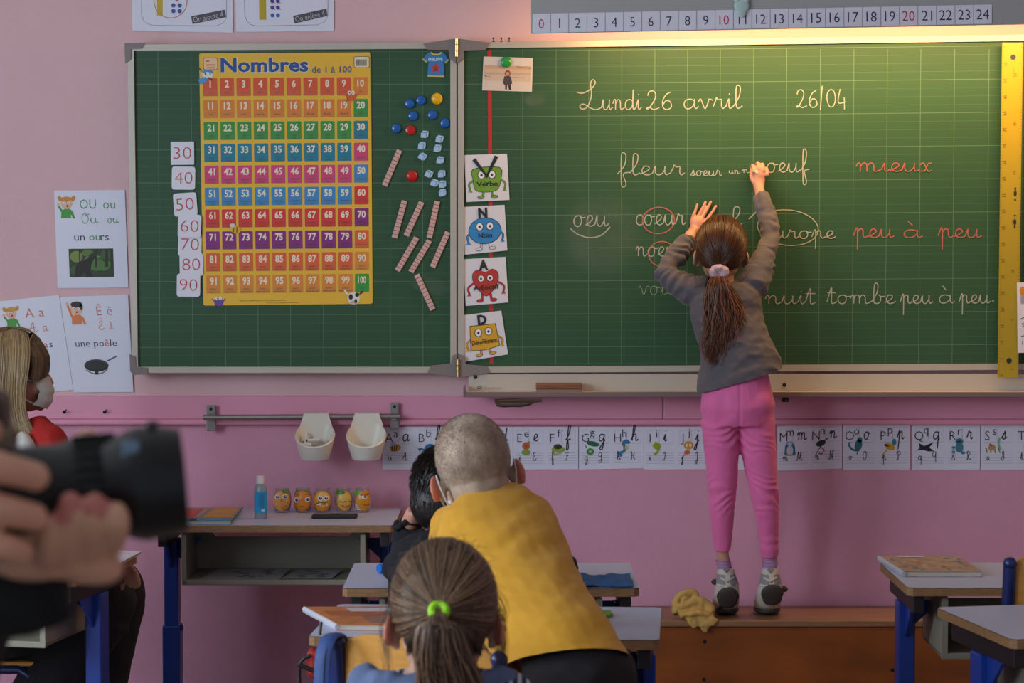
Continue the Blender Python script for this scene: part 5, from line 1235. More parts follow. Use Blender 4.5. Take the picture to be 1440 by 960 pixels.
def ponytail_strands(H, s, tie, n, seed, rxyz=(.079, .099, .092), front=.055, jitter=.0035):
    rn = random.Random(seed); c0 = Vector((0, -.012, .028)); out = []
    td = (tie - c0); td = Vector((td.x / rxyz[0], td.y / rxyz[1], td.z / rxyz[2])).normalized()
    tries = 0
    while len(out) < n and tries < n * 12:
        tries += 1
        d = Vector((rn.gauss(0, 1), rn.gauss(0, 1), rn.gauss(0, 1))).normalized()
        p = Vector((d.x * rxyz[0], d.y * rxyz[1], d.z * rxyz[2])) + c0
        hl = .052 + .02 * math.sin(d.x * 9) * .2          # hairline
        if p.y > hl and p.z < .085 + (p.y - hl) * .2: continue
        if p.y > .005 and p.z < .0: continue
        if p.z < -.052: continue
        if abs(p.x) > .06 and p.z < -.02 and p.y > -.03: continue
        ang = d.angle(td)
        if ang < .12: continue
        lift = rn.uniform(0, jitter); L = []
        m = 9; ax = rn.uniform(-.05, .05)
        for i in range(m):
            t = i / (m - 1)
            q = (d * math.sin((1 - t) * ang) + td * math.sin(t * ang)) / math.sin(ang) if math.sin(ang) > 1e-3 else d
            q = q.normalized(); side = q.cross(td); q = (q + side * ax * math.sin(t * PI)).normalized()
            rr = 1 + (lift + .006 * t ** 3) / .08
            pp = Vector((q.x * rxyz[0], q.y * rxyz[1], q.z * rxyz[2])) * rr + c0
            L.append(H @ (pp * s))
        out.append(L)
    return out
def tail(path, widths, n, seed, wave=.0, depth=.6, m=16, frizz=.002, ends=.9):
    """path: world points; widths: half widths along it"""
    rn = random.Random(seed); P_ = crom(path, 6); K = len(P_); out = []
    def wv(t):
        x = t * (len(widths) - 1); i = min(int(x), len(widths) - 2); return widths[i] + (widths[i + 1] - widths[i]) * (x - i)
    for _ in range(n):
        a = rn.uniform(0, 2 * PI); r = math.sqrt(rn.random()); ph = rn.uniform(0, 6.28); fr = rn.uniform(3, 5.5); te = rn.uniform(ends, 1.0) ; L = []
        g = Vector((rn.gauss(0, frizz), rn.gauss(0, frizz), rn.gauss(0, frizz)))
        for i in range(m):
            t = te * i / (m - 1); x = t * (K - 1); k = min(int(x), K - 2); p = P_[k].lerp(P_[k + 1], x - k); w_ = wv(t)
            cl = round(a * 5 / 6.28) * 6.28 / 5  # locks
            p = p + Vector((math.cos(a) * r * w_ + wave * math.sin(fr * t * 4 + cl * 2 + ph * .15) * t, math.sin(a) * r * w_ * depth, 0)) + g * t * 2
            L.append(p)
        out.append(L)
    return out

# ---------------------------------------------------------------- the girl writing on the board
def px(x, y, Y): return P(x, y, Y)
K1 = 1 / 476.0
g = thing('person', 'girl in grey top and pink leggings on tiptoe writing on the blackboard', 'person', (P(1045, 860, -.2).x, -.2, zp))
H1 = head_frame(px(1014, 354, -.225), yaw=-.06, pitch=.28, roll=.02); S1 = .93
b = MB(); head_shapes(b, H1, S1)
b.tube([px(1015, 372, -.25), px(1016, 396, -.252), px(1019, 420, -.255)], [.036, .034, .045], 0, 14)
# torso and arms under the clothes
b.tube([px(1020, 412, -.255), px(1024, 450, -.262), px(1035, 520, -.28), px(1037, 570, -.285)], [(.055, .075), (.06, .085), (.06, .09), (.065, .09)], 0, 16)
b.tube([px(990, 412, -.25), px(952, 396, -.225), px(938, 385, -.205), px(947, 367, -.175), px(966, 341, -.12), px(972, 328, -.098)], [.030, .026, .022, .021, .019, .017], 0, 12)
b.tube([px(1050, 410, -.25), px(1072, 370, -.22), px(1083, 335, -.17), px(1069, 274, -.118), px(1067, 258, -.106)], [.032, .024, .019, .016, .0155], 0, 12)
# legs
LL = [(1013, 590, .05, -.283), (1015, 636, .044, -.28), (1016, 683, .035, -.278), (1015.5, 717, .032, -.268), (1015.5, 750, .026, -.255), (1016, 778, .0185, -.245), (1020, 802, .019, -.240)]
RL = [(1062, 590, .05, -.283), (1067, 636, .044, -.28), (1073, 683, .035, -.278), (1078, 717, .032, -.266), (1081, 750, .026, -.253), (1082, 786, .0185, -.243), (1083, 802, .019, -.238)]
for L in (LL, RL): b.tube([px(x, y, Y) for x, y, r, Y in L], [r for x, y, r, Y in L], 0, 14)
# left hand flat on the board
b.ell(px(980, 316, -.088), (.019, .010, .027), 0, Matrix.Rotation(.5, 3, 'Y'))
b.tube([px(970, 332, -.10), px(977, 320, -.09)], [(.013, .017), (.012, .02)], 0, 10)
for pts in (((972.5, 312, -.083), (975, 303, -.082), (978, 296, -.080), (980.5, 288, -.078)), ((979, 309, -.084), (984.5, 299, -.083), (988.5, 292, -.081), (992, 284, -.078)), ((985, 311, -.084), (991.5, 299, -.083), (996, 291, -.081), (999.5, 284, -.078)), ((990, 315, -.084), (997.5, 304, -.083), (1002.5, 297, -.081), (1006.5, 290, -.078)), ((984, 325, -.09), (994, 321, -.086), (1001, 318, -.082))):
    finger(b, [px(*p) for p in pts], .0057)
# right hand, closed round the chalk
b.ell(px(1067.5, 246, -.102), (.0215, .017, .026), 0, Matrix.Rotation(.1, 3, 'Y'))
b.tube([px(1067, 264, -.108), px(1067, 252, -.104)], [(.014, .0165), (.015, .020)], 0, 10)
for i, (x, y) in enumerate(((1059, 233.5), (1066, 229.5), (1072.5, 231.5), (1078, 237.5))):
    finger(b, [px(x + 1, y + 8, -.112), px(x, y, -.104), px(x - 1.5, y + .5, -.088), px(x - 3, y + 7, -.083)], .0061)
finger(b, [px(1060, 256, -.106), px(1056.5, 248, -.100), px(1057, 240, -.090)], .0072)
fuse('body', b, .0026, [m_skin, m_ear], g, 4)
eyes(H1, S1, g)
# shirt
m_shirt = mat('grey_jersey', '#57535a', .85, bump=.25, bscale=500, var=.06, vscale=8, sheen=.2)
sb = MB()
tor = [(1018, 397, .026, .05, -.252), (1020, 405, .085, .062, -.252), (1021, 418, .103, .072, -.256), (1022, 434, .106, .076, -.26), (1026, 455, .103, .078, -.266), (1033, 483, .105, .082, -.275), (1040, 508, .120, .086, -.282), (1041, 532, .122, .09, -.288), (1037, 560, .116, .092, -.29)]
sb.tube([px(x, y, Y) for x, y, w_, d_, Y in tor], [(d_, w_) for x, y, w_, d_, Y in tor], 0, 24)
sb.tube([px(994, 410, -.25), px(972, 407, -.24), px(952, 396, -.225), px(936, 384, -.205), px(945, 367, -.175), px(958, 350, -.14), px(968, 337, -.115)], [.046, .044, .036, .034, .033, .030, .027], 0, 16)
sb.tube([px(1046, 410, -.252), px(1060, 398, -.245), px(1072, 370, -.22), px(1083, 338, -.18), px(1082, 315, -.155), px(1076, 293, -.135), px(1069, 273, -.118)], [.046, .046, .037, .0275, .029, .027, .0225], 0, 16)
sb.tube([px(1075, 500, -.285), px(1088, 512, -.285), px(1097, 520, -.285)], [.035, .03, .012], 0, 12)
hemA, hemB = px(982, 552, -.28), px(1103, 517, -.28); hn = Vector((-(hemA - hemB).z, 0, (hemA - hemB).x)); hn = hn if hn.z < 0 else -hn; hn.normalize()
def arm_w(co, n):
    base = folds(.0042, 17, 3, (1, 1, 1.6))(co, n)
    # ring folds on the sleeves
    for A_, B_, fr in ((px(1072, 380, -.22), px(1070, 275, -.12), 300), (px(975, 408, -.24), px(935, 384, -.2), 290), (px(935, 384, -.2), px(967, 338, -.12), 330)):
        ax = B_ - A_; L_ = ax.length; u = (co - A_).dot(ax) / L_ / L_; dd = (co - A_ - ax * u).length
        if -.05 < u < 1.05 and dd < .06:
            base += .0058 * max(-.1, noise.noise(co * 14 + Vector((7, 7, 7))) + .25) * math.sin(u * L_ * fr * .8 + 9 * noise.noise(co * 16)) * (1 if dd < .045 else .3)
    if co.z > 1.0 and co.z < 1.45:
        u = (co.x - .55) * 6 + (co.z - 1.2) * 9; base += .003 * math.sin(u * 3.2 + 2 * noise.noise(co * 8))
    return base
fuse('shirt', sb, .0040, m_shirt, g, 5, disp=arm_w, cuts=[(px(1040, 534.5, -.28), hn), (px(967.5, 338, -.115), (px(967.5, 338, -.115) - px(955, 354, -.14)).normalized()) if False else (px(1040, 534.5, -.28), hn)])
hb = MB(); hp = []
# leggings
m_leg = mat('pink_jersey', '#e06ba6', .8, bump=.2, bscale=450, var=.05, vscale=9, sheen=.2)
lb = MB()
lb.tube([px(1035, 524, -.284), px(1036, 545, -.288), px(1037.5, 570, -.29), px(1037.5, 596, -.287)], [(.072, .092), (.082, .102), (.086, .110), (.075, .100)], 0, 24)
for (x, y) in ((1015, 566), (1061, 566)): lb.ell(px(x, y, -.318), (.052, .048, .056), 0)
for L in (LL, RL):
    hw = {590: 27.5, 636: 24.5, 683: 20, 717: 17.6, 750: 14.3, 778: 12, 786: 12}
    pts = [q for q in L if q[1] != 802]
    last = pts[-1]; pts[-1] = (last[0], 773 if L is LL else 783, last[2], last[3])
    lb.tube([px(x, y, Y) for x, y, r, Y in pts], [(hw.get(y, 11.8) * K1 * 1.05, hw.get(y, 11.8) * K1) for x, y, r, Y in pts], 0, 18)
def leg_w(co, n):
    d = folds(.0018, 14, 9)(co, n)
    for zc, amp, sg in ((px(0, 690, -.28).z, .0034, .05), (px(0, 612, -.28).z, .0026, .05), (px(0, 765, -.25).z, .0018, .03)):
        d += amp * 1.5 * math.exp(-((co.z - zc) / sg) ** 2) * math.sin((co.z + .45 * abs(co.x - .655) + .05 * noise.noise(co * 13)) * 250) * max(0, noise.noise(co * 11 + Vector((2, 9, 4))) + .35)
    d -= .003 * math.exp(-((co.x - px(1037.5, 570, -.3).x) / .005) ** 2) * (1 if co.z > px(0, 600, -.28).z and co.y < -.28 else 0)
    return d
fuse('leggings', lb, .0040, m_leg, g, 5, disp=leg_w)
# socks and shoes
m_sock = mat('lilac_sock', '#a592b4', .9, bump=.4, bscale=400); m_sock2 = mat('pink_sock_stripe', '#b0709c', .9)
m_sh = mat('shoe_white_leather', '#c2bdb2', .5, bump=.08, bscale=90); m_shg = mat('shoe_mesh_grey', '#8c8c90', .7, bump=.5, bscale=500); m_sole = mat('shoe_sole_grey', '#3d3834', .7, bump=.3, bscale=120)
for L, side, xa in ((LL, -1, 1021), (RL, 1, 1083)):
    sk = MB(); x0, y0 = (1016.5, 786) if side < 0 else (1082.5, 784)
    pts = [px(x0, y0, -.243), px(x0 + 1.5, y0 + 7, -.242), px(x0 + 3 if side < 0 else x0, y0 + 14, -.240), px(xa, 806, -.238)]
    sk.tube(pts, [.0205, .0215, .0215, .022], m_sock, 16)
    for t in (.12, .42, .72):
        a_ = pts[0].lerp(pts[2], t); sk.tube([a_, a_ + Vector((0, 0, -.004))], .0222, m_sock2, 16)
    sk.build('sock', g, smooth=True)
    cx = 1022.5 if side < 0 else 1083; tilt = 0 if side < 0 else 2
    sbm = MB(); hy = 827 if side < 0 else 826
    sbm.tube([px(xa, 799, -.240), px(xa, 808, -.242), px(cx, 820, -.246), px(cx, hy + 4, -.244), px(cx - 1 - tilt, 840, -.215), px(cx - 2 - tilt, 847, -.175), px(cx - 2 - tilt, 851, -.12), px(cx - 2 - tilt, 853, -.095)],
             [(.025, .025), (.029, .028), (.034, .034), (.036, .037), (.036, .039), (.030, .041), (.02, .036), (.013, .024)], 0, 20)
    def shm(co, zz=px(0, 822, -.245).z, z2=px(0, 806, -.24).z, xx=px(cx, 820, -.245).x): return 1 if (co.z > zz and co.z < z2 and abs(co.x - xx) > .007) else 0
    so = fuse('shoe', sbm, .0035, [m_sh, m_shg], g, 3, matfn=shm)
    # heel sole (raised) and forefoot sole (on the platform)
    s2 = MB(); cxx = 1024.5 if side < 0 else 1087; cyy = 838 if side < 0 else 834
    R_ = Matrix.Rotation(math.radians(-62), 3, 'X')
    s2.ell(px(cxx - 1, cyy, -.272), (.034, .032, .0125), 0, R_, 24, 12)
    s2.ell(px(cxx - 1, cyy + 7, -.262), (.030, .026, .012), 0, R_, 20, 10)
    zz = zp; c_ = px(cx - 2.5 - tilt, 858, -.165); c_.z = zp + .0135
    s2.ell(c_, (.041, .058, .0135), 0, None, 24, 12); s2.ell(c_ + Vector((0, .03, 0)), (.034, .05, .0105), 0, None, 24, 12)
    s2.tube([px(cxx - 1, cyy + 9, -.262), px(cx - 3, 853, -.20)], [(.010, .022), (.012, .026)], 0, 12)
    fuse('sole', s2, .003, m_sole, so, 2)
    b2 = MB(); b2.ell(px(cxx - 1, cyy - 13, -.271), (.004, .004, .006), m_sh, None, 8, 6)
    b2.tube([px(xa - 3, 800, -.266), px(xa, 804, -.270), px(xa + 3, 800, -.266)], .004, m_shg, 6)
    b2.tube([px(cx - 9, 812, -.268), px(cx, 817.5, -.281), px(cx + 9, 812, -.268)], .0032, m_sh, 8)
    b2.tube([px(cx - 14, 822, -.262), px(cx, 825, -.284), px(cx + 14, 822, -.262)], .004, m_sh, 8); b2.build('heel_trim', so, smooth=True)
    xs_ = 1006 if side < 0 else 1102; ys_ = 818 if side < 0 else 828
    b3 = MB(); b3.ell(px(xs_, ys_, -.235), (.013, .012, .009), m_sole, None, 12, 8); b3.build('strap_end', so, smooth=True)
# hair
mh1 = hair_mat('brown_hair', '#2a170c', '#60381c'); mh1b = hair_mat('brown_hair_tail', '#3a2010', '#8a5028')
cb = MB(); cb.ell(H1 @ (Vector((0, -.012, .028)) * S1), tuple(q * S1 for q in (.0765, .0965, .0895)), 0, H1.to_3x3(), 32, 20)
hc = MB(); hc.v = cb.v; hc.f = cb.f
hp_co = H1 @ (Vector((0, .058, .05)) * S1); hp_no = H1.to_3x3() @ Vector((0, .80, -.60))
capo = fuse('hair', hc, .004, mat('brown_hair_base', '#24140c', .5), g, 2, cuts=[(H1 @ (Vector((0, .03, 0)) * S1), (H1.to_3x3() @ Vector((0, .75, -.66))).normalized())])
tie1 = Vector((-.004, -.103, -.014))
st = ponytail_strands(H1, S1, tie1, 1500, 3)
strands('hair_strands', st, mh1, capo, .0011, .0007)
tw = H1 @ (tie1 * S1 * 1.06)
T0 = px(1011, 382, tw.y - .008)
pth = [T0, px(1011, 400, T0.y - .012), px(1016, 430, T0.y - .008), px(1019, 455, T0.y - .010), px(1010, 482, T0.y - .016), px(1011, 512, T0.y - .012)]
tl_ = tail(pth, [.012, .032, .052, .056, .042, .016], 900, 5, wave=.013, depth=.45, m=24, frizz=.005, ends=.70)
strands('ponytail', tl_, mh1b, g, .0012, .0006)
# scrunchie
sc = MB()
for k in range(14):
    a = 2 * PI * k / 14; rn = random.Random(k)
    sc.ell(T0 + Vector((math.cos(a) * .019, -.004 + rn.uniform(-.004, .004), math.sin(a) * .012)), (.0105, .011, .0105), 0, None, 10, 8)
fuse('scrunchie', sc, .003, mat('scrunchie_white', '#c4a8b0', .95, bump=.6, bscale=500), g, 2, disp=folds(.0022, 90, 2))
# loose hairs at the neck
rn = random.Random(9); ws = []
for k in range(26):
    x = rn.choice((rn.uniform(978, 992), rn.uniform(1036, 1050))); y = rn.uniform(372, 392); a = px(x, y, -.285)
    ws.append([a + Vector((rn.uniform(-.006, .006) * t, -.002 * t, -.010 * t)) for t in range(4)])
strands('loose_hair', ws, mh1, capo, .0007, .0003)
# chalk held in the hand
b = MB(); b.tube([px(1064.5, 242, -.120), px(1062, 239, -.074)], .0048, mat('chalk_white', '#d8d8d4', .9), 10)
tag(b.build('chalk_stick', smooth=True), 'white chalk held in the fingers of the girl writing', 'chalk')

# yellow cloth on the platform, its corner hanging over the edge
dc = thing('dust_cloth', 'crumpled yellow cloth on the platform beside the left shoe', 'cloth', Z(978, 866, zp))
yb_ = yf - .012; b = MB()
def zc(x, y, Y): return P(x, y, Y)
b.tube(crom([zc(951, 862, yb_ + .03), zc(950, 850, yb_ + .04), zc(958, 838, yb_ + .05), zc(970, 834, yb_ + .055), zc(977, 838, yb_ + .055), zc(970, 848, yb_ + .05)], 4), [(.020, .011)] * 21, 0, 10)
b.tube(crom([zc(953, 858, yb_ + .02), zc(966, 853, yb_ + .03), zc(982, 846, yb_ + .04), zc(994, 852, yb_ + .04), zc(1000, 862, yb_ + .03)], 4), [(.016, .014)] * 17, 0, 10)
b.tube(crom([zc(958, 864, yb_ + .01), zc(972, 862, yb_ + .006), zc(988, 862, yb_ + .01), zc(1001, 868, yb_ + .02)], 4), [(.010, .020)] * 13, 0, 10)
b.ell(zc(975, 858, yb_ + .045), (.040, .035, .020), 0); b.ell(zc(962, 846, yb_ + .045), (.020, .016, .022), 0, Matrix.Rotation(.5, 3, 'Y'))
b.prism([zc(958, 862, yb_ - .004), zc(999, 866, yb_ - .004), zc(1010, 872, yb_ - .006), zc(1002, 880, yb_ - .007), zc(979, 881, yb_ - .010), zc(976, 884, yb_ - .010)], (0, .009, 0), 0)
b.prism([zc(985, 878, yb_ - .003), zc(998, 880, yb_ - .004), zc(994, 889, yb_ - .006), zc(988, 887, yb_ - .006)], (0, .008, 0), 0)
fuse('cloth_body', b, .0028, mat('yellow_cloth', '#c6a45c', .88, bump=.4, bscale=250), dc, 2, disp=folds(.0045, 32, 3))

# ---------------------------------------------------------------- the boy in yellow
def q5(x, y, d): return D(x, y, d)
by = thing('person', 'boy with buzzed fair hair and mustard T-shirt leaning over the near desk', 'person', (.17, -2.80, 0))
H2 = head_frame(q5(668, 662, 5.12), yaw=.10, pitch=-.10, roll=-.20); S2 = 1.035
b = MB(); head_shapes(b, H2, S2, ears=1.9)
b.tube([q5(675, 676, 5.11), q5(682, 702, 5.10), q5(688, 730, 5.06)], [.050, .046, .055], 0, 16)
b.tube([q5(688, 725, 5.08), q5(720, 800, 5.0), q5(790, 900, 4.82), q5(812, 960, 4.78)], [(.06, .09), (.08, .10), (.08, .10), (.08, .10)], 0, 16)
elb = [(Vector((-.165, -2.32, TZ + .05)), -1), (Vector((.075, -2.32, TZ + .05)), 1)]
b.tube([q5(652, 745, 5.07), q5(630, 760, 5.12), elb[0][0], Vector((-.12, -2.16, TZ + .035)), Vector((-.08, -2.13, TZ + .03))], [.034, .032, .026, .021, .019], 0, 12)
b.tube([q5(735, 745, 5.10), q5(752, 760, 5.15), elb[1][0], Vector((.04, -2.18, TZ + .035)), Vector((.0, -2.15, TZ + .03))], [.034, .032, .026, .021, .019], 0, 12)
for hx, sg in ((-.06, 1), (-.02, -1)):
    b.ell((hx, -2.115, TZ + .028), (.035, .03, .016), 0)
    for k in range(4): finger(b, [Vector((hx + sg * (.0 + k * .010), -2.10, TZ + .026)), Vector((hx + sg * (.004 + k * .012), -2.075, TZ + .028)), Vector((hx + sg * (.006 + k * .011), -2.055 - .004 * k, TZ + .018))], .0072)
    finger(b, [Vector((hx - sg * .02, -2.12, TZ + .025)), Vector((hx - sg * .03, -2.095, TZ + .022)), Vector((hx - sg * .024, -2.08, TZ + .016))], .008)
for sx in (.115, .235): b.tube([Vector((sx, -2.80, .60)), Vector((sx + .01, -2.76, .34)), Vector((sx + .01, -2.80, .07))], [.06, .045, .032], 0, 12)
earA = [H2 @ (Vector((q * .09, -.012, -.018)) * S2) for q in (-1, 1)]
m_buzz = bpy.data.materials.new('buzzed_scalp'); m_buzz.use_nodes = True
nt = m_buzz.node_tree; bs = nt.nodes['Principled BSDF']; bs.inputs['Roughness'].default_value = .7; bs.inputs['Sheen Weight'].default_value = .3
tc = nt.nodes.new('ShaderNodeTexCoord'); n1 = nt.nodes.new('ShaderNodeTexNoise'); n1.inputs['Scale'].default_value = 22; n1.inputs['Detail'].default_value = 5; nt.links.new(tc.outputs['Object'], n1.inputs[0])
rp = nt.nodes.new('ShaderNodeValToRGB'); rp.color_ramp.elements[0].position = .35; rp.color_ramp.elements[1].position = .68; rp.color_ramp.elements[0].color = lin('#8f7a68'); rp.color_ramp.elements[1].color = lin('#c6b09a'); nt.links.new(n1.outputs[0], rp.inputs[0])
n2 = nt.nodes.new('ShaderNodeTexNoise'); n2.inputs['Scale'].default_value = 600; nt.links.new(tc.outputs['Object'], n2.inputs[0])
mx = nt.nodes.new('ShaderNodeMix'); mx.data_type = 'RGBA'; mx.blend_type = 'MULTIPLY'; mx.inputs[0].default_value = .5; nt.links.new(rp.outputs[0], mx.inputs[6])
cr = nt.nodes.new('ShaderNodeValToRGB'); cr.color_ramp.elements[0].position = .35; cr.color_ramp.elements[0].color = (.55, .52, .5, 1); cr.color_ramp.elements[1].position = .6; nt.links.new(n2.outputs[0], cr.inputs[0]); nt.links.new(cr.outputs[0], mx.inputs[7]); nt.links.new(mx.outputs[2], bs.inputs['Base Color'])
bpn = nt.nodes.new('ShaderNodeBump'); bpn.inputs['Strength'].default_value = .5; bpn.inputs['Distance'].default_value = .002; nt.links.new(n2.outputs[0], bpn.inputs['Height']); nt.links.new(bpn.outputs[0], bs.inputs['Normal'])
H2i = H2.inverted()
def bm2(co):
    l = (H2i @ co) / S2
    if abs(l.x) > .0752 and -.075 < l.z < .03 and l.y < .03 and l.y > -.10: return 1
    if l.z > (-.085 if l.y < -.01 else -.064 + max(0, l.y) * 1.2) and l.z < .15 and (l.y < .062) and abs(l.x) < .095: return 2
    return 0
fuse('body', b, .0038, [m_skin2, m_ear, m_buzz], by, 4, matfn=bm2)
eyes(H2, S2, by, '#4a5a6a')
# short stubble hair
rn = random.Random(4); stb = []
while len(stb) < 9000:
    d = Vector((rn.gauss(0, 1), rn.gauss(0, 1), rn.gauss(0, 1))).normalized(); p = Vector((d.x * .0742, d.y * .0942, d.z * .0872)) + Vector((0, -.012, .028))
    if p.y > .055 or p.z < -.045: continue
    a = H2 @ (p * S2); tt = Vector((0, -.3, -1)); tt = tt - d * tt.dot(d); nrm = (H2.to_3x3() @ (tt.normalized() + d * .45 + Vector((rn.gauss(0, .3), 0, rn.gauss(0, .2))))).normalized(); stb.append([a, a + nrm * (.0045 if p.z > .06 else .0028)])
strands('stubble', stb, hair_mat('stubble_hair', '#7a6552', '#c4ac90', .6), by, .0003, .00015)
# mask loops and mask
m_mask = mat('mask_white', '#c3c6c8', .7, bump=.1, bscale=200)
for q in (-1, 1):
    e = lambda v: H2 @ (Vector(v) * S2)
    b = MB(); b.tube([e((q * .066, .05, -.035)), e((q * .08, .012, -.005)), e((q * .0835, -.006, .006)), e((q * .085, -.014, -.012)), e((q * .082, -.010, -.035)), e((q * .074, .0, -.055)), e((q * .062, .045, -.075))], .0016, m_mask, 6); b.tube([e((q * .079, -.020, .008)), e((q * .078, -.032, -.012)), e((q * .073, -.034, -.038)), e((q * .064, -.02, -.068))], .0017, m_mask, 6); b.build('mask_loop', by, smooth=True)
b = MB(); b.ell(H2 @ (Vector((0, .062, -.06)) * S2), (.064 * S2, .058 * S2, .046 * S2), m_mask, H2.to_3x3()); b.build('face_mask', by, smooth=True)
# T-shirt
m_must = mat('mustard_cotton', '#d29a24', .85, bump=.2, bscale=420, var=.05, vscale=7, sheen=.15)
sb = MB()
tor = [(683, 700, 5.115, .048, .047), (687, 708, 5.10, .085, .06), (694, 721, 5.08, .120, .072), (699, 744, 5.06, .131, .088), (710, 778, 5.02, .134, .10), (726, 815, 4.97, .124, .105), (744, 850, 4.91, .116, .105), (766, 885, 4.85, .116, .105), (788, 918, 4.80, .119, .108), (806, 955, 4.76, .118, .11), (812, 985, 4.74, .118, .11)]
sb.tube([q5(x, y, d) for x, y, d, w_, dd in tor], [(dd, w_) for x, y, d, w_, dd in tor], 0, 26)
sb.tube([q5(655, 738, 5.08), q5(637, 742, 5.10), q5(634, 768, 5.15), elb[0][0] + Vector((0, -.03, .04))], [.055, .050, .048, .046], 0, 14)
sb.tube([q5(725, 735, 5.09), q5(745, 742, 5.12), q5(752, 765, 5.18), elb[1][0] + Vector((0, -.03, .04))], [.055, .050, .046, .044], 0, 14)
def tw_(co, n):
    d = folds(.0042, 9, 4, (.7, .5, 1.6))(co, n) + folds(.0018, 26, 8, (.6, .6, 1.4))(co, n)
    u = (co.x * 1.2 + co.z) ; d += .0022 * math.sin((co.z * 1.4 - co.x * .9) * 70 + 4 * noise.noise(co * 9)) * max(0, noise.noise(co * 5 + Vector((3, 1, 2))) + .25)
    return d
cutA = q5(800, 927, 4.79)
fuse('t_shirt', sb, .0045, m_must, by, 5, disp=tw_, cuts=[(q5(805, 915, 4.69), Vector((.10, -.42, -1)).normalized())])
b = MB(); b.tube([q5(782, 903, 4.81), q5(797, 925, 4.785), q5(812, 948, 4.76), Vector((.175, -2.80, .60))], [(.080, .088), (.088, .095), (.094, .104), (.09, .12)], 0, 20)
for sx in (.115, .235): b.tube([Vector((sx, -2.80, .60)), Vector((sx + .01, -2.76, .34)), Vector((sx + .01, -2.80, .08))], [.072, .056, .046], 0, 14)
fuse('trousers', b, .007, mat('black_cotton', '#17161a', .85, bump=.2, bscale=300), by, 4, disp=folds(.003, 12, 1))
b = MB()
for sx in (.125, .245):
    b = MB(); b.tube([Vector((sx, -2.83, .05)), Vector((sx, -2.78, .05)), Vector((sx, -2.68, .035))], [(.048, .034), (.05, .038), (.028, .034)], 0, 12); fuse('shoe', b, .006, m_blk, by, 3)

# ---------------------------------------------------------------- the child in black behind him
dk = thing('person', 'dark-haired child in black with a hand at the neck, behind the boy in yellow', 'person', (-.19, -2.02, 0))
H3 = head_frame(q5(628, 694, 5.74), yaw=-.35, pitch=-.15, roll=.12); S3 = .93
b = MB(); head_shapes(b, H3, S3)
b.tube([q5(625, 712, 5.74), q5(622, 745, 5.72), q5(622, 775, 5.70)], [.042, .04, .055], 0, 14)
b.tube([q5(622, 765, 5.70), q5(622, 850, 5.66), Vector((-.17, -1.97, .42))], [(.06, .09), (.07, .10), (.09, .12)], 0, 16)
el3 = q5(558, 800, 5.90); el3.z = TZ + .038
b.tube([q5(590, 775, 5.70), el3, q5(576, 735, 5.80), q5(583, 718, 5.78)], [.036, .03, .021, .019], 0, 12)
b.ell(q5(590, 705, 5.76), (.022, .02, .030), 0)
for k in range(4): finger(b, [q5(588 + 3 * k, 700, 5.745), q5(592 + 4 * k, 688 - k, 5.72), q5(598 + 5 * k, 680 - k, 5.705)], .0065)
finger(b, [q5(588, 712, 5.75), q5(595, 706, 5.73), q5(603, 703, 5.72)], .007)
er3 = Vector((.125, -1.72, TZ + .04))
b.tube([q5(655, 778, 5.70), er3, Vector((.02, -1.58, TZ + .03))], [.036, .028, .02], 0, 12)
b.ell((-.0, -1.565, TZ + .02), (.03, .028, .016), 0)
for k in range(4): finger(b, [Vector((-.01 - .008 * k, -1.56 + .006 * k, TZ + .02)), Vector((-.03 - .008 * k, -1.545 + .008 * k, TZ + .022)), Vector((-.045 - .006 * k, -1.535 + .008 * k, TZ + .012))], .0065)
finger(b, [Vector((-.01, -1.585, TZ + .02)), Vector((-.03, -1.59, TZ + .018)), Vector((-.042, -1.58, TZ + .012))], .007)
for sx in (-.24, -.11): b.tube([Vector((sx, -1.99, .43)), Vector((sx, -1.72, .44)), Vector((sx, -1.70, .08))], [.06, .045, .03], 0, 12)
fuse('body', b, .0042, m_skin, dk, 4)
eyes(H3, S3, dk, '#2a1a10')
mblk = mat('black_knit', '#12141c', .9, bump=.3, bscale=300)
sb = MB(); sb.tube([q5(622, 752, 5.71), q5(622, 765, 5.70), q5(622, 790, 5.69), q5(622, 850, 5.66), Vector((-.17, -1.98, .40))], [(.05, .055), (.066, .115), (.08, .125), (.09, .125), (.11, .14)], 0, 22)
sb.tube([q5(598, 772, 5.70), el3 + Vector((.0, 0, .0)), q5(569, 762, 5.85), q5(577, 737, 5.80)], [.050, .038, .035, .029], 0, 14)
sb.tube([q5(650, 775, 5.70), er3, Vector((.04, -1.60, TZ + .032))], [.046, .036, .028], 0, 14)
fuse('sweater', sb, .005, mblk, dk, 4, disp=folds(.004, 16, 7))
rf = MB(); c_ = q5(574, 736, 5.80)
for k in range(12): a = 2 * PI * k / 12; rf.ell(c_ + Vector((math.cos(a) * .026 - .004, math.sin(a) * .02, .006 * math.sin(3 * a) + .3 * math.cos(a) * .02)), (.010, .008, .008), 0, None, 8, 6)
fuse('cuff_frill', rf, .004, mblk, dk, 2)
b = MB(); b.tube([Vector((-.175, -2.03, .42)), Vector((-.175, -1.95, .43))], [(.07, .14), (.075, .13)], 0, 16)
for sx in (-.24, -.11): b.tube([Vector((sx, -1.99, .43)), Vector((sx, -1.72, .44)), Vector((sx, -1.70, .10))], [.07, .055, .045], 0, 14)
fuse('trousers', b, .007, mblk, dk, 4)
for sx in (-.24, -.11):
    b = MB(); b.tube([Vector((sx, -1.73, .05)), Vector((sx, -1.68, .05)), Vector((sx, -1.58, .032))], [(.046, .034), (.048, .036), (.026, .032)], 0, 12); fuse('shoe', b, .006, m_blk, dk, 3)
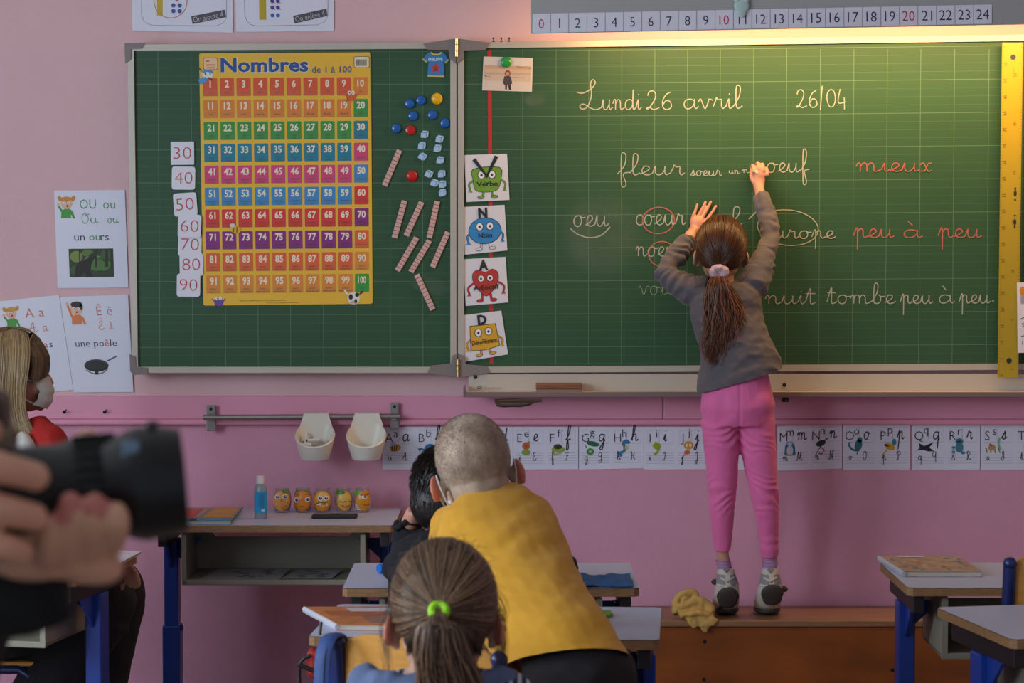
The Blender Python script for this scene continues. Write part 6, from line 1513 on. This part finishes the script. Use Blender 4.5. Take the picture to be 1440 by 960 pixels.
# short dark hair
mh3 = hair_mat('black_hair', '#0b0807', '#251812', .35)
hc = MB(); hc.ell(H3 @ (Vector((0, -.016, .03)) * S3), tuple(q * S3 for q in (.080, .097, .091)), 0, H3.to_3x3(), 28, 18); hc.ell(H3 @ (Vector((0, -.03, -.02)) * S3), tuple(q * S3 for q in (.078, .080, .078)), 0, H3.to_3x3(), 24, 14)
capo = fuse('hair', hc, .004, mat('black_hair_base', '#100b09', .5), dk, 2, cuts=[(H3 @ (Vector((0, .045, 0)) * S3), (H3.to_3x3() @ Vector((0, .93, -.36))).normalized())])
rn = random.Random(12); L3 = []
while len(L3) < 2600:
    d = Vector((rn.gauss(0, 1), rn.gauss(0, 1), rn.gauss(0, 1))).normalized(); p = Vector((d.x * .081, d.y * .098, d.z * .092)) + Vector((0, -.016, .03))
    if p.z < -.02: p = Vector((p.x * 1.12, p.y * 1.02 - .012, p.z * 1.25))
    if (p.y > .03 and p.z < .08) or p.z < -.088 or (p.y > .0 and p.z < -.03): continue
    t = Vector((d.x * .4, -.35 + .3 * d.y, -1)); t = (t - d * t.dot(d) * .93).normalized(); ln = rn.uniform(.016, .03); pts = []
    for i in range(5): u = i / 4; pts.append(H3 @ ((p + t * ln * u + d * (.006 * u * u)) * S3))
    L3.append(pts)
strands('hair_strands', L3, mh3, capo, .0012, .0004)

# ---------------------------------------------------------------- ponytailed girl in the foreground
fg = thing('person', 'girl with a light brown ponytail and lime hair tie seated in front', 'person', (-.10, -3.92, 0))
H4 = head_frame(q5(624, 868, 3.70), yaw=.06, pitch=-.05, roll=.0); S4 = .985
b = MB(); head_shapes(b, H4, S4, ears=1.4)
b.tube([q5(625, 895, 3.71), q5(624, 925, 3.70), q5(622, 955, 3.69)], [.045, .043, .06], 0, 16)
b.tube([q5(622, 950, 3.69), q5(622, 1010, 3.68), q5(622, 1150, 3.66), Vector((-.10, -3.9, .40))], [(.06, .08), (.08, .11), (.08, .11), (.09, .13)], 0, 16)
for sx, q in ((-.245, -1), (.04, 1)): b.tube([Vector((sx * .75 - .02, -3.9, .80)), Vector((sx, -3.86, .62)), Vector((sx + .03, -3.66, .56)), Vector((sx + .05, -3.55, .56))], [.036, .03, .02, .018], 0, 12)
for sx, q in ((-.19, 1), (.09, -1)):
    b.ell((sx, -3.53, .56), (.026, .032, .016), 0)
    for k in range(4): finger(b, [Vector((sx - .016 + .0105 * k, -3.51, .56)), Vector((sx - .017 + .0112 * k, -3.485, .562)), Vector((sx - .017 + .011 * k, -3.468, .552))], .0068)
    finger(b, [Vector((sx + q * .02, -3.53, .56)), Vector((sx + q * .032, -3.51, .558)), Vector((sx + q * .03, -3.495, .552))], .0074)
for sx in (-.17, -.03): b.tube([Vector((sx, -3.9, .43)), Vector((sx, -3.62, .45)), Vector((sx, -3.6, .08))], [.06, .046, .03], 0, 12)
H4i = H4.inverted()
def em(co):
    l = (H4i @ co) / S4
    return 1 if (abs(l.x) > .077 and -.06 < l.z < .03) else 0
fuse('body', b, .0038, [m_skin2, m_ear], fg, 4, matfn=em)
eyes(H4, S4, fg)
mh4 = hair_mat('light_brown_hair', '#281b13', '#735840', .3); mh4b = hair_mat('ponytail_hair', '#281b13', '#94735a', .3)
hc = MB(); hc.ell(H4 @ (Vector((0, -.012, .028)) * S4), tuple(q * S4 for q in (.0765, .0965, .0895)), 0, H4.to_3x3(), 32, 20)
hc.ell(H4 @ (Vector((0, -.035, -.018)) * S4), tuple(q * S4 for q in (.064, .064, .05)), 0, H4.to_3x3(), 24, 14)
capo = fuse('hair', hc, .004, mat('brown_hair_base2', '#33261d', .5), fg, 3, cuts=[(H4 @ (Vector((0, .03, 0)) * S4), (H4.to_3x3() @ Vector((0, .75, -.66))).normalized())])
tie4 = Vector((-.010, -.108, .024))
st = ponytail_strands(H4, S4, tie4, 3000, 21, rxyz=(.079, .099, .092), jitter=.003)
# hair swept up from the nape
rn = random.Random(31)
for k in range(700):
    a = rn.uniform(-1, 1); p0 = Vector((a * .058, -.050 - .038 * math.sqrt(max(0, 1 - a * a)) + .012, -.052 + rn.uniform(-.012, .02) + .012 * abs(a))); p1 = tie4 + Vector((a * .006, .004, -.004)); L = []
    for i in range(9):
        t = i / 8; p = p0.lerp(p1, t); p.y -= .022 * math.sin(t * PI) ; p.x += a * .012 * math.sin(t * PI); L.append(H4 @ (p * S4))
    st.append(L)
strands('hair_strands', st, mh4, capo, .0008, .0005)
strands('hair_streaks', ponytail_strands(H4, S4, tie4, 420, 77, rxyz=(.0802, .1002, .0932), jitter=.003), hair_mat('streak_hair', '#8a6c50', '#b49474', .3), capo, .00075, .0004)
Tw = H4 @ (tie4 * S4); c_ = Tw + Vector((0, -.010, 0))
pth = [Tw, Tw + Vector((.0, -.022, -.003)), Tw + Vector((.0, -.033, -.022)), q5(616, 880, Tw.y + 7.6 - .03), q5(622, 920, Tw.y + 7.6 - .028), q5(634, 965, Tw.y + 7.6 - .022), q5(642, 1010, Tw.y + 7.6 - .02)]
strands('ponytail', tail(pth, [.009, .011, .014, .026, .038, .047, .040], 1300, 8, wave=.004, depth=.5, m=18, frizz=.0022, ends=.85), mh4b, fg, .00095, .0006)
b = MB(); pts = []
for k in range(21): a = 2 * PI * k / 20; pts.append(c_ + Vector((math.cos(a) * .0105, -.006 + .009 * math.sin(a), math.sin(a) * .0085)))
b.tube(pts, .0060, mat('neon_lime', '#9be21c', .6, bump=.3, bscale=400), 10); b.build('hair_tie', fg, smooth=True)
# wisps
rn = random.Random(6); ws = []
for k in range(110):
    s_ = rn.choice((-1, 1, 1)); a = Vector((s_ * rn.uniform(.072, .080), rn.uniform(-.01, .04), rn.uniform(.0, .05))); L = []
    ln = rn.uniform(.05, .13); bend = rn.uniform(.004, .022)
    for i in range(9): t = i / 8; L.append(H4 @ ((a + Vector((s_ * (bend * math.sin(t * 2.6)), -.02 * t, -ln * t))) * S4))
    ws.append(L)
for k in range(70):
    d = Vector((rn.uniform(-1, 1), rn.uniform(-.8, .3), rn.uniform(.2, 1))).normalized(); p = Vector((d.x * .08, d.y * .1, d.z * .093)) + Vector((0, -.012, .028)); t = Vector((rn.gauss(0, 1), rn.gauss(0, 1), rn.gauss(0, 1))); t = (t - d * t.dot(d)).normalized()
    ws.append([H4 @ ((p + t * .008 * i + d * .0026 * i) * S4) for i in range(5)])
strands('loose_hair', ws, mh4, capo, .0004, .0002)
# hooded top: striped sleeves, blue grey hood
def stripe_mat():
    m = bpy.data.materials.new('navy_white_stripes'); m.use_nodes = True; nt = m.node_tree; bs = nt.nodes['Principled BSDF']; bs.inputs['Roughness'].default_value = .85
    tc = nt.nodes.new('ShaderNodeTexCoord'); w_ = nt.nodes.new('ShaderNodeTexWave'); w_.inputs['Scale'].default_value = 24; w_.bands_direction = 'X'
    nt.links.new(tc.outputs['Object'], w_.inputs[0]); r = nt.nodes.new('ShaderNodeValToRGB'); r.color_ramp.interpolation = 'CONSTANT'; r.color_ramp.elements[0].color = lin('#1f2748'); r.color_ramp.elements[1].position = .58; r.color_ramp.elements[1].color = lin('#b8bcc8')
    nt.links.new(w_.outputs[1], r.inputs[0]); nt.links.new(r.outputs[0], bs.inputs['Base Color']); return m
sb = MB(); sb.tube([q5(622, 945, 3.69), q5(622, 952, 3.69), q5(623, 975, 3.69), q5(623, 1020, 3.68), q5(622, 1150, 3.66), Vector((-.10, -3.9, .38))], [(.05, .07), (.062, .118), (.075, .150), (.09, .15), (.095, .14), (.10, .15)], 0, 22)
for sx in (-.26, .055): sb.tube([Vector((-.10 + (sx + .10) * .75, -3.9, .79)), Vector((sx, -3.87, .62)), Vector((sx + .03, -3.68, .56))], [.05, .042, .032], 0, 14)
fuse('striped_top', sb, .006, stripe_mat(), fg, 4, disp=folds(.003, 12, 2))
hd = MB(); m_hood = mat('hood_blue_grey', '#5c6b8e', .9, bump=.35, bscale=350, var=.1, vscale=14)
for k in range(19):
    a = PI * (.02 + .96 * k / 18); x = -math.cos(a); p = q5(613 + x * 100, 966 - 8 * abs(x) ** 3, 3.70 - .06 * math.sin(a) * 1.0); hd.ell(p, (.022 + .006 * math.sin(k * 2.1), .024, .022 + .005 * math.sin(k * 1.7)), 0, None, 12, 8)
hd.ell(q5(615, 1000, 3.60), (.085, .03, .05), 0, None, 20, 12)
fuse('hood', hd, .0045, m_hood, fg, 5, disp=folds(.004, 22, 6))
b = MB()
for sx in (-.17, -.03): b.tube([Vector((sx, -3.92, .43)), Vector((sx, -3.62, .45)), Vector((sx, -3.6, .10))], [.075, .055, .045], 0, 14)
fuse('trousers', b, .007, mat('denim', '#2a3450', .8), fg, 4)
for sx in (-.17, -.03):
    b = MB(); b.tube([Vector((sx, -3.63, .05)), Vector((sx, -3.58, .05)), Vector((sx, -3.48, .032))], [(.046, .034), (.048, .036), (.026, .032)], 0, 12); fuse('shoe', b, .006, m_sh, fg, 3)
# ---------------------------------------------------------------- the blond woman at the left
te = thing('person', 'blond woman in a white face mask and red jacket seated by the left wall posters', 'person', (-1.36, -1.02, 0))
DT = 6.68
def V(x, y, z): return Vector((x * 1.02, y + .13, 1.5 - (1.5 - z) * 1.02))
H5 = head_frame(q5(17, 520, DT), yaw=-1.32, pitch=-.06, roll=.0); S5 = .97
b = MB(); head_shapes(b, H5, S5, ears=.6)
b.tube([q5(8, 545, DT), q5(2, 585, DT), q5(0, 620, DT)], [.052, .052, .08], 0, 16)
b.tube([q5(0, 615, DT), q5(0, 680, DT), q5(-5, 780, DT), V(-1.37, -1.05, .50)], [(.11, .08), (.14, .095), (.12, .09), (.15, .12)], 0, 18)
kn = q5(188, 855, 6.5)
b.tube([q5(45, 618, DT - .02), q5(66, 634, DT - .06), q5(78, 665, DT - .10), V(-1.25, -1.23, .80), V(-1.12, -1.24, .67), V(-1.04, -1.21, .632)], [.04, .042, .038, .034, .027, .023], 0, 12)
b.tube([q5(45, 620, DT + .06), q5(60, 642, DT + .11), V(-1.27, -.93, .80), V(-1.11, -1.01, .66), V(-1.06, -1.08, .635)], [.04, .04, .034, .026, .022], 0, 12)
hx = q5(172, 800, 6.49)
b.tube([V(-1.06, -1.205, .638), q5(160, 792, 6.49), hx], [(.022, .026), (.018, .030), (.015, .036)], 0, 12)
for i, (x0, y0, x1, y1) in enumerate(((165, 802, 172, 827), (172, 803, 183, 824), (178, 801, 191, 826), (183, 797, 196, 822))):
    finger(b, [q5(x0, y0, 6.49), q5((x0 + x1) / 2 + 2, (y0 + y1) / 2 - 3, 6.475), q5(x1, y1, 6.47)], .0078)
finger(b, [q5(160, 800, 6.47), q5(163, 812, 6.45), q5(168, 820, 6.45)], .0085)
for yy, k in ((-1.12, 0), (-.95, 1)): b.tube([V(-1.38, yy, .53), V(-1.09, yy - .05, .54), V(-1.08, yy - .05, .48), V(-1.105 - .12 * (1 - k), yy - .05, .28), V(-1.17 - .18 * (1 - k), yy - .05, .09)], [.07, .045, .038, .035, .03], 0, 14)
fuse('body', b, .0045, [m_skin3, m_ear], te, 4)
eyes(H5, S5, te)
# jacket, top, trousers
m_red = mat('red_jacket', '#a81c18', .85, bump=.3, bscale=250)
b = MB(); b.tube([q5(0, 590, DT), q5(0, 603, DT), q5(2, 640, DT), q5(0, 700, DT), q5(-5, 800, DT), V(-1.37, -1.05, .50)], [(.07, .065), (.14, .085), (.175, .115), (.165, .12), (.145, .115), (.17, .14)], 0, 22)
b.tube([q5(45, 612, DT - .02), q5(66, 628, DT - .06), q5(80, 665, DT - .10), V(-1.25, -1.23, .80), V(-1.12, -1.24, .67), V(-1.06, -1.215, .642)], [.06, .062, .056, .05, .038, .032], 0, 14)
b.tube([q5(45, 612, DT + .06), q5(62, 640, DT + .12), V(-1.27, -.93, .80), V(-1.11, -1.01, .66)], [.06, .056, .046, .036], 0, 14)
fuse('jacket', b, .006, m_red, te, 4, disp=folds(.004, 12, 3))
b = MB(); b.ell(q5(38, 640, DT - .12), (.030, .030, .065), mat('white_top', '#c4c2bc', .8), Matrix.Rotation(-.25, 3, 'Y')); b.build('white_top', te, smooth=True)
b = MB()
for yy, k in ((-1.12, 0), (-.95, 1)): b.tube([V(-1.42, yy + .02, .50), V(-1.25, yy - .02, .51), V(-1.065, yy - .05, .54)], [.15, .135, .088], 0, 18); b.ell(V(-1.065, yy - .05, .54), (.090, .088, .088), 0); b.tube([V(-1.065, yy - .05, .52), V(-1.115 - .12 * (1 - k), yy - .05, .28), V(-1.17 - .18 * (1 - k), yy - .05, .10)], [.088, .082, .075], 0, 16)
b.ell(V(-1.40, -1.04, .52), (.13, .17, .11), 0)
fuse('trousers', b, .007, mat('dark_trousers', '#14151c', .85, bump=.2, bscale=250), te, 5, disp=folds(.005, 10, 3))
for yy in (-1.17, -1.0):
    b = MB(); b.tube([V(-1.13, yy, .05), V(-1.07, yy, .05), Vector((-.93, yy, .03))], [(.05, .038), (.05, .04), (.026, .034)], 0, 12); fuse('shoe', b, .006, m_blk, te, 3)
b = MB(); rp_ = q5(178.5, 806, 6.482); b.tube([rp_ + Vector((math.cos(a) * .009, 0, math.sin(a) * .004)) for a in [k * PI / 6 for k in range(13)]], .0016, m_steel, 6); b.build('finger_ring', te, smooth=True)
# mask
e5 = lambda v: H5 @ (Vector(v) * S5)
b = MB(); n = 18; mm = 12; vs = []; fs = []
for i in range(n + 1):
    u = -1 + 2 * i / n
    for j in range(mm + 1):
        v = -1 + 2 * j / mm; hh = .047 * (1 - .30 * abs(u) ** 1.8)
        y = .062 + .056 * math.sqrt(max(0, 1 - .95 * u * u)) - .016 * max(0, -v) ** 2 - .020 * max(0, v) ** 2 + .0018 * math.sin(v * 9)
        vs.append(e5((u * .062, y, -.058 + v * hh)))
for i in range(n):
    for j in range(mm): a = i * (mm + 1) + j; fs.append((a, a + 1, a + mm + 2, a + mm + 1))
k = len(vs); cen = e5((0, 0, -.05)); vs += [p + (cen - p).normalized() * .0025 for p in vs]; fs += [tuple(q + k for q in f)[::-1] for f in fs]
b.add(vs, fs, mat('mask_cotton', '#c2c4bf', .8, bump=.2, bscale=160)); b.build('face_mask', te, smooth=True)
for q in (-1, 1):
    b = MB(); b.tube([e5((q * .060, .062, -.030)), e5((q * .074, .03, -.018)), e5((q * .080, -.004, .004)), e5((q * .083, -.018, -.01)), e5((q * .080, -.014, -.04)), e5((q * .072, .02, -.07)), e5((q * .058, .062, -.088))], .0022, m_mask, 6); b.build('mask_loop', te, smooth=True)
# long hair with fringe
mh5 = hair_mat('blond_hair', '#57422a', '#b89c6e', .36); mh5b = hair_mat('fringe_hair', '#3e2c1a', '#8a6c44', .38)
hc = MB(); hc.ell(H5 @ (Vector((0, -.012, .028)) * S5), tuple(q * S5 for q in (.080, .099, .092)), 0, H5.to_3x3(), 32, 20)
capo = fuse('hair', hc, .005, mat('blond_hair_base', '#5f472a', .5), te, 2, cuts=[(e5((0, .062, 0)), (H5.to_3x3() @ Vector((0, .86, -.5))).normalized())])
rn = random.Random(17); A = []; B_ = []
for k in range(3200):
    sx = rn.choice((-1, 1)); y0 = rn.uniform(-.10, .032); r = rn.uniform(0, .010)
    if y0 < -.055:
        x1 = sx * rn.uniform(.0, .075); yy = -.108 - r; f = 0
    else:
        f = max(0, y0 - .02) / .05; x1 = sx * (.083 + r - .012 * f * f); yy = min(y0 + rn.uniform(-.01, .01), .066)
    lo = rn.uniform(-.27, -.37); sw = rn.uniform(-.015, .025)
    yt = yy - .035 * f                     # hair from the temple is drawn back past the cheek
    fr = 0 if y0 < -.055 else 1
    L = [Vector((sx * .002, y0 * .8, .120 - y0 * y0 * 5)), Vector((x1 * .55, (y0 + yy) / 2, .104 - y0 * y0 * 3.5)), Vector((x1 * .92, yy, .062 - .01 * f)), Vector((x1 * 1.05, yy - .008 * f, .008)), Vector((x1 * 1.04, yt, -.06)), Vector((x1 * (1.0 + .05 * fr), yt + .010 + sw * .3, -.13)), Vector((x1 * (1.0 + .30 * fr), yt + .035 + sw, -.20)), Vector((x1 * (1.0 + .38 * fr), yt + .055 + sw * 1.6, lo))]
    A.append([H5 @ (p * S5) for p in crom(L, 2)])
for k in range(1500):
    x = rn.uniform(-.078, .078); z1 = .010 + rn.uniform(-.012, .01) - .028 * (abs(x) / .07) ** 2; yb = .092 * math.sqrt(max(.05, 1 - (x / .088) ** 2))
    L = [Vector((x * .25, .0 + rn.uniform(-.02, .02), .119)), Vector((x * .6, .05, .108)), Vector((x * .9, yb - .010, .075)), Vector((x, yb + .004 + rn.uniform(0, .006), .04)), Vector((x * 1.02, yb + .004 + rn.uniform(0, .006), z1))]
    B_.append([H5 @ (p * S5) for p in crom(L, 2)])
strands('hair_strands', A, mh5, te, .0014, .0007); strands('fringe', B_, mh5b, te, .0013, .0006)
# her chair, hidden behind desk and hands but carrying her
ch2 = copy_tree(ch0); ch2.location = (-1.42, -.92, 0); ch2.rotation_euler = (0, 0, -PI / 2); ch2['label'] = 'beech and blue school chair under the blond woman'
ch3 = copy_tree(ch0); ch3.location = (-.10, -3.86, 0); ch3.rotation_euler = (0, 0, 0); ch3['label'] = 'beech and blue school chair under the foreground girl'
st_ = thing('stool', 'small beech stool under the child in black', 'stool', (-.18, -1.98, 0))
b = MB(); b.box((-.32, -2.11, .335), (-.04, -1.85, .35), m_beech, .005); b.build('seat', st_)
for x in (-.29, -.07):
    for y in (-2.08, -1.88): b = MB(); b.tube([(x, y, 0), (x, y, .335)], .012, m_navy, 8); b.build('leg', st_, smooth=True)

# ---------------------------------------------------------------- the photographer at the left edge
DP = 1.75
def q6(x, y, d=DP): return D(x, y, d)
ca = thing('camera', 'black camera with a large lens hood held up in front of the woman', 'camera', q6(100, 700))
ax0 = q6(-60, 702, DP + .02); ax1 = q6(252, 672, DP + .05); axv = (ax1 - ax0).normalized()
Rz = Vector((1, 0, 0)).rotation_difference(axv).to_matrix()
m_cam = mat('camera_black', '#101214', .38, bump=.08, bscale=300); m_hood2 = mat('hood_black', '#0c0e10', .42); m_rub = mat('rubber_grip', '#0a0a0b', .75)
def lp(t, r): return (r, t)
b = MB(); b.lathe([(.0, 0), (.033, 0), (.034, .02), (.0335, .045), (.036, .05), (.036, .085), (.033, .09), (.0, .09)], q6(0, 698), m_cam, 36, 'x', Rz); b.build('lens_barrel', ca, smooth=True)
b = MB()
for k in range(26):
    a = 2 * PI * k / 26; c_ = q6(0, 698) + Rz @ Vector((.0, .0365 * math.cos(a), .0365 * math.sin(a))); d_ = Rz @ Vector((.030, 0, 0)); b.tube([c_ + Rz @ Vector((.053, 0, 0)), c_ + Rz @ Vector((.053, 0, 0)) + d_], .0016, m_rub, 5)
b.build('zoom_ring', ca)
hb_ = q6(158, 684); b = MB(); b.lathe([(.030, -.006), (.032, .0), (.0385, .012), (.0405, .020), (.0395, .034), (.0365, .050), (.0350, .050), (.0375, .034), (.0385, .02), (.031, .002)], hb_, m_hood2, 40, 'x', Rz)
b.box(hb_ + Rz @ Vector((.026, -.008, .036)), hb_ + Rz @ Vector((.037, .008, .043)), m_hood2, .002); b.build('lens_hood', ca, smooth=True)
b = MB(); b.lathe([(.0, .004), (.028, .004), (.030, .006), (.0, .010)], hb_, mat('lens_glass', '#101828', .05, spec=.8), 32, 'x', Rz); b.build('front_lens', ca, smooth=True)
b = MB(); c_ = hb_ + Rz @ Vector((.014, -.028, .025)); b.box(c_ - Vector((.006, .002, .008)), c_ + Vector((.006, .002, .008)), mat('hood_glint', '#6f8ea8', .3), .001); b.build('painted_glint', ca)  # bluish highlight on the hood, put in as a small pale plate
b = MB(); cc = q6(-48, 690, DP + .01)
b.box(cc + Vector((-.028, -.068, -.048)), cc + Vector((.026, .068, .045)), m_cam, .010, seg=3); b.box(cc + Vector((-.026, -.026, .04)), cc + Vector((.030, .026, .072)), m_cam, .010, seg=3); b.build('camera_body', ca, smooth=True)
b = MB(); b.box(cc + Vector((-.030, -.086, -.050)), cc + Vector((.036, -.058, .043)), m_rub, .012, seg=3); b.build('hand_grip', ca, smooth=True)
b = MB(); b.lathe([(.012, 0), (.012, .008), (.0, .009)], cc + Vector((.01, -.07, .045)), m_cam, 16); b.build('shutter_dial', ca, smooth=True)

ph_ = thing('person', 'photographer at the left edge in dark sleeves, both hands round the camera', 'person', (-.62, -5.85, 0))
H6 = head_frame(cc + Vector((-.135, .01, -.005)), yaw=-PI / 2 + .05, pitch=0); S6 = .98
b = MB(); head_shapes(b, H6, S6)
hc_ = H6.translation
b.tube([hc_ + Vector((-.02, 0, -.07)), hc_ + Vector((-.045, 0, -.14)), hc_ + Vector((-.06, 0, -.2))], [.055, .056, .07], 0, 14)
sh = hc_ + Vector((-.07, 0, -.22))
b.tube([sh, sh + Vector((-.02, 0, -.15)), sh + Vector((-.06, 0, -.4)), sh + Vector((-.08, 0, -.5))], [(.13, .08), (.14, .09), (.13, .09), (.14, .10)], 0, 16)
# right hand (nearest the viewer): three fingers laid forward over the grip
rw = q6(-120, 745, DP - .09)
b.tube([sh + Vector((0, -.17, .0)), sh + Vector((-.02, -.26, -.20)), rw + Vector((-.09, -.02, -.05)), rw], [.05, .042, .036, .027], 0, 14)
b.ell(q6(-95, 720, DP - .10), (.040, .016, .042), 0)
for (y0, y1, x1, r) in ((652, 670, 50, .0122), (712, 727, 48, .0120), (768, 777, 30, .0108)):
    finger(b, [q6(-95, (y0 + 720) / 2, DP - .10), q6(-50, y0 - 4, DP - .115), q6(0, (y0 + y1) / 2 - 4, DP - .112), q6(x1, y1, DP - .085)], r)
finger(b, [q6(-90, 650, DP - .09), q6(-60, 612, DP - .08), q6(-15, 606, DP - .05)], .0115)
# left hand cradling the lens from below
lw = q6(30, 800, DP + .015)
b.tube([sh + Vector((0, .17, .0)), sh + Vector((.05, .20, -.22)), lw + Vector((-.14, .07, -.05)), lw + Vector((-.02, .01, -.004))], [.05, .042, .036, .027], 0, 14)
b.ell(q6(85, 774, DP + .004), (.048, .030, .019), 0, Matrix.Rotation(.35, 3, 'Y')); b.ell(q6(135, 748, DP), (.020, .026, .020), 0); b.ell(q6(55, 788, DP - .004), (.035, .026, .016), 0)
for (x0, y0, xm, ym, x1, y1, r) in ((62, 798, 68, 765, 74, 738, .0098), (92, 792, 94, 750, 99, 708, .0104), (124, 778, 129, 742, 134, 710, .0108), (156, 762, 164, 738, 163, 722, .0104)):
    finger(b, [q6(x0, y0, DP - .010), q6(xm, ym, DP - .048), q6(x1, y1, DP - .054 + (.004 if x1 > 150 else 0))], r)
finger(b, [q6(90, 765, DP + .03), q6(110, 690, DP + .058), q6(122, 622, DP + .046)], .0125)
for sx in (-.08, .10): b.tube([sh + Vector((-.08, sx, -.50)), sh + Vector((.08, sx, -.72)), Vector((sh.x - .02, -5.85 + sx, .08))], [.085, .06, .038], 0, 14)
nails = [q6(100, 706, DP - .05), q6(135, 712, DP - .05), q6(92, 722, DP - .05)]
def nm(co): return 1 if min((co - n_).length for n_ in nails) < .013 else 0
fuse('body', b, .0028, [mat('skin_warm', '#e6b092', .48, sss=.12), mat('fingertip_skin', '#cf8074', .45, sss=.15)], ph_, 5, matfn=nm)
eyes(H6, S6, ph_)
m_slv = mat('dark_sleeve', '#101114', .9, bump=.4, bscale=250)
b = MB(); b.tube([sh + Vector((.0, 0, .05)), sh + Vector((0, 0, .0)), sh + Vector((-.02, 0, -.15)), sh + Vector((-.06, 0, -.4)), sh + Vector((-.08, 0, -.52))], [(.07, .07), (.17, .10), (.17, .12), (.15, .12), (.16, .13)], 0, 20)
b.tube([sh + Vector((0, -.15, .0)), sh + Vector((-.02, -.27, -.20)), rw + Vector((-.10, -.02, -.055)), rw + Vector((-.03, 0, -.012))], [.065, .058, .05, .042], 0, 14)
b.tube([sh + Vector((0, .15, .0)), sh + Vector((.05, .21, -.22)), q6(-60, 842, DP + .05), q6(30, 834, DP + .01), q6(72, 830, DP), q6(94, 826, DP)], [.065, .058, .042, .029, .026, .023], 0, 16)
fuse('dark_jumper', b, .006, m_slv, ph_, 4, disp=folds(.004, 14, 5))
b = MB()
for sx in (-.08, .10): b.tube([sh + Vector((-.08, sx, -.48)), sh + Vector((.08, sx, -.72)), Vector((sh.x - .02, -5.85 + sx, .10))], [.105, .08, .055], 0, 14)
fuse('trousers', b, .009, mat('denim', '#2a3450', .8), ph_, 4)
for sx in (-.08, .10):
    b = MB(); b.tube([Vector((sh.x - .05, -5.85 + sx, .05)), Vector((sh.x + .02, -5.85 + sx, .05)), Vector((sh.x + .14, -5.85 + sx, .03))], [(.05, .038), (.05, .04), (.026, .034)], 0, 12); fuse('shoe', b, .007, m_blk, ph_, 3)
hc = MB(); hc.ell(H6 @ (Vector((0, -.014, .03)) * S6), tuple(q * S6 for q in (.081, .100, .093)), 0, H6.to_3x3(), 28, 18)
fuse('hair', hc, .005, mat('dark_hair', '#1c1410', .6, bump=.6, bscale=120), ph_, 2, cuts=[(H6 @ (Vector((0, .04, 0)) * S6), (H6.to_3x3() @ Vector((0, .80, -.6))).normalized())])
